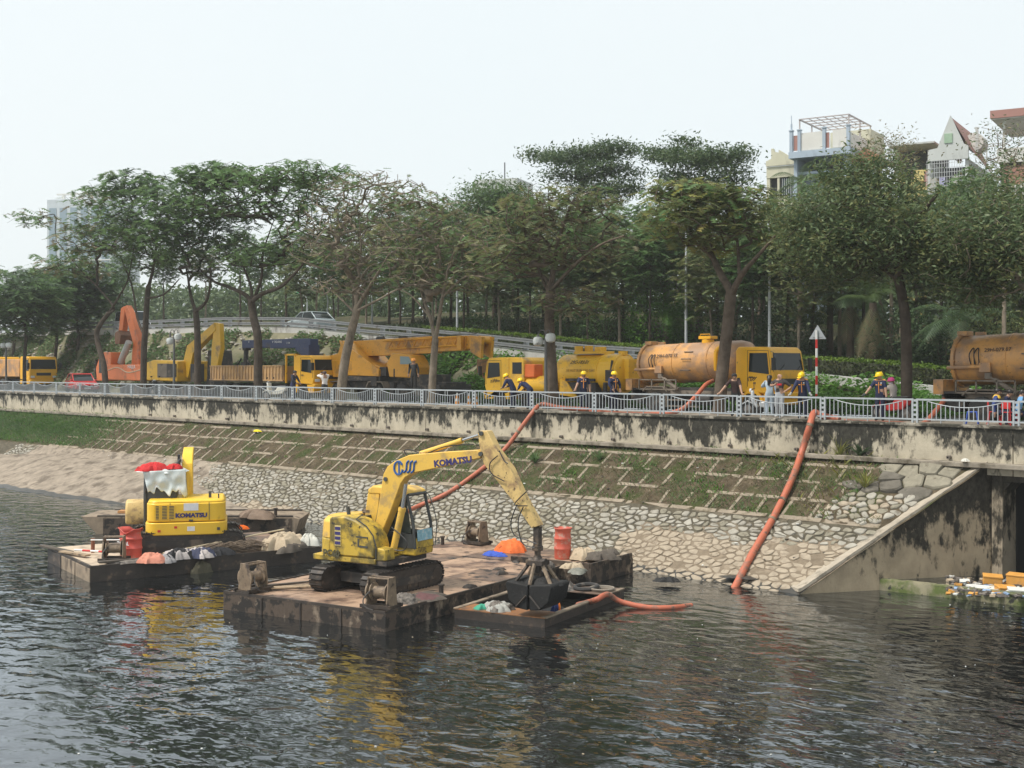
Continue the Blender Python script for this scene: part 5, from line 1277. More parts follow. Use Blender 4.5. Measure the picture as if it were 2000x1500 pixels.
    q = MB(); q.prism([(cx0 + .14, .5), (cx0 + .25, .82), (cx0 + .55, 1.06), (cx0 + 1.05, 1.06), (cx0 + 1.3, .82), (cx0 + 1.38, .5), (cx0 + 1.26, .5), (cx0 + 1.16, .78), (cx0 + .98, .94), (cx0 + .58, .94), (cx0 + .36, .76), (cx0 + .26, .5)], -w / 2 - .03, w / 2 + .03); q.build('wheel_arch', p_cab, t, bevel=.01)
    q = MB(); q.prism([(cx0 + 1.32, .45), (cx1, .5), (cx1, .95), (cx0 + 1.34, .95)], -w / 2, w / 2); q.build('step_panel', p_cab, t, bevel=.03)
    q = MB(); q.box((cx0 + .16, -w / 2 - .01, 1.42), (.12, .03, .3)); q.build('side_vent', m_blk, t)
    for yy in (-.86, .86):
        s = -1 if yy < 0 else 1
        wheel(t, (1.55, s * .98, .47), .47, .26, s, True); wheel(t, (cx0 + .78, s * 1.0, .47), .47, .26, s)
    a = 0.42; vt = vtext(t, plate_txt, (.24 if sc == 1 else .19), m_ink, 2.0, -r * math.cos(a) - .05, za + r * math.sin(a) + .01, ext=.004)
    vt.rotation_euler = (R_(90) - a * 1.0, R_(-1.7), 0)
    # the firm's sign on the door
    q = MB(); z = 1.52; x = cx0 + .72; y = -w / 2 - .004
    q.tube([(x - .09, y, z - .08), (x - .11, y, z + .04), (x - .02, y, z + .08), (x + .03, y, z), (x - .01, y, z - .08)], .016, 4)
    for k in range(2): q.tube([(x + .06 + k * .09, y, z - .07), (x + .11 + k * .09, y, z), (x + .22 + k * .08, y, z + .09)], .018, 4)
    q.build('door_emblem', m_ink, t)
    return t
tanker(1222, 42.55, 'whole orange vacuum tanker with yellow cab parked behind the railing', '29H-070.55')
tanker(1828, 42.3, 'orange vacuum tanker cut off by the right edge, only its tank in view', '29H-079.07', 1.05)

# ---- small yellow vacuum truck, facing left
Y = 42.9; t = thing('vacuum_truck', 'small yellow vacuum truck facing left with rounded tank and orange box', 'vacuum truck', (lx(1205, Y), Y + 1.0, ROADZ), math.pi)
w = 2.0; Lv = lx(1205, Y) - lx(945, Y)
# local x runs to the left of the picture; near side is +y
cab(t, Lv - 1.75, Lv - .05, w, .75, 2.45, p_yel, windz=1.55)
q = MB(); plate(q, [(Lv - 1.5, w / 2 + .004, 1.52), (Lv - 1.72 - .3, w / 2 + .004, 1.52), (Lv - 2.02, w / 2 + .004, 2.2), (Lv - 1.5, w / 2 + .004, 2.2)][::-1], .012)
q = MB(); q.prism([(Lv - 2.75, .8), (Lv - 1.75, .8), (Lv - 1.75, 2.47), (Lv - 2.6, 2.45), (Lv - 2.75, 2.3)], -w / 2, w / 2); q.build('crew_cab', p_yel, t, bevel=.05)
q = MB(); q.box((Lv - 2.3, w / 2 + .003, 1.95), (.62, .02, .55)); q.build('crew_window', m_glass, t)
q = MB(); q.box((Lv - 3.0, .62, 1.82), (.75, .6, .62)); q.build('orange_box', M('box_orange', (0.75, 0.16, 0.03), 0.6, 0.08), t, bevel=.05)
q = MB(); v, f = lathe([(.05, Lv - 4.75), (.44, Lv - 4.7), (.44, Lv - 2.4), (.05, Lv - 2.35)], 20); q.add(([(p[2], p[1] + .5, p[0] + 1.15) for p in v], f)); q.build('water_tank', p_yel, t)
xt0, xt1 = 0.35, Lv - 4.55
q = MB(); v, f = lathe([(.3, xt0 - .14), (.75, xt0 - .04), (.86, xt0 + .10), (.86, xt1 - .12), (.78, xt1), (.3, xt1 + .06)], 32); q.add(([(p[2], p[1], p[0] + 1.72) for p in v], f)); q.build('sludge_tank', p_yel, t)
q = MB()
for xx in (xt0 + .04, xt0 + 1.0): v, f = lathe([(.86, xx), (.90, xx + .01), (.90, xx + .07), (.86, xx + .08)], 32); q.add(([(p[2], p[1], p[0] + 1.72) for p in v], f))
q.box((xt0 + 1.9, 0, 2.66), (1.7, .9, .12)); q.cyl((xt0 + 1.5, 0, 2.6), (xt0 + 1.5, 0, 2.92), .27, n=14); q.cyl((xt0 + 2.3, -.1, 2.6), (xt0 + 2.3, -.1, 2.98), .2, n=12); q.cyl((xt0 + 2.65, .2, 2.6), (xt0 + 2.65, .2, 2.96), .2, n=12); q.box((xt0 + .15, 0, 2.62), (.3, .3, .2)); q.box((xt0 - .22, -.2, 1.9), (.35, .9, .9)); q.build('tank_fittings', p_yel, t, bevel=.01)
q = MB(); q.box((xt0 + 1.9, .93, 1.42), (1.75, .1, .12)); q.prism([(xt0 + 1.0, 1.3), (xt0 + 2.9, 1.3), (xt0 + 2.9, 1.0), (xt0 + 2.2, .8), (xt0 + 1.0, .8)], .5, .9); q.build('pump_bay', m_chas, t)
q = MB(); q.prism([(xt0 + 2.75, 1.35), (xt0 + 3.15, 1.45), (xt0 + 3.2, .72), (xt0 + 2.1, .6)], .82, .95); q.build('tool_panel', p_yel, t, bevel=.01)
q = MB(); q.box((xt0 + .18, .88, 1.62), (.42, .12, .5)); q.cyl((xt0 + .1, .8, 2.3), (xt0 + .12, .88, 1.8), .05, n=6); q.cyl((xt0 + .5, .82, .9), (xt0 + .45, .86, 1.3), .1, n=8); q.cyl((xt0 + .4, .85, .78), (xt0 + .4, 1.0, .78), .14, n=12); q.build('valve', m_chas, t)
q = MB(); q.box((Lv / 2 - .2, 0, .62), (Lv - .8, .8, .2)); q.box((Lv / 2 - .6, 0, .8), (Lv - 2.6, 1.5, .18)); q.build('chassis', m_chas, t)
q = MB(); q.prism([(Lv - 1.55, .45), (Lv - 1.4, .82), (Lv - .8, .82), (Lv - .62, .45), (Lv - .05, .45), (Lv - .05, .8), (Lv - 1.75, .8), (Lv - 1.75, .45)], -w / 2, w / 2); q.build('wheel_arch', p_yel, t, bevel=.02)
for s in (-1, 1): wheel(t, (Lv - 1.1, s * .86, .4), .4, .22, s); wheel(t, (1.5, s * .86, .4), .4, .22, s, True)
vtext(t, '29C-183.21', .24, m_ink, xt0 + 2.1, .76, 2.22, 1, shear=.25).rotation_euler = (R_(90 - 30), 0, math.pi)
vtext(t, 'XE HUT BUN KEO DAY', .17, M('faded_lettering', (0.36, 0.20, 0.03), 0.7, 0.1), xt0 + 1.95, .875, 1.84, 1)
vtext(t, 'nW', .3, m_ink, Lv - .72, w / 2 + .02, 1.32, 1)

# ---- orange mobile crane, boom to the right
Y = 44.6; X = lambda px: lx(px, Y + 1.1) - lx(664, Y); Z = lambda px, py: at(px, py, Y + 1.1).z - ROADZ
t = thing('mobile_crane', 'big orange mobile crane with its boom lowered over the cab', 'crane', (lx(664, Y), Y + 1.2, ROADZ))
xe = X(888)
q = MB(); q.box((xe / 2, 0, .95), (xe, 1.5, .5)); q.box((xe * .2, 0, 1.35), (xe * .42, 2.2, .28)); q.box((xe - 1.2, 0, .75), (2.3, 2.3, .6)); q.build('carrier', m_chas, t, bevel=.03)
for xx in (X(684), X(762), X(790) + .9, xe - 1.2):
    for s in (-1, 1): wheel(t, (xx, s * .95, .55), .55, .36, s)
for xx in (X(684), X(762)):
    for s in (-1, 1):
        q = MB(); q.prism([(xx - .85, .85), (xx - .6, 1.2), (xx + .6, 1.2), (xx + .85, .85), (xx + .8, .82), (xx + .56, 1.14), (xx - .56, 1.14), (xx - .8, .82)], s * .72, s * 1.2); q.build('mudguard', m_chasd, t)
q = MB(); q.box((xe * .36, -1.15, 1.2), (.5, .12, .5)); q.build('tool_box', m_chas, t)
for xx in (.55, .02): q = MB(); q.box((xe * xx, -1.13, .7), (.35, .25, .9)); q.build('outrigger', m_chas, t)
q = MB(); q.prism([(X(672), 1.55), (X(690), 1.5), (X(742), 1.5), (X(760), 1.55), (X(768), 2.0), (X(735), 2.35), (X(705), Z(705, 672)), (X(692), Z(692, 665)), (X(684), Z(684, 690)), (X(668), Z(668, 695))], -1.0, .9); q.build('turret', p_crane, t, bevel=.04)
q = MB(); q.prism([(X(690), Z(690, 665)), (X(700), Z(700, 672)), (X(768), Z(768, 722)), (X(768), Z(768, 735)), (X(720), Z(720, 733)), (X(700), Z(700, 700))], -1.14, -.98); q.build('side_plate', p_crane, t, bevel=.02)
q = MB(); q.box((X(685), 0, 1.9), (1.3, 2.1, 1.0)); q.build('counterweight', p_crane, t, bevel=.05)
zb = lambda px: Z(px, np.interp(px, (690, 950), (682, 668)))
def boomsec(pa, pb, hh, wd, mt=p_crane, nm='boom_section'):
    q = MB(); q.prism([(X(pa), zb(pa) - hh / 2), (X(pb), zb(pb) - hh / 2), (X(pb), zb(pb) + hh / 2), (X(pa), zb(pa) + hh / 2)], -wd / 2, wd / 2); return q.build(nm, mt, t, bevel=.02)
boomsec(690, 850, .92, .8); boomsec(846, 915, .78, .66); boomsec(910, 938, .64, .54)
q = MB(); za_, zb_ = -.12, .34
for px in range(770, 912, 16):
    a, b, c = X(px), X(px + 8), X(px + 16)
    q.tube([(a, -.52, zb(px) + za_), (b, -.52, zb(px + 8) + zb_), (c, -.52, zb(px + 16) + za_)], .035, 5)
q.tube([(X(768), -.52, zb(768) + za_), (X(915), -.52, zb(915) + za_)], .05, 6); q.tube([(X(760), -.52, zb(760) + zb_), (X(915), -.52, zb(915) + zb_)], .05, 6); q.box((X(910), -.5, zb(910)), (.3, .2, .7)); q.build('lattice_jib', p_crane, t)
q = MB(); q.prism([(X(928), zb(930) - .5), (X(948), Z(948, 700)), (X(951), Z(951, 658)), (X(925), Z(925, 655))], -.45, -.25); q.prism([(X(928), zb(930) - .5), (X(948), Z(948, 700)), (X(951), Z(951, 658)), (X(925), Z(925, 655))], .25, .45)
for px in (930, 944): q.cyl((X(px), -.4, zb(px) + .1), (X(px), .4, zb(px) + .1), .22, n=14)
q.build('boom_head', p_crane, t, bevel=.01)
q = MB(); q.box((X(940), 0, Z(940, 715)), (.35, .5, .7)); q.tube([(X(940), -.1, Z(940, 690)), (X(940), -.1, zb(940))], .025, 4); q.tube([(X(940), .1, Z(940, 690)), (X(940), .1, zb(940))], .025, 4); q.tube(smoothpath([(X(940), 0, Z(940, 722)), (X(941), 0, Z(940, 735)), (X(945), 0, Z(940, 738)), (X(946), 0, Z(940, 730))], 4), .05, 6); q.build('hook_block', M('hook_rust', (0.25, 0.13, 0.05), 0.7, 0.3), t)
q = MB(); q.cyl((X(742), 0, Z(742, 722)), (X(790), 0, zb(790) - .55), .2, n=12); q.cyl((X(785), 0, zb(785) - .6), (X(812), 0, zb(812) - .42), .12, n=10); q.build('lift_cylinder', p_crane, t)
q = MB(); q.prism([(X(790), 1.45), (X(838), 1.4), (X(842), 2.0), (X(838), 2.3), (X(830), Z(830, 693)), (X(795), Z(795, 690)), (X(785), 2.2)], -1.2, -.15); q.build('operator_cab', p_crane, t, bevel=.05)
q = MB(); plate(q, [(X(812), -1.205, 2.15), (X(836), -1.205, 2.15), (X(829), -1.205, Z(829, 697)), (X(812), -1.205, Z(812, 696))], .015); q.build('cab_window', glass('cab_glass_pale', (0.22, 0.30, 0.31), 0.08), t)
q = MB(); q.box((X(772), -.6, 1.75), (.6, .8, .5)); q.build('hydraulic_box', m_chas, t, bevel=.02); q = MB(); q.cyl((X(800), -1.1, 1.45), (X(800), -1.1, 1.9), .12, n=10); q.build('air_filter', m_chas, t); q = MB(); q.box((X(850), -.4, 1.25), (1.9, 1.2, .7)); q.build('engine_deck', m_chas, t, bevel=.02)
q = MB(); q.tube(smoothpath([(X(690), -.3, zb(690) + .5), (X(800), -.3, zb(800) + .52), (X(935), -.25, zb(935) + .45)], 6), .02, 4); q.cyl((X(740), -.2, zb(740) + .5), (X(752), -.2, zb(752) + .5), .13, n=8); q.box((X(790), -.2, zb(790) + .52), (.5, .25, .12)); q.build('hoist_rope', m_chas, t)

# ---- cargo truck with folded blue crane
Y = 43.4; X = lambda px: lx(px, Y) - lx(410, Y); Z = lambda px, py: at(px, py, Y).z - ROADZ
t = thing('crane_truck', 'yellow cargo truck with tan slatted bed and folded dark blue crane', 'truck', (lx(410, Y), Y + 1.2, ROADZ))
xc1 = X(612); xc0 = xc1 - 1.9; xb1 = X(553)
cab(t, xc0, xc1, 2.35, .95, Z(600, 694), p_cab, windz=1.75)
q = MB(); q.box((xb1 / 2, 0, 1.16), (xb1, 2.3, .14)); q.build('bed_floor', m_chasd, t)
q = MB(); q.box((xb1 / 2, -1.16, 1.62), (xb1, .05, .86)); q.box((xb1 / 2, 1.16, 1.62), (xb1, .05, .86)); q.box((.03, 0, 1.62), (.05, 2.3, .86)); q.box((xb1, 0, 1.62), (.05, 2.3, .86)); q.build('bed_board', p_tan, t)
n = int(xb1 / .32)
rib = None
for k in range(n):
    x = .12 + k * (xb1 - .24) / (n - 1)
    if rib is None: q = MB(); q.box((0, 0, 0), (.07, .05, .84)); o = q.build('bed_rib', p_tan, t, loc=(x, -1.205, 1.62)); rib = o.data
    else: link('bed_rib', rib, t, loc=(x, -1.205, 1.62))
q = MB(); q.box((xb1 / 2, -1.2, 2.06), (xb1, .08, .06)); q.box((xb1 / 2, -1.2, 1.2), (xb1, .08, .08)); q.build('bed_rail', p_tan, t)
q = MB()
for s in (-1, 1): q.box((xb1 + .1, s * 1.05, 1.9), (.1, .1, 1.7)); q.box((xc0 - .12, s * 1.05, 1.9), (.1, .1, 1.7))
q.box((xb1 + .1, 0, 2.72), (.1, 2.2, .1)); q.box(((xb1 + xc0) / 2, -1.05, 2.72), (xc0 - xb1, .1, .1)); q.build('headboard', p_cab, t, bevel=.01)
q = MB(); q.box((xc1 / 2, 0, .85), (xc1 - .4, .9, .26)); q.box((xc1 * .4, -.9, .6), (2.4, .3, .4)); q.cyl((xc1 * .62, -.8, .6), (xc1 * .72, -.8, .6), .3, n=12); q.build('chassis', m_chas, t)
q = MB(); q.prism([(xc0 + .2, .5), (xc0 + .4, 1.0), (xc0 + 1.2, 1.0), (xc0 + 1.4, .5), (xc1, .5), (xc1, 1.0), (xc0, 1.0), (xc0, .5)], -1.17, 1.17); q.build('wheel_arch', p_cab, t, bevel=.02)
for s in (-1, 1):
    for xx, d in ((1.6, True), (2.8, True), (xc0 + .8, False)): wheel(t, (xx, s * .98, .5), .5, .28, s, d)
X = lambda px: lx(px, Y + 1.2) - lx(410, Y); Z = lambda px, py: at(px, py, Y + 1.2).z - ROADZ
q = MB(); q.box((X(606), 0, Z(606, 690)), (.8, .8, 1.0)); q.prism([(X(584), Z(590, 682)), (X(598), Z(598, 696)), (X(614), Z(612, 695)), (X(614), Z(612, 662)), (X(590), Z(590, 662))], -.3, .3); q.cyl((X(604), 0, 1.0), (X(604), 0, 2.6), .32, n=14); q.build('crane_column', p_blue, t, bevel=.03)
q = MB(); q.box(((X(478) + X(602)) / 2, 0, Z(540, 671)), (X(602) - X(478), .42, .50)); q.box(((X(534) + X(600)) / 2, 0, Z(570, 671)), (X(600) - X(534), .5, .56)); q.build('crane_boom', p_blue, t, bevel=.03)
q = MB(); q.box((X(482), 0, Z(482, 675)), (.36, .4, .6)); q.cyl((X(481), 0, Z(481, 680)), (X(480), 0, Z(480, 708)), .15, n=10); q.box((X(480), 0, Z(480, 712)), (.5, .4, .3)); q.tube([(X(474), -.1, Z(474, 700)), (X(465), -.1, Z(465, 716)), (X(470), -.1, Z(470, 722))], .05, 6); q.tube([(X(486), -.1, Z(486, 704)), (X(494), -.1, Z(494, 718)), (X(488), -.1, Z(488, 722))], .05, 6); q.build('crane_grab', m_chas, t)
vtext(t, 'V TADANO', .2, m_inkw, X(548), -.26, Z(548, 668)); vtext(t, 'Z 100', .14, m_inkw, X(570), -.26, Z(570, 670)); vtext(t, 'V', .2, m_inkw, X(492), -.22, Z(492, 668))

# ---- excavators standing on the road
def tracks_simple(t, L, w, g, h):
    for s in (-1, 1):
        q = MB(); r = h / 2; pr = []
        for k in range(9): a = -math.pi / 2 + math.pi * k / 8; pr.append((L / 2 - r + r * math.cos(a), r + r * math.sin(a)))
        for k in range(9): a = math.pi / 2 + math.pi * k / 8; pr.append((-L / 2 + r + r * math.cos(a), r + r * math.sin(a)))
        q.prism(pr, s * g / 2 - w / 2, s * g / 2 + w / 2); tr = q.build('track', m_chas, t)
def armprism(t, name, prof, y0, y1, m, bevel=.03): q = MB(); q.prism(prof, y0, y1); return q.build(name, m, t, bevel=bevel)
Y = 44.5; X = lambda px: lx(px, Y + .8) - lx(352, Y); Z = lambda px, py: at(px, py, Y + .8).z - ROADZ
t = thing('excavator', 'yellow excavator on the road with folded boom and vertical stick', 'excavator', (lx(352, Y), Y + 1.3, ROADZ))
tracks_simple(t, 3.9, .6, 2.0, .85)
armprism(t, 'engine_house', [(X(304), 1.05), (X(365), 1.0), (X(365), Z(365, 705)), (X(318), Z(318, 703)), (X(304), Z(304, 708))], -1.25, 1.25, p_exy, .08)
q = MB(); q.box((X(338), -1.26, 1.75), (1.5, .04, .95)); q.build('grey_panel', m_chasd, t); q = MB(); q.box((X(355), -1.0, 1.75), (1.2, .6, .9)); q.build('step_box', m_chas, t)
armprism(t, 'cab', [(X(388), 1.05), (X(412), 1.05), (X(413), 2.0), (X(410), Z(410, 684)), (X(390), Z(390, 684))], .1, 1.2, m_chas, .06)
q = MB(); q.box((X(400), .09, 2.1), (.62, .03, 1.3)); q.build('cab_window', glass('cab_glass_teal', (0.10, 0.16, 0.16), 0.08), t); q = MB(); q.box((X(401), -1.1, 1.6), (.9, .5, 1.2)); q.build('side_box', m_chas, t)
armprism(t, 'boom', [(X(360), Z(360, 735)), (X(370), Z(370, 738)), (X(380), Z(380, 690)), (X(396), Z(396, 672)), (X(424), Z(424, 645)), (X(421), Z(421, 630)), (X(392), Z(392, 655)), (X(368), Z(368, 675)), (X(362), Z(362, 700))], -.62, -.2, p_exy)
armprism(t, 'stick', [(X(413), Z(413, 725)), (X(424), Z(424, 727)), (X(433), Z(433, 680)), (X(431), Z(431, 632)), (X(420), Z(420, 630)), (X(415), Z(415, 680))], -.58, -.26, p_exy)
q = MB(); q.cyl((X(394), -.4, Z(394, 655)), (X(412), -.4, Z(412, 640)), .09, n=8); q.cyl((X(410), -.4, Z(410, 641)), (X(422), -.4, Z(422, 632)), .05, n=8); q.build('stick_cylinder', p_exy, t)
armprism(t, 'bucket', [(X(408), .35), (X(424), .2), (X(431), .6), (X(428), 1.1), (X(414), 1.2)], -.9, .1, m_chas)
Y = 44.8; X = lambda px: lx(px, Y + 1.0) - lx(262, Y); Z = lambda px, py: at(px, py, Y + 1.0).z - ROADZ
t = thing('excavator', 'faded orange excavator on the road with its arm folded high', 'excavator', (lx(262, Y), Y + 1.3, ROADZ))
tracks_simple(t, 4.0, .6, 2.1, .85)
armprism(t, 'engine_house', [(X(226), 1.05), (X(305), 1.0), (X(305), Z(305, 713)), (X(296), Z(296, 712)), (X(226), Z(226, 712))], -1.3, 1.3, p_exo, .07)
armprism(t, 'cab', [(X(212), .95), (X(228), .95), (X(240), 2.2), (X(240), Z(240, 688)), (X(220), Z(220, 688)), (X(210), 1.9)], -1.25, -.1, p_exo, .06)
q = MB(); q.box((X(222), -1.26, 2.2), (.75, .03, 1.3)); q.box((X(208) , -.7, 1.9), (.06, 1.0, 1.3)); q.build('cab_window', m_glass, t)
armprism(t, 'boom', [(X(252), Z(252, 735)), (X(268), Z(268, 735)), (X(268), Z(268, 662)), (X(253), Z(253, 615)), (X(244), Z(244, 596)), (X(239), Z(239, 600)), (X(249), Z(249, 640)), (X(257), Z(257, 670))], -.2, .25, p_exo)
armprism(t, 'stick', [(X(229), Z(229, 652)), (X(236), Z(236, 654)), (X(241), Z(241, 612)), (X(240), Z(240, 598)), (X(234), Z(234, 602))], -.22, .2, p_exo)
armprism(t, 'bucket', [(X(229), Z(229, 672)), (X(238), Z(238, 672)), (X(241), Z(241, 655)), (X(236), Z(236, 645)), (X(229), Z(229, 650))], -.5, .5, M('bucket_rust', (0.16, 0.08, 0.045), 0.7, 0.3))
q = MB(); q.cyl((X(240), -.5, Z(240, 708)), (X(257), -.5, Z(257, 668)), .24, n=10); q.build('boom_cylinder', M('cylinder_grey', (0.40, 0.42, 0.40), 0.5, 0.1), t)
vtext(t, 'HALLA', .36, m_inkw, X(282), -1.32, 2.0); 
q = MB(); q.tube(smoothpath([(X(236), -1.31, 1.75), (X(255), -1.31, 1.95), (X(275), -1.31, 1.6), (X(300), -1.31, 1.8)], 6), .035, 4); q.build('side_stripe', M('stripe_cream', (0.55, 0.45, 0.3), 0.6, 0.1), t)

# ---- lorries and car at the left
def lorry(px, Y, name, label, cat):
    t = thing(name, label, cat, (lx(px, Y), Y + 1.2, ROADZ))
    cab(t, -1.9, 0, 2.4, .85, 2.85, p_cab, windz=1.75)
    q = MB(); q.box((-5.4, 0, 1.9), (6.6, 2.3, 1.5)); q.build('load_body', p_orange, t, bevel=.05)
    q = MB(); q.box((-4.5, 0, .8), (8.2, .9, .3)); q.build('chassis', m_chas, t); q = MB(); q.box((-1.0, 0, .72), (1.9, 2.36, .3)); q.build('step_panel', p_cab, t, bevel=.03)
    for s in (-1, 1): wheel(t, (-1.1, s * 1.0, .5), .5, .28, s); wheel(t, (-6.8, s * 1.0, .5), .5, .28, s, True); wheel(t, (-5.6, s * 1.0, .5), .5, .28, s, True)
    return t
lorry(58, 46.0, 'lorry', 'yellow lorry with wide windscreen near the left edge of the road', 'lorry')
lorry(-12, 45.8, 'lorry', 'yellow lorry cut off by the left edge of the picture', 'lorry')
def car(loc, rz, label, col, name='car', van=False):
    mp = M('car_paint_' + '_'.join('%d' % (c * 100) for c in col), col, 0.25, 0.03)
    t = thing(name, label, 'van' if van else 'car', loc, rz); L, w = 4.3, 1.72
    low = [(-L / 2, .32), (L / 2 - .1, .28), (L / 2, .5), (L / 2 - .08, .72), (L / 2 - 1.15, .92), (-L / 2 + .1, .98), (-L / 2, .75)]
    q = MB(); q.prism(low, -w / 2, w / 2); q.build('body', mp, t, bevel=.09)
    h = 2.0 if van else 1.48; gx = [(-L / 2 + .15, .9), (L / 2 - (.75 if van else 1.25), .88), (L / 2 - (1.5 if van else 2.1), h - .04), (-L / 2 + (.3 if van else .85), h - .03)]
    q = MB(); v, f = prism(gx, -w / 2 + .06, w / 2 - .06); v = [(x, y * (1 - .14 * max(0, (z - .9) / (h - .9))), z) for x, y, z in v]; q.add((v, f)); gh = q.build('cabin', m_glass, t, bevel=.04)
    q = MB(); (x2, z2), (x3, z3) = gx[2], gx[3]; q.add(prism([(x3 - .04, z3), (x2 + .06, z2 - .02), (x2 - .02, z2 + .05), (x3 + .1, z3 + .05)], -w / 2 + .13, w / 2 - .13)); 
    for s in (-1, 1):
        for (a, b) in ((gx[1], gx[2]), (gx[0], gx[3])): q.tube([(a[0], s * (w / 2 - .07), a[1]), (b[0], s * (w / 2 - .16), b[1])], .045, 5)
        q.tube([(-.3, s * (w / 2 - .06), .92), (-.35, s * (w / 2 - .155), h - .05)], .035, 5)
    q.build('roof', mp, t, bevel=.02)
    for s in (-1, 1):
        wheel(t, (L / 2 - .85, s * (w / 2 - .09), .31), .31, .2, s); wheel(t, (-L / 2 + .8, s * (w / 2 - .09), .31), .31, .2, s)
        q = MB(); q.box((L / 2 - .1, s * .62, .62), (.18, .36, .13)); q.build('headlight', m_lens, t, bevel=.03); q = MB(); q.box((L / 2 - 1.25, s * (w / 2 + .08), .98), (.16, .2, .14)); q.build('mirror', mp, t, bevel=.03)
    q = MB(); q.box((L / 2 - .02, 0, .5), (.06, .9, .16)); q.build('grille', m_blk, t); q = MB(); q.box((L / 2 + .0, 0, .38), (.04, .46, .12)); q.build('number_plate', m_inkw, t)
    return t
car((lx(150, 45.4), 45.8, ROADZ), -.25, 'red car with pale bonnet between the yellow lorry and the orange excavator', (0.50, 0.03, 0.03))
def on_ramp(px, py, Y): p = at(px, py, Y); return (p.x, Y, zr(p.x) + .004)
car(on_ramp(603, 640, 54), math.pi, 'pale grey car passing behind the guardrail bend on the ramp', (0.30, 0.35, 0.36))
car(on_ramp(262, 640, 54), 0, 'white van on the ramp behind the raised orange arm', (0.62, 0.64, 0.66), 'van', True)
# ============================================================ BARGES AND THE TWO WORKING EXCAVATORS
m_hull = M('hull_rust', (0.085, 0.060, 0.042), 0.75, 0.35, 2.2, dirt=(0.30, 0.235, 0.17), damt=0.36, dscale=2.4, dstretch=1.4, dirt2=(0.018, 0.014, 0.011), d2amt=0.52, d2scale=2.2, bump=0.5, bscale=18)
m_hulld = M('hull_dark', (0.040, 0.030, 0.023), 0.6, 0.35, 2.5, dirt=(0.16, 0.11, 0.07), damt=0.33, dscale=2.6, bump=0.5, bscale=18)
m_hullp = M('hull_pale', (0.26, 0.20, 0.14), 0.8, 0.25, 2.5, dirt=(0.07, 0.05, 0.035), damt=0.45, dscale=2.2, dstretch=2.5, bump=0.4, bscale=18)
m_deck = M('deck_steel', (0.39, 0.26, 0.175), 0.5, 0.22, 1.6, dirt=(0.12, 0.072, 0.05), damt=0.54, dscale=0.9, dirt2=(0.05, 0.035, 0.028), d2amt=0.34, d2scale=2.2, bump=0.35, bscale=20)
m_deckd = M('deck_dark', (0.15, 0.10, 0.072), 0.5, 0.25, 1.6, dirt=(0.33, 0.21, 0.135), damt=0.42, dscale=1.2, dirt2=(0.03, 0.024, 0.02), d2amt=0.4, d2scale=2.2, bump=0.4, bscale=20)
m_rusty = M('winch_rust', (0.22, 0.16, 0.105), 0.7, 0.25, 5, dirt=(0.05, 0.035, 0.028), damt=0.48, dscale=4, dirt2=(0.38, 0.31, 0.22), d2amt=0.25, d2scale=7, bump=0.3)
m_cable = M('steel_cable', (0.05, 0.045, 0.04), 0.6, 0.25, 8)
m_sludge = M('black_sludge', (0.008, 0.0075, 0.007), 0.75, 0.3, 4, dirt=(0.05, 0.045, 0.04), damt=0.3, dscale=5, bump=1.0, bscale=16)
m_junk = M('grey_rubbish', (0.16, 0.14, 0.12), 0.85, 0.4, 6, dirt=(0.03, 0.028, 0.025), damt=0.45, dscale=5, bump=0.8, bscale=20)
m_ey = M('digger_yellow', (0.72, 0.45, 0.075), 0.5, 0.06, 1.5, dirt=(0.44, 0.29, 0.10), damt=0.45, dscale=2.2, dirt2=(0.14, 0.075, 0.03), d2amt=0.17, d2scale=9)
m_eyd = M('digger_yellow_dirty', (0.56, 0.38, 0.045), 0.5, 0.12, 2, dirt=(0.15, 0.115, 0.03), damt=0.62, dscale=2.0, dirt2=(0.035, 0.03, 0.02), d2amt=0.31, d2scale=5)
m_ey2 = M('digger_yellow_clean', (0.80, 0.50, 0.035), 0.38, 0.05, 1.5, dirt=(0.52, 0.31, 0.05), damt=0.25, dscale=1.5, dirt2=(0.16, 0.08, 0.03), d2amt=0.12, d2scale=9)
m_arm = M('digger_arm_worn', (0.60, 0.42, 0.16), 0.55, 0.12, 2, dirt=(0.30, 0.19, 0.09), damt=0.46, dscale=2.2, dirt2=(0.09, 0.055, 0.03), d2amt=0.28, d2scale=7)
m_shoe = M('track_steel', (0.045, 0.038, 0.033), 0.55, 0.3, 6, dirt=(0.13, 0.095, 0.07), damt=0.38, dscale=5, metal=0.2)
m_navy = M('letter_navy', (0.035, 0.028, 0.13), 0.5, 0.05)
m_logob = M('logo_blue', (0.03, 0.10, 0.30), 0.5, 0.05)
m_cabdk = M('cab_dark', (0.05, 0.055, 0.055), 0.5, 0.2, 4, dirt=(0.15, 0.12, 0.09), damt=0.3, dscale=3)

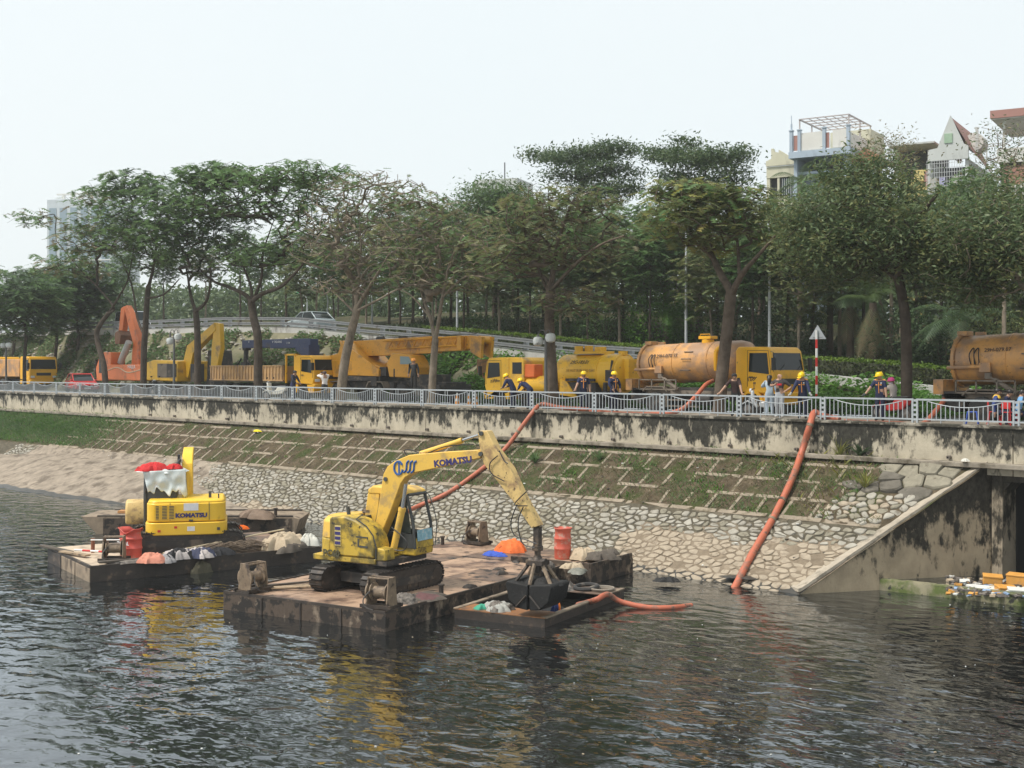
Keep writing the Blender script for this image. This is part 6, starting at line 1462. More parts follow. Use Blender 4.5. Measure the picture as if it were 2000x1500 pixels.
def heap(name, label, cat, loc, rad, mats, seed, rz=0.0, folds=7.0, amp=0.35, group=None, n=44, m=24, parent=None, flat=1.0):
    """crumpled cloth or a pile: a dome creased by many folds"""
    r = np.random.default_rng(seed); ph = r.uniform(0, 6.28, 24); V = []; F = []; amp *= .7
    for j in range(m):
        v = j / (m - 1)
        for i in range(n):
            a = 2 * math.pi * i / n
            edge = 1 + .06 * math.sin(13 * a + ph[3]) + 0.22 * math.sin(2 * a + ph[0]) + 0.15 * math.sin(3 * a + ph[1]) + 0.10 * math.sin(7 * a + ph[2])
            x, y = math.cos(a) * v * edge, math.sin(a) * v * edge
            x2, y2 = x + .12 * math.sin(5 * y + ph[20]), y + .12 * math.sin(5 * x + ph[21]); f = sum(abs(math.sin(1.1 * folds * (x2 * math.cos(ph[k]) + y2 * math.sin(ph[k])) * (0.6 + .35 * k) + ph[k + 5])) / (1 + .7 * k) for k in range(6)) / 2.6
            z = max(0, (1 - v ** 2.2)) ** flat * (1 - amp) + amp * f * (1 - v ** 6)
            V.append((x * rad[0], y * rad[1], z * rad[2] + 0.005))
    F = [(j * n + i, j * n + (i + 1) % n, (j + 1) * n + (i + 1) % n, (j + 1) * n + i) for j in range(m - 1) for i in range(n)]
    o = raw(name, V, F, mats, parent, smooth=False)
    for p in o.data.polygons: p.use_smooth = True
    o.data.set_sharp_from_angle(angle=R_(55))
    if isinstance(mats, list) and len(mats) > 1:
        ids = np.array([(0 if math.sin(3 * V[f[0]][0] / rad[0] * 2 + ph[8]) + math.sin(5 * V[f[0]][1] / rad[1] + ph[9]) > 0 else 1) for f in F], dtype=np.int32)
        o.data.polygons.foreach_set('material_index', ids)
    o.location = loc; o.rotation_euler = (0, 0, rz)
    if parent is None: tag(o, label, cat, group)
    return o
def cloth(n, c, v=.12): return M(n, c, 0.85, v, 5, dirt=tuple(q * .45 for q in c), damt=0.32, dscale=5, spec=0.2)

A1 = R_(13); N1 = Vector((-32.15, 20.0, 0)); AH = R_(16.6); NH = Vector((-32.06, 19.96, 0))
def b1(u, v, z=0.5, N=N1, A=A1): return Vector((N.x + math.cos(A) * u - math.sin(A) * v, N.y + math.sin(A) * u + math.cos(A) * v, z))
def hb(u, v, z): return b1(u, v, z, NH, AH)      # the hopper barge lies a little askew
bg = thing('work_barge', 'rusty flat steel barge carrying the nearer excavator with the grab', 'barge', N1, A1)
q = MB(); q.prism([(0.0, -0.5), (5.92, -0.5), (5.92, 0.485), (0.0, 0.485)], 0, 9.3); q.build('hull', m_hull, bg, bevel=.02)
q = MB(); q.prism([(-0.6, -0.5), (6.95, -0.5), (6.95, .50), (-0.6, .50)], 9.32, 12.3); q.build('end_pontoon', m_hull, bg, bevel=.02)
k = 0
for i in range(3):
    for j in range(5):
        x0, x1, y0, y1 = 0.06 + i * 1.935, 0.06 + i * 1.935 + 1.92, 0.06 + j * 1.85, 0.06 + j * 1.85 + 1.835
        q = MB(); q.box(((x0 + x1) / 2, (y0 + y1) / 2, .489 + random.uniform(0, .006)), (x1 - x0, y1 - y0, .012)); o = q.build('deck_plate', m_deck if (i + j * 2) % 5 not in (3,) else m_deckd, bg, smooth=False)
for i in range(3):
    q = MB(); q.box((-.5 + i * 2.45 + 1.22, 10.8, .507), (2.43, 2.9, .014)); q.build('deck_plate', m_deckd if i == 1 else m_deck, bg, smooth=False)
q = MB(); q.box((2.96, .03, .50), (5.9, .07, .07)); q.box((.03, 4.6, .50), (.07, 9.1, .07)); q.box((5.89, 4.6, .50), (.07, 9.1, .07)); q.build('edge_bar', m_hulld, bg)
q = MB(); q.box((6.9, 10.8, .56), (.09, 2.9, .2)); q.box((5.4, 9.36, .58), (3.0, .08, .2)); q.build('raised_side', m_hull, bg, bevel=.01)
for x in (1.5, 2.95, 4.4): q = MB(); q.box((x, -.012, .06), (.05, .03, .8)); q.build('hull_rib', m_hulld, bg)
for (x, y) in ((-.3, 11.3), (.15, 8.8), (5.65, 2.9)): q = MB(); q.cyl((x, y, .49), (x, y, .8), .07, n=10); q.cyl((x, y, .78), (x, y, .82), .10, n=10); q.build('bollard', m_hulld, bg)
# hopper barge
hp = thing('hopper_barge', 'small open rusty hopper barge below the hanging grab', 'barge', NH, AH)
U0, U1, V0, V1 = 6.45, 9.27, 2.2, 7.4
q = MB()
q.box(((U0 + U1) / 2, V0 + .01, -.16), (U1 - U0, .06, .8)); q.box((U0 + .02, (V0 + V1) / 2, -.16), (.06, V1 - V0, .8)); q.box((U1 - .02, (V0 + V1) / 2, -.16), (.06, V1 - V0, .8)); q.box(((U0 + U1) / 2, V1, -.16), (U1 - U0, .06, .8)); q.box(((U0 + U1) / 2, (V0 + V1) / 2, -.30), (U1 - U0 - .06, V1 - V0 - .06, .06))
q.build('hull', m_hulld, hp)
q = MB(); q.box(((U0 + U1) / 2, V0 + .44, .252), (U1 - U0, .9, .024)); q.build('bow_plate', M('rust_orange_plate', (0.30, 0.13, 0.045), 0.5, 0.3, 2, dirt=(0.06, 0.04, 0.03), damt=0.5, dscale=2), hp)
q = MB(); q.box(((U0 + U1) / 2, V1 - .62, .252), (U1 - U0, 1.25, .024)); q.build('stern_plate', m_deckd, hp)
for (x, w) in ((U0 + .02, .16), (U1 - .03, .16)): q = MB(); q.box((x, (V0 + V1) / 2, .26), (w, V1 - V0, .05)); q.build('gunwale', m_hullp, hp, bevel=.01)
mud = heap('sludge', 'wet black sludge lying in the bottom of the hopper barge', 'sludge', hb(7.9, 4.4, -.22), (1.05, 1.7, .3), m_sludge, 3, AH, 5, .5)
# second barge
A2 = R_(79); N2 = Vector((-39.15, 19.4, 0)); L2 = Vector((math.cos(A2), math.sin(A2))); S2 = Vector((-math.sin(A2), math.cos(A2)))
def b2(l, s, z=0.5): return Vector((N2.x + L2.x * l + S2.x * s, N2.y + L2.y * l + S2.y * s, z))
bh = thing('work_barge', 'rusty barge with pale end, loaded with cloth and sacks under the rear facing excavator', 'barge', N2, A2)
q = MB(); q.box((4.1, 2.75, 0.0), (8.2, 5.5, .95)); q.build('hull', m_hulld, bh, bevel=.02)
for i in range(3): q = MB(); q.box((-.012, .85 + i * 1.8, .03), (.03, 1.7, .82)); q.build('end_panel', m_hullp if i < 2 else m_hulld, bh, bevel=.01)
for i in range(4):
    for j in range(3): q = MB(); q.box((.12 + i * 2.0 + 1.0,   .1 + j * 1.78 + .88, .481 + random.uniform(0, .005)), (1.985, 1.76, .012)); q.build('deck_plate', M('deck_pale', (0.50, 0.40, 0.29), 0.6, 0.15, 2, dirt=(0.2, 0.14, 0.1), damt=0.4, dscale=1.5) if i == 0 else m_deckd, bh, smooth=False)
q = MB(); q.box((4.1, .04, .49), (8.2, .08, .07)); q.box((.04, 2.75, .49), (.08, 5.4, .07)); q.build('edge_bar', m_hulld, bh)
# hull behind it
A3 = R_(45); N3 = Vector((-50.2, 25.4, 0))
bb = thing('pontoon', 'rusty low pontoon lying behind the rear facing excavator', 'barge', N3, A3)
q = MB(); q.prism([(-.9, .72), (0, -.3), (8.0, -.3), (8.3, .62), (8.0, .70), (0, .74)], 0, 2.4); q.build('hull', m_hullp, bb, bevel=.02)
q = MB(); q.box((4.0, -.012, .2), (7.9, .02, .9)); q.build('side_plate', m_hull, bb)
q = MB(); q.box((3.9, .05, .74), (8.2, .1, .06)); q.box((3.9, 2.35, .74), (8.2, .1, .06)); q.build('edge_bar', m_hulld, bb)
for x in (1.2, 7.2): q = MB(); q.cyl((x, .4, .7), (x, .4, 1.02), .07, n=8); q.cyl((x, .4, 1.0), (x, .4, 1.04), .10, n=8); q.build('bollard', m_hulld, bb)
q = MB(); q.box((1.0, 1.2, .80), (1.3, .5, .10)); tag(q.build('plank', M('plank_orange', (0.45, 0.22, 0.08), 0.8, 0.15), None), 'orange brown plank lying on the far pontoon', 'plank').matrix_world = Matrix.Translation(N3) @ Matrix.Rotation(A3, 4, 'Z')

# ---- winches
def winch_parts(t):
    q = MB(); q.box((0, 0, .05), (.85, .62, .08)); q.box((0, -.3, .1), (.95, .07, .09)); q.box((0, .3, .1), (.95, .07, .09)); q.build('base', m_hulld, t)
    for s in (-1, 1): q = MB(); q.add(prism2([(-.27, .09), (.27, .09), (.17, .86), (-.17, .86)], lambda a, b: (s * .32 - .02, a, b), lambda a, b: (s * .32 + .02, a, b))); q.build('side_frame', m_rusty, t, bevel=.008)
    q = MB(); q.cyl((-.28, 0, .45), (.28, 0, .45), .14, n=14); q.build('drum', m_cable, t)
    for k in range(6): pass
    q = MB(); v, f = lathe([(.04, -.25), (.25, -.25), (.25, -.22), (.16, -.21), (.16, .21), (.25, .22), (.25, .25), (.04, .25)], 16); q.add(([(p[2], p[1], p[0] + .45) for p in v], f)); q.build('spool', m_rusty, t)
    q = MB(); v, f = lathe([(.03, .30), (.30, .30), (.30, .34), (.03, .34)], 18); q.add(([(p[2] - .64, p[1], p[0] + .45) for p in v], f)); q.build('gear', m_rusty, t)
    for yy in (-.13, .13): q = MB(); q.cyl((-.34, yy, .83), (.34, yy, .83), .028, n=8); q.build('top_bar', m_rusty, t)
    q = MB(); q.tube(smoothpath([(-.2, -.25, .5), (-.3, -.42, .3), (-.2, -.5, .12), (.1, -.55, .06)], 5), .018, 5); q.build('cable', m_cable, t)
w0 = thing('winch', 'rusty cable winch at the near corner of the barge before the tracks', 'winch', b1(5.45, .42, .5), A1 + .1, 'deck winches'); winch_parts(w0)
for (p, a, lab) in ((b1(.75, .45), A1 + 1.5, 'rusty winch with big spool at the left corner of the nearer barge'), (b1(.75, 12.0, .52), A1 - .2, 'winch standing alone at the far end of the deck against the stones'), (b2(1.0, .75, .5), A2 - .5, 'tan winch plate in front of the torn red bin')):
    o = dup(w0, None, p, a); o['label'] = lab

# ---- excavator with the grab
HD = R_(15); C1 = Vector((-29.6, 23.64, .5))
t = thing('excavator', 'yellow excavator with long worn boom and hanging black grab', 'excavator', C1, HD)
_h = Vector((math.cos(HD), math.sin(HD), 0)); _l = Vector((-math.sin(HD), math.cos(HD), 0))
def lp(px, py, y=0.0, C=None, h=None, l=None):
    C, h, l = C or C1, h or _h, l or _l
    P = C + l * y; r = _ray(px, py); o = Vector((0, 0, CAMZ)); k = (P - o).dot(l) / r.dot(l); g = o + r * k - C; return (g.dot(h), g.z)
def shoes(t, L, w, g, h, ang, pads=True):
    """two crawler tracks turned by ang against the upper works"""
    ca, sa = math.cos(ang), math.sin(ang); pm = None
    for s in (-1, 1):
        q = MB(); r = h / 2 - .05; pr = []
        for k in range(11): a = -math.pi / 2 + math.pi * k / 10; pr.append((L / 2 - h / 2 + r * math.cos(a), h / 2 + r * math.sin(a)))
        for k in range(11): a = math.pi / 2 + math.pi * k / 10; pr.append((-L / 2 + h / 2 + r * math.cos(a), h / 2 + r * math.sin(a)))
        q.prism(pr, s * g / 2 - w * .44, s * g / 2 + w * .44); o = q.build('track', m_shoe, t); o.rotation_euler = (0, 0, ang)
        q = MB(); q.box((0, s * (g / 2 + w * .455), h * .46), (L - h * 1.25, .03, h * .30)); q.build('track_frame', m_chas, o)
        for e in (-1, 1): q = MB(); q.cyl((e * (L / 2 - h / 2), s * (g / 2 + w * .42), h / 2), (e * (L / 2 - h / 2), s * (g / 2 + w * .49), h / 2), h * .27, n=16); q.build('sprocket', m_hulld, o)
        for k in range(5): q = MB(); x = -L / 2 + h * .9 + k * (L - h * 1.8) / 4; q.cyl((x, s * (g / 2 + w * .4), h * .19), (x, s * (g / 2 + w * .47), h * .19), .09, n=10); q.build('roller', m_hulld, o)
        per = 2 * (L - h) + math.pi * h; n = int(per / .155)
        for k in range(n):
            d = per * k / n; st = L - h
            if d < st: x, z, a = -st / 2 + d, 0.02, math.pi
            elif d < st + math.pi * h / 2: b = (d - st) / (h / 2); x, z, a = st / 2 + (h / 2) * math.sin(b), h / 2 - (h / 2) * math.cos(b), math.pi - b
            elif d < 2 * st + math.pi * h / 2: x, z, a = st / 2 - (d - st - math.pi * h / 2), h, 0.0
            else: b = (d - 2 * st - math.pi * h / 2) / (h / 2); x, z, a = -st / 2 - (h / 2) * math.sin(b), h / 2 + (h / 2) * math.cos(b), -b
            if pm is None: q = MB(); q.box((0, 0, -.012), (.135, w, .03)); q.box((-.045, 0, .018), (.022, w, .035)); q2 = q.build('track_shoe', m_shoe, o, smooth=False); pm = q2.data
            else: q2 = link('track_shoe', pm, o)
            q2.location = (x, s * g / 2, z); q2.rotation_euler = (0, a, 0)
    q = MB(); q.box((0, 0, h * .55), (1.6, g - w, .3)); o = q.build('car_body', m_chas, t); o.rotation_euler = (0, 0, ang)
    q = MB(); q.cyl((0, 0, h * .8), (0, 0, h + .16), .62, n=24); q.build('slew_ring', m_chas, t)
shoes(t, 3.25, .48, 1.95, .70, R_(101) - HD)
q = MB(); q.box((-.25, 0, .90), (2.6, 2.0, .14)); q.build('turntable_frame', m_chas, t)
q = MB(); q.prism([(-1.56, .86), (.68, .86), (.70, 1.02), (-1.58, 1.02)], -1.06, 1.0); q.build('skirt', m_eyd, t, bevel=.02)
q = MB()
ring = []
for k in range(13): a = R_(90) + R_(180) * k / 12; ring.append((-.95 + .74 * math.cos(a), 1.06 * math.sin(a)))
V = [(x, y, 1.03) for x, y in ring] + [(x, y, 1.50) for x, y in ring]; nn = len(ring)
q.add((V, [tuple(range(nn - 1, -1, -1)), tuple(range(nn, 2 * nn))] + [(i, (i + 1) % nn, (i + 1) % nn + nn, i + nn) for i in range(nn)])); q.build('counterweight', m_eyd, t, bevel=.04)
q = MB()
V = [(x * 1.0, y * .98, 1.52) for x, y in ring] + [(x * .98, y * .95, 1.98) for x, y in ring] + [(x * .93 , y * .82, 2.10) for x, y in ring]
q.add((V, [tuple(range(2 * nn, 3 * nn))] + [(i + j * nn, (i + 1) % nn + j * nn, (i + 1) % nn + nn + j * nn, i + nn + j * nn) for i in range(nn) for j in (0, 1)])); q.build('rear_hood', m_ey, t, bevel=.03)
q = MB(); q.prism([(-.94, 1.03), (.66, 1.03), (.68, 1.35), (.58, 1.66), (.36, 1.90), (.02, 2.08), (-.4, 2.18), (-.94, 2.12)], -1.09, -.32); q.build('engine_cover', m_eyd, t, bevel=.05)
q = MB(); q.prism([(-.94, 2.0), (-.3, 2.12), (-.3, 1.2), (-.94, 1.2)], -.31, 1.0); q.build('hood_top', m_cabdk, t, bevel=.04)
q = MB(); q.cyl((-.9, -.2, 2.05), (-.95, -.2, 2.34), .06, n=10); q.build('exhaust', m_cabdk, t); q = MB(); q.box((-.5, .3, 2.2), (.3, .4, .12)); q.build('engine_cap', m_rusty, t, bevel=.02)
vx, vz = lp(660, 1046, -1.1); q = MB(); q.box((vx, -1.10, vz), (.22, .02, .58)); vp = q.build('vent_panel', M('vent_yellow', (0.62, 0.5, 0.2), 0.5, 0.1), t)
for k in range(4): q = MB(); q.box((vx, -1.115, vz - .21 + k * .14), (.19, .015, .09)); q.build('vent_slot', m_navy, vp)
q = MB(); q.tube([(.70, -1.04, 1.02), (.71, -1.04, 1.36), (.60, -1.04, 1.68), (.37, -1.04, 1.93), (.0, -1.04, 2.12), (-.1, -.6, 2.2)], .018, 5); q.build('handrail', m_cabdk, t)
q = MB(); q.prism([(.66, .96), (1.02, .98), (1.0, 1.30), (.68, 1.34)], -1.02, -.55); q.build('tool_box', m_eyd, t, bevel=.03)
lt = text('lettering', 'PC60', .27, M('letter_faint', (0.07, 0.065, 0.03), 0.6, 0.1), t, (lp(647, 1081, -1.115)[0], -1.115, lp(647, 1081, -1.115)[1]), (R_(90), 0, 0), bold=.012)
q = MB(); q.box((.25, -1.10, 1.62), (.42, .008, .035), rz=0); q.box((.12, -1.10, 1.45), (.05, .008, .22)); q.box((.3, -1.10, 1.35), (.3, .008, .05)); q.build('paint_scrawl', m_cabdk, t)
# cab
ca = MB(); P = lambda x, z: (x, z)
ca.prism([(-.55, 1.0), (1.24, 1.0), (1.27, 1.22), (-.57, 1.22)], .12, 1.06); ca.build('cab_base', m_eyd, t, bevel=.03)
q = MB(); q.prism([(-.42, 2.72), (1.0, 2.74), (.98, 2.86), (.7, 2.95), (-.25, 2.98), (-.44, 2.86)], .08, 1.08); q.build('cab_roof', m_ey, t, bevel=.05)
q = MB(); q.prism([(-.58, 1.2), (-.28, 1.2), (-.1, 1.9), (-.02, 2.75), (-.44, 2.76), (-.58, 1.9)], .10, .17); q.prism([(-.58, 1.2), (-.5, 1.2), (-.37, 2.76), (-.44, 2.76), (-.58, 1.9)], .16, 1.06); q.prism([(-.58, 1.2), (-.28, 1.2), (-.1, 1.9), (-.02, 2.75), (-.44, 2.76), (-.58, 1.9)], 1.0, 1.07); q.build('cab_shell', m_ey, t, bevel=.02)
for y in (.13, 1.03):
    q = MB(); q.tube([(1.24, y, 1.2), (1.18, y, 1.9), (.95, y, 2.78)], .045, 6); q.build('front_pillar', m_cabdk, t)
    q = MB(); q.prism([(-.2, 1.22), (1.2, 1.22), (1.16, 1.62), (.35, 1.66), (.1, 2.0), (-.05, 1.9)], y - .02, y + .02); q.build('door_panel', m_cabdk, t)
q = MB(); plate(q, [(.02, .125, 1.95), (.36, .125, 1.68), (1.12, .125, 1.66), (.93, .125, 2.70), (.06, .125, 2.70)], .015); q.build('side_window', glass('digger_glass', (0.035, 0.045, 0.042), 0.12), t)
q = MB(); q.tube([(-.18, .09, 1.75), (-.02, .09, 1.5), (.55, .09, 1.55), (.6, .09, 2.6), (.05, .09, 2.66), (-.18, .09, 1.75)], .02, 5); q.build('window_frame', m_cabdk, t)
q = MB(); q.tube([(1.0, .13, 2.76), (1.0, 1.03, 2.76)], .05, 6); q.tube([(1.25, .13, 1.72), (1.25, 1.03, 1.72)], .02, 5); q.build('front_crossbar', m_cabdk, t)
q = MB(); plate(q, [(1.27, .16, 1.22), (1.27, 1.02, 1.22), (1.235, 1.02, 1.5), (1.235, .16, 1.5)], .02); q.build('front_panel', m_eyd, t)
q = MB(); plate(q, [(1.285, .2, 1.42), (1.285, .95, 1.42), (1.26, .95, 1.74), (1.26, .2, 1.74)], .012); bn = q.build('banner', M('banner_blue', (0.24, 0.44, 0.52), 0.6, 0.3, 7, dirt=(0.5, 0.5, 0.46), damt=0.4, dscale=7), t)
q = MB(); q.tube(smoothpath([(1.3, 1.08, 1.2), (1.34, 1.1, 1.9), (1.12, 1.1, 2.6), (1.0, 1.08, 2.75)], 5), .014, 5); q.build('grab_rail', m_cabdk, t)
q = MB(); q.box((.1, .6, 1.45), (.5, .5, .16)); q.box((-.15, .6, 1.8), (.14, .48, .7)); q.build('seat', m_blk, t, bevel=.03)
q = MB(); q.tube(smoothpath([(.05, .3, 2.1), (.12, .28, 1.9), (.3, .26, 1.75), (.36, .25, 1.7)], 4), .03, 5); q.build('orange_strap', M('strap_orange', (0.8, 0.18, 0.03), 0.6, 0.1), t)
# boom, stick and grab from side-on outlines
bp = [lp(x, y, -.1) for x, y in [(734, 1050), (744, 995), (755, 925), (763, 910), (777, 900), (805, 888), (870, 882), (938, 878), (947, 886), (943, 894), (861, 913), (812, 923), (798, 931), (789, 943), (770, 995), (749, 1047), (742, 1055)]]
q = MB(); q.prism(bp, -.26, .10); q.build('boom', m_ey, t, bevel=.02)
pa, pb = lp(735, 1046, -.1), lp(742, 1080, -.1)
q = MB(); q.prism([(pa[0] - .12, pa[1] + .1), (pa[0] + .2, pa[1] + .15), (pa[0] + .5, .98), (pa[0] - .3, .98)], -.36, -.27); q.prism([(pa[0] - .12, pa[1] + .1), (pa[0] + .2, pa[1] + .15), (pa[0] + .5, .98), (pa[0] - .3, .98)], .11, .2); q.cyl((pa[0], -.4, pa[1]), (pa[0], .24, pa[1]), .09, n=12); q.build('boom_foot', m_cabdk, t, bevel=.01)
sp = [lp(x, y, -.1) for x, y in [(938, 846), (943, 841), (956, 841), (973, 876), (1001, 914), (1025, 967), (1057, 1026), (1043, 1031), (1011, 984), (976, 939), (950, 906), (943, 880)]]
q = MB(); q.prism(sp, -.24, .06); q.build('stick', m_arm, t, bevel=.015)
def cylpart(a, b, c, r, y=-.1, m=None, n1='cylinder', n2='rod'):
    q = MB(); q.cyl((a[0], y, a[1]), (b[0], y, b[1]), r, n=12); q.cyl((b[0], y, b[1]), tuple(np.array((b[0], y, b[1])) + (np.array((a[0], y, a[1])) - np.array((b[0], y, b[1]))) * .08), r * 1.12, n=12); o = q.build(n1, m or m_ey, t)
    q = MB(); q.cyl((b[0], y, b[1]), (c[0], y, c[1]), r * .55, n=10); q.build(n2, m_chrome, o)
cylpart(lp(768, 1076, -.38), lp(786, 992, -.38), lp(793, 945, -.38), .10, -.38, n1='boom_cylinder')
cylpart(lp(822, 886, -.1), lp(903, 860, -.1), lp(941, 848, -.1), .075, n1='stick_cylinder')
q = MB(); a = lp(826, 892, -.1); q.prism([(a[0] - .15, a[1] - .15), (a[0] + .3, a[1] - .12), (a[0] + .1, a[1] + .14), (a[0] - .06, a[1] + .14)], -.2, .04); q.build('cylinder_bracket', m_arm, t)
cylpart(lp(992, 935, .12), lp(1020, 1000, .12), lp(1032, 1020, .12), .05, .12, m_arm, 'bucket_cylinder')
for k, (seq, yy) in enumerate((([(795, 890), (790, 880), (803, 879), (830, 886), (870, 872), (925, 868)], -.16), ([(972, 890), (957, 905), (960, 925), (985, 940)], -.3), ([(975, 880), (985, 900), (992, 905)], -.3), ([(1010, 985), (998, 1020), (1005, 1045), (1030, 1055), (1048, 1062)], -.3), ([(1022, 990), (1012, 1020), (1020, 1060), (1044, 1070)], -.32), ([(765, 1030), (783, 1045), (795, 1060), (788, 1075), (760, 1072)], -.5), ([(1028, 960), (1005, 985), (1030, 988)], -.3))):
    q = MB(); q.tube(smoothpath([(lp(x, y, yy)[0], yy, lp(x, y, yy)[1]) for x, y in seq], 6), .017, 5); q.build('hydraulic_hose', m_blk, t)
for (x, y) in ((945, 886), (946, 846), (760, 935)): a = lp(x, y, -.1); q = MB(); q.cyl((a[0], -.3, a[1]), (a[0], .14, a[1]), .065, n=12); q.build('pin', m_cabdk, t)
# lettering on the boom: follows its upper edge
a = lp(884, 902, -.27); e1, e2 = lp(845, 905, -.27), lp(910, 897, -.27); tilt = math.atan2(e2[1] - e1[1], e2[0] - e1[0])
lt = text('lettering', 'KOMATSU', .245, m_navy, t, (a[0], -.264, a[1]), (R_(90), -tilt, 0), bold=.011, ext=.004, sx=1.12)
a = lp(778, 914, -.27); sg = MB()
cx, cz = a
sg.tube([(cx + .15 * math.cos(k * .35 + .5), -.265, cz + .19 * math.sin(k * .35 + .5)) for k in range(17)], .035, 5); sg.box((cx + .02, -.265, cz), (.05, .02, .36))
for k in range(3): sg.tube(smoothpath([(cx + .18 + k * .13, -.265, cz - .12), (cx + .27 + k * .13, -.265, cz - .05), (cx + .30 + k * .13, -.265, cz + .16), (cx + .38 + k * .13, -.265, cz + .22)], 4), .032, 5)
sg.build('boom_emblem', m_logob, t)
# the grab
g0 = lp(1050, 1028, -.1); gx = g0[0]; gz = lambda py: lp(1050, py, -.1)[1]
q = MB(); q.box((gx, -.1, gz(1048)), (.17, .2, gz(1030) - gz(1068))); q.cyl((gx, -.1, gz(1066)), (gx, -.1, gz(1075)), .15, n=12); q.cyl((gx, -.1, gz(1072)), (gx, -.1, gz(1092)), .085, n=12); q.cyl((gx, -.1, gz(1084)), (gx, -.1, gz(1094)), .08, .16, 12); q.build('grab_hanger', m_hulld, t, bevel=.008)
q = MB(); q.box((gx, -.1, gz(1098)), (.52, .42, .14)); q.cyl((gx - .26, -.1, gz(1098)), (gx + .26, -.1, gz(1098)), .12, n=12); q.cyl((gx, -.1, gz(1100)), (gx, -.1, gz(1118)), .16, .1, 12); q.build('grab_head', m_hulld, t, bevel=.01)
for dx, dy in ((-.55, -.28), (-.5, .30), (.0, -.45), (.55, -.25), (.5, .3)):
    q = MB(); q.tube([(gx + dx * .35, -.1 + dy * .4, gz(1100)), (gx + dx * 1.0, -.1 + dy, gz(1138))], .055, 6); q.build('grab_arm', m_rusty if dx > -.52 else m_hulld, t)
zt_, zb2 = gz(1136), gz(1188)
for s in (-1, 1):
    q = MB(); pr = [(gx + s * .03, zb2 + .02), (gx + s * .35, zb2 + .06), (gx + s * .62, zb2 + .28), (gx + s * .72, zt_ - .02), (gx + s * .66, zt_ + .04), (gx + s * .02, zt_ - .03)]
    q.prism(pr, -.62, .42); q.build('grab_shell', m_sludge, t, bevel=.03)
    for yy in (-.64,): q = MB(); q.tube([(gx + s * .05, yy, zb2 + .42), (gx + s * .36, yy, zb2 + .10)], .03, 4); q.build('shell_brace', m_hulld, t)
heap('sludge_load', '', '', (gx, -.1, zt_ - .05), (.62, .46, .22), m_sludge, 8, 0, 6, .5, parent=t)

# ---- the excavator seen from behind
HB = R_(148.0); C2 = Vector((-41.12, 24.1, .48))
t = thing('excavator', 'yellow excavator seen from behind with plastic sheets tied over its cab', 'excavator', C2, HB)
shoes(t, 3.95, .55, 2.2, .72, R_(60) - HB)
q = MB(); q.box((.2, 0, .93), (3.0, 2.2, .14)); q.build('turntable_frame', m_chas, t)
def plan(hw, xr, rr, n=7):
    o = []
    for s, a0 in ((1, 90), (-1, 180)):
        for k in range(n):
            a = R_(a0 + 90 * k / (n - 1)); o.append((xr + rr + rr * math.cos(a), s * (hw - rr) + rr * math.sin(a)))
    return o + [(.9, -hw), (.9, hw)]
def slab(q, pl, z0, z1, k=1.0): n = len(pl); q.add(([(x, y, z0) for x, y in pl] + [(x * k, y * k, z1) for x, y in pl], [tuple(range(n - 1, -1, -1)), tuple(range(n, 2 * n))] + [(i, (i + 1) % n, (i + 1) % n + n, i + n) for i in range(n)]))
q = MB(); slab(q, plan(1.40, -1.42, .42), .62, 1.06); q.build('counterweight', m_ey2, t, bevel=.03)
q = MB(); slab(q, plan(1.35, -1.36, .36), 1.085, 1.74); slab(q, plan(1.33, -1.34, .36), 1.741, 1.84, .96); q.build('engine_hood', m_ey2, t, bevel=.04)
xr = -1.37
for k in range(3): q = MB(); q.box((xr, .98 - k * .24, 1.42), (.02, .20, .5)); gp = q.build('vent_panel', m_ey2, t); 
gl = []
for k in range(3):
    for i in range(9): q = MB(); q.box((xr - .012, .98 - k * .24, 1.21 + i * .053), (.02, .16 if k else .10, .026)); q.build('vent_slot', m_cabdk, gp)
for y in (.55, -.78): q = MB(); q.box((xr - .002, y, 1.44), (.012, .018, .62)); q.build('hood_seam', m_cabdk, t)
q = MB(); q.box((xr - .006, -.16, 1.60), (.012, .50, .26)); q.build('white_sticker', m_inkw, t)
text('lettering', 'KOMATSU', .20, m_navy, t, (xr - .012, -.17, 1.30), (R_(90), 0, R_(-90)), bold=.012, sx=1.15)
for y, z, m_, w, h in ((-.16, .84, m_inkw, .26, .16), (.36, .90, m_red, .10, .08), (.92, .78, m_red, .1, .08), (-1.1, .82, m_cabdk, .1, .10)): q = MB(); q.box((-1.425, y, z), (.012, w, h)); q.build('sticker', m_, t)
q = MB(); q.box((-1.39, -.16, 1.13), (.04, .14, .05)); q.build('latch', m_cabdk, t)
q = MB(); q.prism([(-.5, 1.0), (1.2, 1.0), (1.25, 1.8), (.9, 2.72), (-.4, 2.72), (-.5, 2.3)], .35, 1.42); q.build('cab', m_cabdk, t, bevel=.06)
q = MB(); q.box((-.46, .88, 2.05), (.02, .86, .55)); q.build('rear_window', m_glass, t); q = MB(); q.tube([(-.5, 1.44, .9), (-.55, 1.45, 1.9), (-.4, 1.44, 2.7)], .05, 6); q.build('rear_pillar', m_cabdk, t)
bq = [(.7, 1.1), (1.05, 1.1), (1.25, 2.3), (1.5, 2.8), (2.9, 3.2), (2.8, 3.45), (1.4, 3.28), (.95, 2.95), (.8, 2.2)]
q = MB(); q.prism(bq, -.16, .22); q.build('boom', m_ey2, t, bevel=.03)
q = MB(); q.cyl((.55, .03, 1.15), (.78, .03, 2.1), .09, n=10); q.cyl((.75, .03, 2.0), (.95, .03, 2.7), .05, n=8); q.build('boom_cylinder', m_ey2, t)
q = MB(); q.tube(smoothpath([(.85, .28, 3.1), (.75, .40, 2.9), (.9, .42, 2.6), (.7, .36, 2.4)], 5), .06, 6); q.box((1.0, .33, 3.08), (.3, .1, .4)); q.box((.95, .36, 2.75), (.2, .12, .3)); q.build('hose_bundle', m_blk, t)
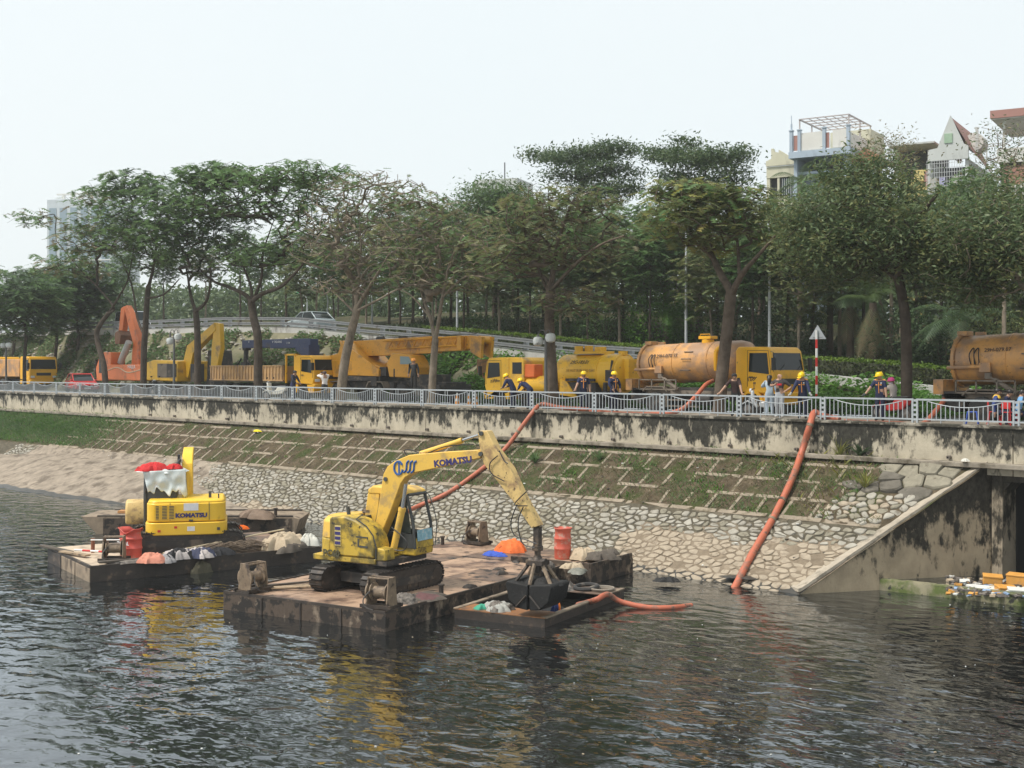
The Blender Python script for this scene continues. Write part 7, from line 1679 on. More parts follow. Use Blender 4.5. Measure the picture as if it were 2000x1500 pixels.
q = MB(); q.prism([(2.7, 3.4), (3.0, 3.2), (3.1, 2.2), (2.9, 1.2), (2.7, 1.2), (2.75, 2.6)], -.13, .18); q.build('stick', m_ey2, t, bevel=.02)
q = MB(); q.prism([(1.9, .65), (2.5, .6), (2.75, 1.1), (2.5, 1.55), (2.1, 1.5), (1.85, 1.1)], 1.5, 2.3); q.build('bucket', m_arm, t, bevel=.08)
q = MB(); q.box((-.9, -1.1, 1.9), (.05, .05, .2)); q.box((-.6, -.8, 1.95), (.1, .1, .22)); q.build('filler_cap', m_cabdk, t)
# sheets over its cab
def drape(name, label, pts, cs, m, seed, cat='sheet', thick=.012, fold=.05):
    """a hanging sheet: grid through four corners with folds"""
    r = np.random.default_rng(seed); ph = r.uniform(0, 6.28, 8); a, b, c, d = [Vector(p) for p in pts]; n, k = 34, 16; V = []
    nrm = (b - a).cross(d - a).normalized()
    for j in range(k):
        v = j / (k - 1)
        for i in range(n):
            u = i / (n - 1); p = a.lerp(b, u).lerp(d.lerp(c, u), v)
            f = math.sin(u * 9 + ph[0] + 1.5 * math.sin(v * 3 + ph[1])) + .6 * math.sin(u * 21 + v * 7 + ph[2]) + .5 * math.sin(v * 11 + u * 5 + ph[3])
            rag = (0.14 * math.sin(u * 14 + ph[4]) + .10 * math.sin(u * 33 + ph[5])) * v ** 2
            p = p + nrm * f * fold * (.3 + v) + (d - a).normalized() * rag * (d - a).length
            V.append(tuple(p))
    F = [(j * n + i, j * n + i + 1, (j + 1) * n + i + 1, (j + 1) * n + i) for j in range(k - 1) for i in range(n - 1)]
    o = raw(name, V, F, m, None, smooth=True); so = o.modifiers.new('solid', 'SOLIDIFY'); so.thickness = thick
    return tag(o, label, cat)
def e2(x, y, z): return C2 + Vector((math.cos(HB) * x - math.sin(HB) * y, math.sin(HB) * x + math.cos(HB) * y, z))
m_sheet = M('plastic_sheet', (0.52, 0.57, 0.56), 0.4, 0.12, 3, dirt=(0.30, 0.30, 0.44), damt=0.3, dscale=3, dirt2=(0.62, 0.62, 0.60), d2amt=0.4, d2scale=3)
drape('plastic_sheet', 'pale crumpled plastic sheet hanging over the cab of the rear facing excavator', [e2(-.54, 1.52, 2.80), e2(-.54, .05, 2.86), e2(-.60, .0, 1.98), e2(-.62, 1.36, 2.14)], None, m_sheet, 3, fold=.035)
o = heap('plastic_sheet', 'crumpled white top of the plastic sheet lying on the cab roof', 'sheet', e2(.25, .85, 2.72), (.85, .72, .22), m_sheet, 5, HB, 5, .6)
heap('red_cloth', 'crumpled bright red cloth on top of the pale sheet', 'cloth', e2(-.1, 1.15, 2.80), (.5, .5, .32), cloth('red_cloth', (0.50, 0.035, 0.035)), 6, HB, 6, .6)
heap('red_cloth', 'small red rag at the middle of the covered cab roof', 'cloth', e2(0, .45, 2.84), (.3, .28, .2), cloth('red_cloth', (0.50, 0.035, 0.035)), 16, HB, 6, .6)

# ---- things lying about on the decks
heap('orange_tarp', 'crumpled bright orange tarpaulin on the far part of the deck', 'tarpaulin', atz(998, 1077, .52), (.62, .42, .46), cloth('tarp_orange', (0.72, 0.16, 0.045)), 21, .4, 6, .6)
heap('blue_tarp', 'flat blue cloth beside the orange tarpaulin', 'cloth', atz(964, 1085, .52), (.42, .28, .16), cloth('tarp_blue', (0.05, 0.10, 0.42)), 22, .2, 6, .6)
def drum(name, label, loc, r, h, m, torn=0.0, sq=1.0, seed=1, rz=0):
    rr = random.Random(seed); V = []; n = 28; lv = [(0.96, 0), (1.0, .03), (.99, .30), (1.05, .32), (1.05, .35), (.99, .37), (.99, .62), (1.05, .64), (1.05, .67), (.98, .69), (.93, .84), (1.0, .95), (1.1, .97), (1.1, 1.0)]
    for a, z in lv:
        for j in range(n):
            th = 2 * math.pi * j / n; dent = 1 + .05 * math.sin(3 * th + z * 5 + seed) * (z ** 2) * (1 + 2 * torn) + .03 * math.sin(7 * th + seed)
            zz = z * h - (torn * h * .16 * max(0, math.sin(2 * th + seed)) if z > .9 else 0)
            V.append((math.cos(th) * r * a * dent, math.sin(th) * r * a * dent * sq, zz))
    F = [(i * n + j, i * n + (j + 1) % n, (i + 1) * n + (j + 1) % n, (i + 1) * n + j) for i in range(len(lv) - 1) for j in range(n)]
    o = raw(name, V, F, m, None, smooth=True); so = o.modifiers.new('solid', 'SOLIDIFY'); so.thickness = .015; so.offset = -1
    o.location = loc; o.rotation_euler = (0, 0, rz); return tag(o, label, 'drum')
m_dred = M('drum_red', (0.52, 0.10, 0.06), 0.5, 0.1, 3, dirt=(0.42, 0.30, 0.24), damt=0.42, dscale=4)
drum('red_drum', 'faded red plastic drum standing on the deck near the stones', atz(1099, 1091, .52), .28, 1.05, m_dred)
bn = drum('red_bin', 'torn red plastic bin beside the tan winch', b2(1.75, 1.35, .5), .42, 1.02, M('bin_red', (0.56, 0.085, 0.06), 0.45, 0.1, 3, dirt=(0.40, 0.22, 0.18), damt=0.3, dscale=3), .9, .8, 4)
text('lettering', 'TOTAL', .16, m_inkw, bn, (.12, -.37, .52), (R_(90), 0, .35), bold=.006)
m_canvas = cloth('canvas', (0.42, 0.34, 0.24)); m_canvd = cloth('canvas_dark', (0.10, 0.085, 0.07)); m_sack = cloth('sack_white', (0.55, 0.54, 0.48))
for (px, py, z, rad, m_, sd, lab) in [(1140, 1092, .55, (.55, .4, .42), m_canvas, 31, 'beige canvas sheet crumpled right of the red drum'), (1172, 1092, .62, (.5, .38, .28), m_canvd, 32, 'dark muddy sheet on the far corner of the nearer barge'), (1122, 1110, .5, (.36, .26, .2), m_canvas, 33, 'small beige rag in front of the red drum'),
        (1128, 1118, .5, (.42, .3, .14), M('grey_dome', (0.17, 0.17, 0.14), 0.6, 0.15), 34, 'flat grey green lid on the deck corner by the hopper'), (1192, 1083, .72, (.4, .35, .2), m_canvd, 35, 'black scrap on the tip of the nearer barge')]:
    heap('canvas', lab, 'canvas', atz(px, py, z), rad, m_, sd, sd * .7, 6, .6)
heap('maroon_mat', 'dark maroon mat folded over the near edge of the deck', 'mat', b1(5.5, 2.3, .5), (.75, .55, .16), [M('mat_maroon', (0.115, 0.05, 0.05), 0.8, 0.25, 4, dirt=(0.04, 0.03, 0.028), damt=.4, dscale=3), m_canvd], 41, 1.2, 4, .6)
heap('rubbish_heap', 'heap of black rubbish beside the maroon mat', 'rubbish', b1(5.35, 1.5, .5), (.5, .4, .26), m_junk, 42, .3, 9, .7)
heap('rubbish_heap', 'grey and white rubbish on the bow of the hopper barge', 'rubbish', hb(7.6, 2.6, .26), (.5, .32, .26), [m_junk, M('rubbish_pale', (0.33, 0.33, 0.3), .8, .3, 6)], 43, .6, 9, .7)
heap('green_net', 'tangle of green netting on the hopper bow', 'net', hb(7.15, 2.55, .26), (.22, .2, .14), cloth('net_green', (0.06, 0.30, 0.20)), 44, .6, 9, .7)
heap('rubbish_heap', 'muddy rubbish spread on the stern plate of the hopper barge', 'rubbish', hb(7.5, 6.6, .26), (.55, .5, .22), m_junk, 45, .2, 9, .7)
heap('rubbish_heap', 'wires and scrap piled at the inner edge of the hopper stern', 'rubbish', b1(5.6, 8.6, .5), (.4, .5, .3), m_junk, 46, .9, 10, .8)
heap('navy_jacket', 'navy jacket with orange piping hanging inside the hopper barge', 'jacket', hb(8.95, 3.5, -.15), (.24, .2, .62), cloth('jacket_navy', (0.03, 0.05, 0.16)), 47, .6, 5, .4)
q = MB(); q.tube(smoothpath([tuple(hb(9.05, 3.35, 0.00)), tuple(hb(9.13, 3.36, 0.30)), tuple(hb(9.03, 3.45, 0.48)), tuple(hb(8.90, 3.45, 0.52))], 5), .03, 5); tag(q.build('orange_piping', cloth('piping_orange', (0.8, 0.22, 0.04))), 'orange reflective strap looped over the navy jacket', 'strap')
def tyre_at(loc, R, label, rx=0.0):
    V, F = [], []
    q = MB(); q.tube([(R * math.cos(k * math.pi / 12), R * math.sin(k * math.pi / 12), 0) for k in range(25)], R * .2, 8); o = q.build('tyre', m_tyre); o.location = loc; o.rotation_euler = (rx, 0, 0); return tag(o, label, 'tyre')
tyre_at(hb(8.35, 6.7, .34), .34, 'black inner tyre lying on the hopper stern plate', .08)
q = MB(); [q.tube([(.33 * (1 + .05 * j) * math.cos(k * math.pi / 10), .33 * (1 + .05 * j) * math.sin(k * math.pi / 10), .03 * j) for k in range(21)], .03, 5) for j in range(3)]; o = q.build('rope_coil', cloth('rope_grey', (0.25, 0.22, 0.18))); o.location = hb(8.85, 6.75, .28); tag(o, 'coil of grey rope beside the black tyre', 'rope')
m_wood = M('plank_wood', (0.34, 0.25, 0.16), 0.85, 0.2, 4, dirt=(0.10, 0.075, 0.055), damt=0.45, dscale=3, bump=.4)
for k, (u0, v0, u1, v1, z, lab) in enumerate([(.5, .9, 1.9, 2.5, .54, 'longest plank of the stack beside the far track'), (.75, .85, 2.2, 2.3, .56, 'second plank of the stack beside the far track'), (.4, 1.4, 1.5, 2.9, .55, 'dark plank at the back of the stack beside the far track'), (1.0, .8, 2.4, 1.9, .6, 'top plank of the stack beside the far track')]):
    a, b = b1(u0, v0, z), b1(u1, v1, z); q = MB(); q.box((0, 0, 0), ((b - a).length, .14, .04)); o = q.build('plank', m_wood if k != 2 else m_canvd, bevel=.005); o.location = (a + b) / 2; o.rotation_euler = (0, R_(-1.5), math.atan2(b.y - a.y, b.x - a.x)); tag(o, lab, 'plank', 'planks stacked on the nearer barge')
for k, (u, v, r, lab) in enumerate([(4.9, .55, .10, 'brown mud clod on the pale deck left of the near winch'), (4.6, 7.6, .12, 'dark clod in the middle of the deck'), (5.1, 6.9, .16, 'larger dark clod towards the hopper'), (4.2, 9.2, .12, 'clod near the blue cloth'), (5.6, 4.4, .14, 'flat scrap of iron by the near track')]):
    heap('mud_clod', lab, 'clod', b1(u, v, .5), (r * 1.6, r, r * .8), m_hulld, 60 + k, k, 5, .6, n=14, m=8)
# on the second barge
m_cl = [cloth('cl_salmon', (0.55, 0.23, 0.16)), cloth('cl_grey', (0.27, 0.26, 0.26)), cloth('cl_navy', (0.05, 0.055, 0.09)), cloth('cl_pale', (0.42, 0.38, 0.36)), cloth('cl_black', (0.03, 0.03, 0.032))]
for (l, s, z, rad, m_, sd, lab) in [(2.0, .0, .5, (.42, .5, .34), m_cl[0], 71, 'salmon cloth hanging over the edge of the second barge'), (2.5, -.02, .46, (.36, .42, .28), m_cl[1], 72, 'grey trousers draped beside the salmon cloth'), (2.95, .2, .5, (.6, .45, .38), [m_cl[3], m_cl[4]], 73, 'striped pale clothes in the middle of the cloth pile'), (3.7, .2, .5, (.6, .45, .36), [m_cl[2], m_cl[3]], 74, 'dark navy clothes at the right of the cloth pile'), (4.4, .3, .5, (.5, .4, .3), m_cl[4], 75, 'black muddy clothes next to the brush bundle'),
        (6.9, .6, .5, (1.0, .6, .6), m_canvas, 76, 'large beige folded canvas on the second barge'), (7.5, 1.2, .5, (.7, .5, .5), m_canvas, 77, 'smaller beige canvas behind the large folded canvas'), (7.9, .45, .55, (.34, .34, .45), m_sack, 78, 'white sack beside the counterweight of the nearer excavator'), (7.2, .2, .45, (.9, .35, .35), m_canvd, 79, 'dark muddy canvas edge under the beige canvas')]:
    heap('cloth', lab, 'cloth', b2(l, s, z), rad, m_, sd, A2 + sd, 6, .7)
q = MB(); rr = random.Random(4)
for k in range(160):
    x = rr.uniform(-.7, .7); y = rr.uniform(-.3, .3); z = rr.uniform(0, .4); q.tube([(x - .6, y + rr.uniform(-.1, .1), z * .6), (x, y, z), (x + .6, y + rr.uniform(-.2, .2), z * .5)], .012, 3)
o = q.build('brush_bundle', M('brush_brown', (0.13, 0.095, 0.065), .9, .4, 5)); o.location = b2(5.2, .55, .5); o.rotation_euler = (0, 0, A2); tag(o, 'bundle of dead brown brushwood on the second barge', 'brushwood')
def pole(name, label, a, b, r, m, cat='pole', bands=None):
    q = MB(); q.cyl(a, b, r, n=8); return tag(q.build(name, m), label, cat)
pole('bamboo_pole', 'long pale bamboo pole lying across the second barge', b2(2.7, .9, .62), b2(7.4, 1.5, 1.05), .028, M('bamboo', (0.5, 0.42, 0.28), .6, .15))
a, b = b2(.4, 3.4, .62), b2(1.4, 2.0, .62); t = thing('banded_pole', 'white pole with red bands left of the torn red bin', 'pole', a)
for k in range(5): q = MB(); q.cyl((b - a) * (k / 5), (b - a) * ((k + 1) / 5), .035, n=8); q.build('pole_band', m_red if k in (1, 3) else m_white, t)
pole('grey_pole', 'thin pale pole leaning behind the torn red bin', b2(.9, 3.2, .95), b2(1.8, 2.2, 1.0), .02, m_white)
pole('rusty_post', 'short rusty post on the second barge left of the bin', b2(1.0, 3.3, .48), b2(1.0, 3.3, .98), .07, M('post_rust', (0.22, 0.08, 0.04), .8, .2))
for k, (l0, s0, l1, s1, lab) in enumerate([(-.2, 5.6, .25, 3.3, 'black plank sticking out over the left end of the second barge'), (.0, 3.6, .5, 2.1, 'grey plank along the left edge of the second barge'), (.35, .3, 2.2, .25, 'dark plank on the near edge of the second barge')]):
    a, b = b2(l0, s0, .57 + .01 * k), b2(l1, s1, .57 + .01 * k); q = MB(); q.box((0, 0, 0), ((b - a).length, .22, .06)); o = q.build('plank', m_canvd if k != 1 else m_wood, bevel=.005); o.location = (a + b) / 2; o.rotation_euler = (0, 0, math.atan2(b.y - a.y, b.x - a.x)); tag(o, lab, 'plank')
heap('rag_bundle', 'torn dark reeds hanging from the side of the second barge into the water', 'reeds', b2(3.7, -.12, -.1), (.35, .14, .55), M('reed_olive', (0.09, 0.08, 0.05), .9, .3), 85, A2, 8, .6)
heap('rubbish_heap', 'brown scrap and rope along the near edge of the second barge', 'rubbish', b2(1.5, .15, .5), (.9, .18, .12), m_junk, 86, A2, 9, .7)
a = Vector((-45.4, 29.9, .0)); heap('scrap_iron', 'bent scrap plates on the right end of the far pontoon', 'scrap', (a.x, a.y, .7), (.9, .5, .4), M('scrap', (0.16, 0.11, 0.075), .8, .3, 4), 87, .5, 4, .6)
p_ = atz(452, 1033, .72); q = MB(); q.lathe([(.17, 0), (.16, .08), (.10, .15), (.01, .17)], 14); o = q.build('hard_hat', M('hat_yellow', (0.85, 0.52, 0.01), .35, .04)); o.location = p_; tag(o, 'yellow hard hat on the pontoon right of the rear facing excavator', 'hard hat')
heap('orange_vest', 'orange vest lying next to the yellow hard hat', 'vest', atz(471, 1033, .72), (.3, .2, .16), cloth('vest_orange', (0.85, 0.16, 0.02)), 88, .5, 6, .6)
# ============================================================ PEOPLE
m_skin = M('skin', (0.40, 0.235, 0.155), 0.6, 0.08, 8)
m_hair = M('hair_black', (0.012, 0.010, 0.010), 0.45, 0.2)
m_shoe_ = M('shoe_dark', (0.025, 0.023, 0.022), 0.6, 0.2); m_shoew = M('shoe_white', (0.55, 0.55, 0.55), 0.6, 0.1)
m_navyc = M('work_navy', (0.012, 0.018, 0.060), 0.85, 0.2, 6); m_navyt = M('trousers_navy', (0.010, 0.014, 0.042), 0.85, 0.2, 6)
m_hivis = M('hivis_orange', (0.85, 0.34, 0.05), 0.5, 0.05); m_hat = M('helmet_yellow', (0.88, 0.60, 0.01), 0.28, 0.03); m_glove = M('glove_dark', (0.05, 0.055, 0.06), 0.8, 0.2)
m_gloveg = M('glove_grey', (0.35, 0.35, 0.33), 0.8, 0.1); m_eye = M('eye_dark', (0.01, 0.01, 0.01), 0.3, 0.0); m_lip = M('lip', (0.28, 0.11, 0.09), 0.6, 0.0)
HEADP = ('neck', 'head', 'crown')
def person(label, loc, rz, shirt, trousers, shoes=None, pose=None, lean=0.0, side=0.0, yaw=0.0, nod=0.0, sleeves=1.0, helmet=None, hair='short', work=False, hm=None, glove=None, sit=False, stripe=None, mask=None, group=None, s=1.0):
    """pose: joint overrides (before lean); lean / side tip everything above the hips; sleeves 1 = to the wrist, 0.5 = to the elbow"""
    J = {'pelvis': (0, 0, .92), 'waist': (0, 0, 1.06), 'chest': (.01, 0, 1.27), 'neck': (.0, 0, 1.43), 'head': (.02, 0, 1.54), 'crown': (.01, 0, 1.63)}
    for n, q in (('l', 1), ('r', -1)):
        J.update({n + 'sh': (0, q * .175, 1.375), n + 'el': (-.03, q * .25, 1.10), n + 'wr': (.05, q * .27, .86), n + 'ha': (.07, q * .27, .80),
                  n + 'hip': (0, q * .09, .86), n + 'kn': (.03, q * .10, .47), n + 'an': (-.01, q * .11, .085), n + 'to': (.13, q * .13, .035)})
    if sit:
        for n, q in (('l', 1), ('r', -1)): J.update({n + 'kn': (.40, q * .14, .90), n + 'an': (.38, q * .14, .50), n + 'to': (.50, q * .15, .45)})
    J.update(pose or {})
    J = {k: Vector(v) for k, v in J.items()}
    up = [k for k in J if k not in ('pelvis', 'lhip', 'rhip', 'lkn', 'rkn', 'lan', 'ran', 'lto', 'rto')]
    RM = Matrix.Translation((0, 0, .92)) @ Matrix.Rotation(lean, 4, 'Y') @ Matrix.Rotation(side, 4, 'X') @ Matrix.Translation((0, 0, -.92))
    fixed = set(k for k in (pose or {}) if k.endswith(('wr', 'ha')) )
    for k in up:
        if k in fixed: continue
        J[k] = RM @ J[k]
    for n in ('l', 'r'):
        if n + 'wr' in fixed and n + 'el' not in (pose or {}):
            a, b = J[n + 'sh'], J[n + 'wr']; d = b - a; L = d.length; mid = (a + b) / 2
            h = math.sqrt(max(0.0, .27 ** 2 - (L / 2) ** 2)); out = Vector((-.3, .8 if n == 'l' else -.8, -.4)); out -= d * (out.dot(d) / max(1e-6, d.length_squared)); J[n + 'el'] = mid + out.normalized() * h
        if n + 'ha' not in fixed: J[n + 'ha'] = J[n + 'wr'] + (J[n + 'wr'] - J[n + 'el']).normalized() * .07
    order = list(J); ix = {k: i for i, k in enumerate(order)}
    E = [('pelvis', 'waist'), ('waist', 'chest'), ('chest', 'neck'), ('neck', 'head'), ('head', 'crown')]
    for n in 'lr': E += [('chest', n + 'sh'), (n + 'sh', n + 'el'), (n + 'el', n + 'wr'), (n + 'wr', n + 'ha'), ('pelvis', n + 'hip'), (n + 'hip', n + 'kn'), (n + 'kn', n + 'an'), (n + 'an', n + 'to')]
    rad = {'pelvis': .155, 'waist': .145, 'chest': .165, 'neck': .062, 'head': .098, 'crown': .082, 'sh': .082, 'el': .056, 'wr': .038, 'ha': .042, 'hip': .115, 'kn': .078, 'an': .058, 'to': .050}
    if sleeves >= 1: rad['wr'] = .044; rad['el'] = .064
    me = bpy.data.meshes.new('body_rig'); me.from_pydata([tuple(J[k]) for k in order], [(ix[a], ix[b]) for a, b in E], [])
    o = bpy.data.objects.new('body_rig', me); COL.objects.link(o); o.modifiers.new('skin', 'SKIN')
    for k in order:
        d = me.skin_vertices[0].data[ix[k]]; r = rad[k] if k in rad else rad[k[1:]]
        d.radius = (r, r * (.80 if k in ('chest', 'waist', 'pelvis') else 1.0)) if k not in ('chest', 'waist', 'pelvis') else (r, r * .74)
        d.use_root = k == 'pelvis'
    sb = o.modifiers.new('sub', 'SUBSURF'); sb.levels = 1; sb.render_levels = 1
    dg = bpy.context.evaluated_depsgraph_get(); bm_ = bpy.data.meshes.new_from_object(o.evaluated_get(dg)); bpy.data.objects.remove(o)
    V = [tuple(v.co) for v in bm_.vertices]; F = [tuple(p.vertices) for p in bm_.polygons]
    seg = []
    for a, b in E:
        if a in ('neck', 'head') or b == 'crown': m = 0
        elif a == 'chest' and b == 'neck': m = 1
        elif a[1:] == 'wr' : m = 4 if glove else 0
        elif a[1:] == 'el': m = 1 if sleeves >= 1 else 0
        elif a[1:] in ('hip', 'kn') or b[1:] == 'hip': m = 2
        elif a[1:] == 'an': m = 3
        else: m = 1
        seg.append((np.array(J[a]), np.array(J[b]), m))
    ctr = np.array([np.mean([V[i] for i in f], 0) for f in F]); best = np.full(len(F), 9.0); mi = np.zeros(len(F), int)
    for a, b, m in seg:
        d = b - a; tt = np.clip(((ctr - a) @ d) / (d @ d), 0, 1); q = np.linalg.norm(ctr - (a + tt[:, None] * d), axis=1) - (.02 if m in (0, 4) else 0)
        k = q < best; best[k] = q[k]; mi[k] = m
    B = MB(); B.v = V; B.f = F; B.m = [int(x) for x in mi]
    hmat = 4 if glove else 0
    for n, q in (('l', 1), ('r', -1)):          # five fingers, rooted in the palm
        w, h = J[n + 'wr'], J[n + 'ha']; d = (h - w).normalized(); a, b = _frame(d)
        for k, (off, ln) in enumerate(((-.030, .062), (-.010, .075), (.010, .070), (.028, .055))):
            p0 = h + a * off - d * .01; p1 = h + a * off * 1.15 + d * ln * .55 + b * .008; p2 = h + a * off * 1.1 + d * ln * .9 + b * .032
            B.tube([p0, p1, p2], [.012, .0105, .008], 5, hmat)
        B.tube([w + d * .025 + a * -.03, w + d * .055 + a * -.058 + b * .012, w + d * .085 + a * -.055 + b * .03], [.014, .012, .009], 5, hmat)
    t = thing('person', label, 'person', loc, R_(rz), group); t.scale = (s, s, s)
    HM = Matrix.Translation(J['head']) @ Matrix.Rotation(yaw, 4, 'Z') @ Matrix.Rotation(lean * .55 + nod, 4, 'Y')
    fv, ff = lathe([(.0, -.02), (.015, -.015), (.017, .005), (.004, .045)], 6); B.add((fv, ff), 0, HM @ Matrix.Translation((.100, 0, -.005)))          # nose
    for q in (-1, 1): fv, ff = lathe([(.0, -.03), (.018, -.02), (.024, .01), (.0, .03)], 7); B.add(([(x * .5, y * .35, z) for x, y, z in fv], ff), 0, HM @ Matrix.Translation((0, q * .094, 0)))
    mats = [m_skin, shirt, trousers, shoes or m_shoe_, glove or m_skin]
    body = B.build('body', mats, t, ang=60)
    q = MB()
    for sgn in (-1, 1): q.add(lathe([(.0, -.010), (.011, 0), (.0, .010)], 6), 0, HM @ Matrix.Translation((.090, sgn * .034, .022)))
    q.build('eyes', m_eye, t)
    if not mask: q = MB(); q.add(box((.092, 0, -.052), (.012, .046, .012)), 0, HM); q.build('mouth', m_lip, t)
    else: q = MB(); q.add(lathe([(.0, -.05), (.075, -.04), (.092, 0), (.085, .03), (.0, .035)], 10), 0, HM @ Matrix.Translation((.028, 0, -.045))); q.build('face_mask', mask, t)
    if helmet:
        q = MB(); pr = [(.135, .035), (.137, .05), (.132, .10), (.112, .145), (.07, .175), (.0, .187)]
        q.add(lathe([(.12, .035)] + pr, 18), 0, HM @ Matrix.Translation((0, 0, -.005)) @ Matrix.Diagonal((1.06, .92, 1, 1)))
        q.add(box((.135, 0, .036), (.10, .17, .014)), 0, HM); q.add(box((0, 0, .165), (.22, .035, .03)), 0, HM); q.build('helmet', helmet, t, bevel=.004)
    if hair:
        q = MB(); vv, f_ = lathe([(.102, -.02), (.112, .03), (.108, .075), (.08, .115), (.0, .128)], 16)
        vv = [(x - .016 - (.02 if z < .02 and x > 0 else 0), y * .95, z + (.055 if x > .05 and z < .05 else 0)) for x, y, z in vv]; q.add((vv, f_), 0, HM)
        if hair == 'long': q.add(tube(smoothpath([(-.06, 0, .08), (-.11, 0, -.02), (-.12, .01, -.16), (-.10, .01, -.30)], 4), [.07] * 4 + [.085] * 4 + [.07] * 4 + [.03], 8), 0, HM)
        q.build('hair', hm or m_hair, t)
    if work:
        def onbody(p): return RM @ Vector(p)
        q = MB(); P_ = [onbody(p) for p in ((.128, 0, .98), (.128, 0, 1.10), (.140, 0, 1.25), (.115, 0, 1.37))]; q.tube(P_, .013, 4); q.build('hivis_strip', m_hivis, t)
        for sgn in (-1, 1):
            q = MB(); q.tube([onbody((-.02, sgn * .07, 1.435)), onbody((.0, sgn * .13, 1.435)), onbody((.0, sgn * .20, 1.405))], [.032, .042, .03], 6); q.build('shoulder_patch', m_hivis, t)
            q = MB(); q.box((0, 0, 0), (.014, .075, .03)); oo = q.build('pocket_patch', m_hivis, t, bevel=.006); oo.location = onbody((.136, sgn * .075, 1.27)); oo.rotation_euler = (0, lean, sgn * .3)
        q = MB(); q.box((0, 0, 0), (.014, .05, .04)); oo = q.build('chest_badge', m_inkw, t); oo.location = onbody((.130, .085, 1.335)); oo.rotation_euler = (0, lean, .3)
    if stripe:
        q = MB(); n = 20; vv = []
        for z, r in ((1.20, 1.0), (1.27, 1.03)):
            for k in range(n): a = 2 * math.pi * k / n; vv.append(tuple(RM @ Vector((.128 * r * math.cos(a) + .005, .172 * r * math.sin(a), z))))
        q.add((vv, [(k, (k + 1) % n, (k + 1) % n + n, k + n) for k in range(n)])); q.build('chest_stripe', stripe, t)
    return t
def wk(px, Y=40.75, dz=0.0): p = at(px, 800, Y); return (p.x, Y, 5.1 + dz)
RL = .88 - .02
WG = 'workers in navy overalls and yellow helmets'
# hands on the rail are given in the person's own frame
person('worker in yellow helmet leaning left over the railing with both arms out', wk(1003, 40.7), 195, m_navyc, m_navyt, pose={'rwr': (.45, -.10, .98), 'lwr': (.50, .12, .95), 'rha': (.52, -.08, .95), 'lha': (.57, .10, .92)}, lean=.62, nod=.1, helmet=m_hat, hair=None, work=True, group=WG)
person('worker in yellow helmet bent double beside the thick tree trunk', wk(1036, 40.7), 190, m_navyc, m_navyt, pose={'rwr': (.52, -.16, .86), 'lwr': (.56, .14, .90), 'rha': (.58, -.16, .82), 'lha': (.62, .12, .86)}, lean=1.05, nod=-.3, helmet=m_hat, hair=None, work=True, group=WG)
person('worker standing upright before the small vacuum tank, hand on the railing', wk(1140, 40.7), -50, m_navyc, m_navyt, pose={'rwr': (.30, -.34, .94), 'rha': (.36, -.37, .91)}, helmet=m_hat, hair=None, work=True, sleeves=.6, group=WG)
person('worker standing in profile between the two tank trucks', wk(1199, 40.8), -12, m_navyc, m_navyt, pose={'lwr': (.16, .20, .93), 'rwr': (.18, -.18, .93)}, helmet=m_hat, hair=None, work=True, group=WG)
person('worker with both gloved hands on the railing beside the right hand hose', wk(1568, 40.55), -72, m_navyc, m_navyt, pose={'rwr': (.38, -.34, RL + .05), 'lwr': (.38, .36, RL + .05), 'rha': (.43, -.38, RL + .03), 'lha': (.43, .40, RL + .03)}, lean=.18, yaw=-.5, nod=.35, helmet=m_hat, hair=None, work=True, glove=m_gloveg, group=WG)
person('worker with dark gloves looking left, arm reaching to the railing', wk(1719, 40.6), -80, m_navyc, m_navyt, pose={'rwr': (.30, -.42, RL + .08), 'rha': (.36, -.48, RL + .05), 'lwr': (.10, .26, .84)}, lean=.06, yaw=-.75, nod=.1, helmet=m_hat, hair=None, work=True, sleeves=.6, glove=m_glove, group=WG)
person('worker in orange helmet and dark overalls beside the crane carrier', (at(808, 740, 43.0).x, 43.0, ROADZ + .75), -60, m_blk, m_blk, helmet=m_hivis, hair=None)
person('man in dark brown t-shirt leaning on the railing with arms spread', wk(1437, 40.55), -70, M('tee_brown', (0.045, 0.022, 0.020), .85, .2), m_blk, pose={'rwr': (.34, -.52, RL + .04), 'lwr': (.38, .34, RL + .04), 'rha': (.39, -.57, RL + .02), 'lha': (.43, .37, RL + .02)}, lean=.3, yaw=.45, nod=.15, sleeves=.5)
person('woman with long dark hair and pale denim jacket behind the bald man', wk(1503, 41.1), 120, M('denim_pale', (0.38, 0.46, 0.52), .85, .15), M('jeans_pale', (0.36, 0.43, 0.50), .85, .15), m_shoew, pose={'lwr': (.22, .10, 1.28), 'lha': (.25, .06, 1.34)}, hair='long', s=.95)
m_grt = M('trousers_grey', (0.42, 0.43, 0.45), .85, .1)
person('bald man in dark t-shirt with red chest stripe and grey trousers', wk(1523, 40.7), -75, M('tee_charcoal', (0.05, 0.045, 0.047), .85, .2), m_grt, m_shoew, pose={'rwr': (.20, -.12, 1.22), 'rha': (.22, -.06, 1.28), 'lel': (-.10, .42, 1.14), 'lwr': (.06, .24, .98), 'lha': (.10, .18, .96)}, hair=None, sleeves=.5, stripe=M('stripe_red', (0.60, 0.03, 0.04), .8, .05), yaw=-.3)
person('man in dark navy jacket standing by the white scooter', wk(572, 41.2), 20, M('jacket_dark', (0.02, 0.024, 0.045), .8, .2), M('trousers_blue', (0.03, 0.035, 0.10), .85, .2), pose={'lwr': (.34, .18, .98), 'rwr': (.36, -.16, .96)}, lean=.2, nod=.25, s=1.02)
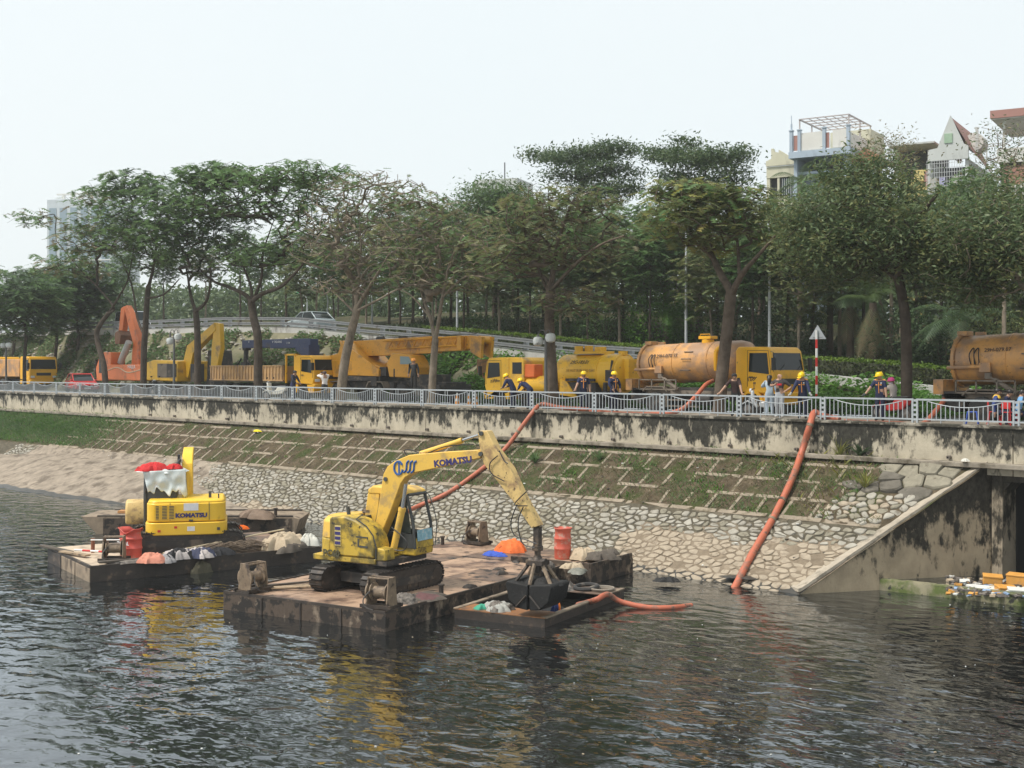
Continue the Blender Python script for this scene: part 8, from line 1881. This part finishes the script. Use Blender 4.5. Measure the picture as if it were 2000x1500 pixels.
person('person in white shirt holding a camera up before the yellow truck cab', wk(634, 41.0), 165, M('shirt_white', (0.68, 0.64, 0.60), .85, .08), m_blk, pose={'lwr': (.24, .08, 1.50), 'rwr': (.24, -.08, 1.50), 'lha': (.28, .06, 1.54), 'rha': (.28, -.06, 1.54)}, hm=M('hair_brown', (0.06, 0.03, 0.025), .5, .2))
p = wk(634, 41.0); q = MB(); q.box((0, 0, 0), (.08, .15, .10)); q.cyl((.02, 0, 0), (.10, 0, 0), .035, n=10); o = q.build('camera', m_blk); o.location = (p[0] - .33, p[1] + .09, p[2] + 1.58); o.rotation_euler = (0, 0, R_(165)); tag(o, 'small black camera held up by the person in white', 'camera')
# seated people on red stools at the right edge
m_jack = M('jacket_blue', (0.03, 0.055, 0.19), .8, .15); m_jack2 = M('jacket_pale_blue', (0.16, 0.36, 0.62), .8, .12)
def stool(px, Y, label, m, h=.44):
    p = at(px, 800, Y); t = thing('stool', label, 'stool', (p.x, Y, 5.1), .4, None)
    q = MB(); q.box((0, 0, h), (.32, .32, .03)); q.build('seat', m, t, bevel=.01)
    for a in (-1, 1):
        for b in (-1, 1): q = MB(); q.tube([(a * .14, b * .14, h), (a * .19, b * .19, 0)], .022, 5); q.build('leg', m, t)
    return t
m_stred = M('stool_red', (0.55, 0.03, 0.03), .4, .05); m_stblue = M('stool_blue', (0.05, 0.12, 0.50), .4, .05)
def chair(px, Y, label, m, rz):
    t = stool(px, Y, label, m, .42); t['category'] = 'chair'; t.name = 'plastic_chair'; t.rotation_euler = (0, 0, R_(rz))
    q = MB(); q.box((-.18, 0, .66), (.03, .36, .26)); q.box((-.17, .15, .5), (.03, .04, .2)); q.box((-.17, -.15, .5), (.03, .04, .2)); q.build('backrest', m, t, bevel=.02)
chair(1941, 40.75, 'red plastic chair under the leftmost seated person', m_stred, 30); chair(1972, 40.5, 'red plastic chair with its back towards the railing', m_stred, 75)
stool(1899, 40.6, 'blue plastic stool before the wheel of the second tanker', m_stblue, .4)
SG = 'people seated at the right edge'
person('seated man with short hair and yellow collar on the leftmost red chair', wk(1943, 40.75, -.48), 15, m_jack, m_navyt, sit=True, lean=.12, group=SG)
person('seated man turned away, middle of the seated three', wk(1962, 41.25, -.50), 10, m_navyc, m_navyt, sit=True, lean=.25, nod=.3, group=SG)
person('seated man in pale blue shouldered jacket at the right edge', wk(1988, 40.8, -.50), 25, m_jack2, m_navyt, sit=True, lean=.2, nod=.2, group=SG)
p = wk(1943, 40.75, -.48); q = MB(); q.add(lathe([(.13, 1.34), (.12, 1.40), (.075, 1.46)], 12)); o = q.build('collar', M('collar_yellow', (0.8, 0.5, 0.05), .7, .05)); o.parent = [x for x in bpy.data.objects if x.get('label', '').startswith('seated man with short hair')][0]; o.location = (.06, 0, 0)

# ---- motorbikes
def motorbike(px, Y, label, m, rz, z=5.1):
    p = at(px, 800, Y); t = thing('motorbike', label, 'motorbike', (p.x, Y, z), R_(rz))
    for x in (-.60, .62): wheel(t, (x, 0, .28), .28, .10)
    q = MB(); q.prism([(-.75, .62), (-.55, .38), (.0, .32), (.15, .34), (.18, .52), (-.05, .56), (-.2, .74), (-.8, .78)], -.13, .13); q.build('body', m, t, bevel=.04)
    q = MB(); q.prism([(.18, .34), (.32, .32), (.50, .62), (.48, .96), (.38, 1.0), (.36, .66)], -.17, .17); q.build('leg_shield', m, t, bevel=.04)
    q = MB(); q.prism([(-.78, .79), (-.1, .76), (-.08, .82), (-.4, .86), (-.8, .86)], -.13, .13); q.build('saddle', m_blk, t, bevel=.03)
    q = MB(); q.tube([(.38, -.33, 1.04), (.44, -.1, 1.02), (.44, .1, 1.02), (.38, .33, 1.04)], .018, 6); q.cyl((.44, 0, .95), (.62, 0, .30), .035, n=8); q.build('handlebar', m_blk, t)
    q = MB(); q.box((.50, 0, .98), (.10, .20, .16)); q.build('headlight', m_lens, t, bevel=.04)
    for s in (-1, 1): q = MB(); q.tube([(.38, s * .22, 1.04), (.36, s * .3, 1.22)], .008, 4); q.box((.36, s * .3, 1.26), (.03, .13, .08)); q.build('mirror', m_blk, t)
    q = MB(); q.prism([(.40, .50), (.62, .60), (.86, .46), (.84, .42), (.62, .54), (.44, .46)], -.07, .07); q.build('mudguard', m, t, bevel=.01)
    return t
motorbike(538, 41.0, 'white scooter parked behind the railing by the man in navy', M('scooter_white', (0.62, 0.60, 0.52), .3, .05), 200)
motorbike(310, 41.2, 'dark motorbike behind the railing before the yellow road excavator', m_blk, 185)
mb = motorbike(1742, 41.6, 'red motorbike behind the right hand worker', M('bike_red', (0.45, 0.03, 0.03), .3, .05), 170)
p = at(1745, 800, 41.6); person('rider in bright pink hat and pale jacket sitting on the red motorbike', (p.x, 41.6, 5.1 - .12), 165, M('jacket_beige', (0.45, 0.40, 0.36), .85, .1), m_blk, sit=True, lean=.15, hair=None, helmet=M('hat_pink', (0.62, 0.06, 0.24), .6, .05), mask=M('mask_pale', (0.55, 0.5, 0.5), .8, .05), pose={'lwr': (.42, .24, 1.08), 'rwr': (.42, -.24, 1.08)}, s=.96)
motorbike(1492, 41.5, 'white scooter with mirror behind the long haired woman', M('scooter_pale', (0.55, 0.57, 0.58), .3, .05), 210)
def cone(px, Y, label):
    p = at(px, 800, Y); t = thing('traffic_cone', label, 'traffic cone', (p.x, Y, ROADZ)); q = MB(); q.box((0, 0, .02), (.34, .34, .04)); q.build('base', m_blk, t)
    for k, (a, b) in enumerate(((.04, .28), (.28, .42), (.42, .56), (.56, .70))): r = lambda z: .15 - .17 * z; q = MB(); q.cyl((0, 0, a), (0, 0, b), r(a), r(b), 14); q.build('cone_band', m_hivis if k % 2 == 0 else m_white, t)
for a in ((893, 43.2, 'leftmost traffic cone by the crane front'), (916, 43.3, 'middle traffic cone left of the small vacuum truck'), (930, 42.8, 'traffic cone nearest the small vacuum truck')): cone(*a)

# ============================================================ HOSES
m_hose = M('hose_orange', (0.46, 0.125, 0.065), 0.55, 0.1, 3, dirt=(0.24, 0.12, 0.08), damt=0.5, dscale=3, dirt2=(0.07, 0.05, 0.04), d2amt=0.25, d2scale=6)
def onslope(px, py, h=0.12):
    r = _ray(px, py); k = SLS / SLC; z0 = -SL0 * k + h / SLC; t = (CAMZ - z0) / (r.y * k - r.z); return Vector((0, 0, CAMZ)) + r * t
def hose(label, pts, r, clamps=()):
    P = smoothpath(pts, 8); rr = [r * (1 + .04 * math.sin(i * 1.7)) for i in range(len(P))]
    t = thing('hose', label, 'hose', P[0], 0, None)
    q = MB(); q.tube([p - P[0] for p in P], rr, 12); q.build('hose_run', m_hose, t)
    for c in clamps:
        i = int(c * (len(P) - 2)); a, b = P[i] - P[0], P[i + 1] - P[0]; d = (b - a).normalized(); q = MB(); q.cyl(a - d * .05, a + d * .05, r * 1.12, n=14); q.build('clamp', m_rusty, t)
e = at(1058, 797, 40.15); e.z = 5.35
hose('left hand orange hose running down the slope behind the nearer excavator', [at(1150, 800, 40.35), at(1095, 796, 40.3), e, at(1035, 812, 39.5), onslope(985, 878, .2), onslope(925, 928), onslope(868, 966), onslope(803, 995, .3), atz(745, 1036, .75)], .092, (.3, .45, .7))
e = at(1590, 806, 40.1)
hose('right hand orange hose hanging from the railing down into the water', [at(1640, 819, 40.3), at(1605, 812, 40.25), e, at(1582, 830, 39.45), onslope(1567, 880, .3), onslope(1545, 940, .2), onslope(1508, 1015), onslope(1470, 1080), onslope(1432, 1153), onslope(1420, 1175)], .118, (.35, .62, .68))
hose('orange hose from the hopper barge trailing on the water', [hb(8.6, 5.6, .0), atz(1163, 1172, .34), atz(1186, 1161, .42), atz(1212, 1175, .18), atz(1262, 1186, .05), atz(1310, 1187, .03), atz(1350, 1183, -.03)], .08)
hose('orange hose lying along the walkway towards the second tanker', [at(1650, 823, 40.4), at(1700, 826, 40.45), at(1760, 828, 40.4), at(1800, 829, 40.9), at(1830, 800, 41.8), at(1845, 780, 42.6)], .09)
hose('orange hose looping from the first tanker down to the walkway', [at(1392, 744, 43.0), at(1378, 752, 42.4), at(1358, 775, 41.6), at(1330, 800, 41.0), at(1290, 808, 40.6), at(1215, 808, 40.5), at(1150, 802, 40.4)], .09)
# ============================================================ LITTER, PLANTS ON THE SLOPE, TRASH IN THE CULVERT BASIN
m_foam = M('foam_white', (0.62, 0.62, 0.58), .8, .08, 4, dirt=(0.35, 0.30, 0.2), damt=.35, dscale=4); m_foamo = M('box_ochre', (0.62, 0.30, 0.06), .7, .1, 4, dirt=(0.35, 0.2, 0.1), damt=.35, dscale=3)
def fbox(px, py, d, m, rz, label, tilt=.1, lid=True):
    p = atz(px, py, .33); t = thing('foam_box', label, 'box', (p.x, p.y, .30), rz); t.rotation_euler = (tilt, tilt * .5, rz)
    q = MB(); q.box((0, 0, d[2] / 2 - .05), d); q.build('box', m, t, bevel=.015)
    if lid: q = MB(); q.box((0, 0, d[2] - .02), (d[0] + .03, d[1] + .03, .05)); q.build('lid', m, t, bevel=.012)
for a in [(1938, 1140, (.55, .38, .30), m_foamo, .5, 'tilted ochre box floating left in the culvert basin'), (1988, 1142, (.6, .42, .36), m_foamo, .2, 'tallest ochre box at the right edge of the culvert basin', .05), (1965, 1152, (.6, .35, .14), m_foamo, .9, 'flat ochre box floating near the sill', .15),
          (1925, 1149, (.55, .4, .12), m_foam, .3, 'flat white foam lid between the ochre boxes', .1, False), (1905, 1144, (.5, .3, .10), m_foam, 1.2, 'white foam slab left of the ochre boxes', .12, False), (1990, 1157, (.6, .35, .14), m_foam, .6, 'white foam tray nearest the sill at the right edge', .1)]: fbox(*a)
q = MB(); rr = random.Random(11); mm = [m_foam, m_junk, m_foamo, m_canvd, cloth('trash_blue', (0.25, 0.35, 0.5)), m_canvas]
for k in range(260):
    px = rr.uniform(1850, 2030); py = rr.uniform(1130, 1166) - max(0, (1905 - px) * .12)
    p = atz(px, py, .32); s = rr.uniform(.04, .16); q.add(box((0, 0, 0), (s * rr.uniform(.6, 2), s, s * rr.uniform(.2, .6))), rr.choice([0, 1, 1, 1, 2, 3, 3, 4, 5]), Matrix.Translation((p.x, p.y, .33)) @ Matrix.Rotation(rr.uniform(0, 6), 4, 'Z') @ Matrix.Rotation(rr.uniform(-.5, .5), 4, 'X'))
stuff(q.build('floating_trash', mm))
q = MB(); 
for k in range(90):
    px = rr.uniform(20, 1980); py = rr.uniform(1010, 1480) if px > 650 else rr.uniform(1150, 1480); p = atz(px, py, .012); s = rr.uniform(.010, .03); q.add(box((0, 0, 0), (s * 1.6, s, .012)), rr.choice([0, 0, 0, 1, 5]), Matrix.Translation((p.x, p.y, .008)) @ Matrix.Rotation(rr.uniform(0, 6), 4, 'Z'))
stuff(q.build('floating_specks', mm))
q = MB()
for k in range(330):
    x = rr.uniform(-75, -21); t_ = rr.uniform(.2, 6.8)
    if x > slope_end(t_) - .8: continue
    s = rr.uniform(.02, .06); p = slope(x, t_, .05); q.add(box((0, 0, 0), (s * 2, s, s * .5)), rr.choice([0, 1, 1, 3, 5]), Matrix.Translation(p) @ Matrix.Rotation(rr.uniform(0, 6), 4, 'Z') @ Matrix.Rotation(rr.uniform(0, .9), 4, 'X'))
stuff(q.build('litter', mm))
heap('yellow_bag', 'small bright yellow bag lying on the brown slope', 'bag', onslope(502, 843, .04), (.28, .16, .12), cloth('bag_yellow', (0.75, 0.6, 0.03)), 91)
heap('white_bag', 'white plastic bag caught at the foot of the wall over the culvert', 'bag', at(1885, 901, 39.3), (.16, .12, .1), m_sack, 92)
heap('black_reeds', 'black weed clump at the water edge left of the right hand hose', 'weed', atz(1305, 1136, .1), (.4, .22, .16), m_sludge, 93, .5, 9, .7)
heap('dark_mud', 'wet dark mud around the lower end of the right hand hose', 'mud', onslope(1455, 1128, .0), (.6, .4, .06), m_wetmud, 94, .5, 8, .7)
def tuft(px, py, n, h, label, leaf, wd=.05, seed=1):
    p = onslope(px, py, .0); t = thing('weed_plant', label, 'plant', p); r = random.Random(seed); V = []; F = []
    for k in range(n):
        az = r.uniform(0, 6.28); le = r.uniform(.2, 1.1); L = h * r.uniform(.6, 1.2); sd = Vector((-math.sin(az), math.cos(az), 0)); P_ = [Vector((math.cos(az), math.sin(az), 0)) * (le * L * u * (.6 + .6 * u)) + Vector((0, 0, L * (u - .35 * le * u * u))) for u in (0, .35, .7, 1)]
        b = len(V)
        for i, (q_, w) in enumerate(zip(P_, (.3, 1, .8, .05))): V += [tuple(q_ - sd * wd * w), tuple(q_ + sd * wd * w)]
        F += [(b + 2 * i, b + 2 * i + 1, b + 2 * i + 3, b + 2 * i + 2) for i in range(3)]
    me = bpy.data.meshes.new('leaves'); me.from_pydata(V, [], F); me.materials.append(LF[leaf]); link('leaves', me, t)
tuft(1680, 893, 26, .55, 'dark broad leaved weed at the foot of the wall', 'deep', .06, 3)
tuft(1640, 892, 60, .8, 'tall dry grass tuft left of the broad leaved weed', 'gold', .012, 4)
tuft(1690, 955, 70, .7, 'straw coloured grass tuft above the loose rubble', 'gold', .012, 5)
tuft(1045, 905, 80, .6, 'green grass clump behind the excavator stick', 'fern', .012, 6)
tuft(1170, 900, 60, .5, 'green grass clump on the upper slope in the middle', 'fern', .012, 7)
# ============================================================ HAZE
q = MB(); q.add(box((-220, 185, 60.5), (1160, 430, 125.0)))
hz = stuff(q.build('haze', bpy.data.materials.new('haze_air'), smooth=False))
hm = hz.data.materials[0]; hm.use_nodes = True; nt = hm.node_tree; nt.nodes.clear()
ho = nt.nodes.new('ShaderNodeOutputMaterial'); hv = nt.nodes.new('ShaderNodeVolumePrincipled')
hv.inputs['Color'].default_value = (0.93, 0.96, 0.97, 1); hv.inputs['Density'].default_value = 0.0004; hv.inputs['Anisotropy'].default_value = 0.2
nt.links.new(hv.outputs[0], ho.inputs['Volume'])
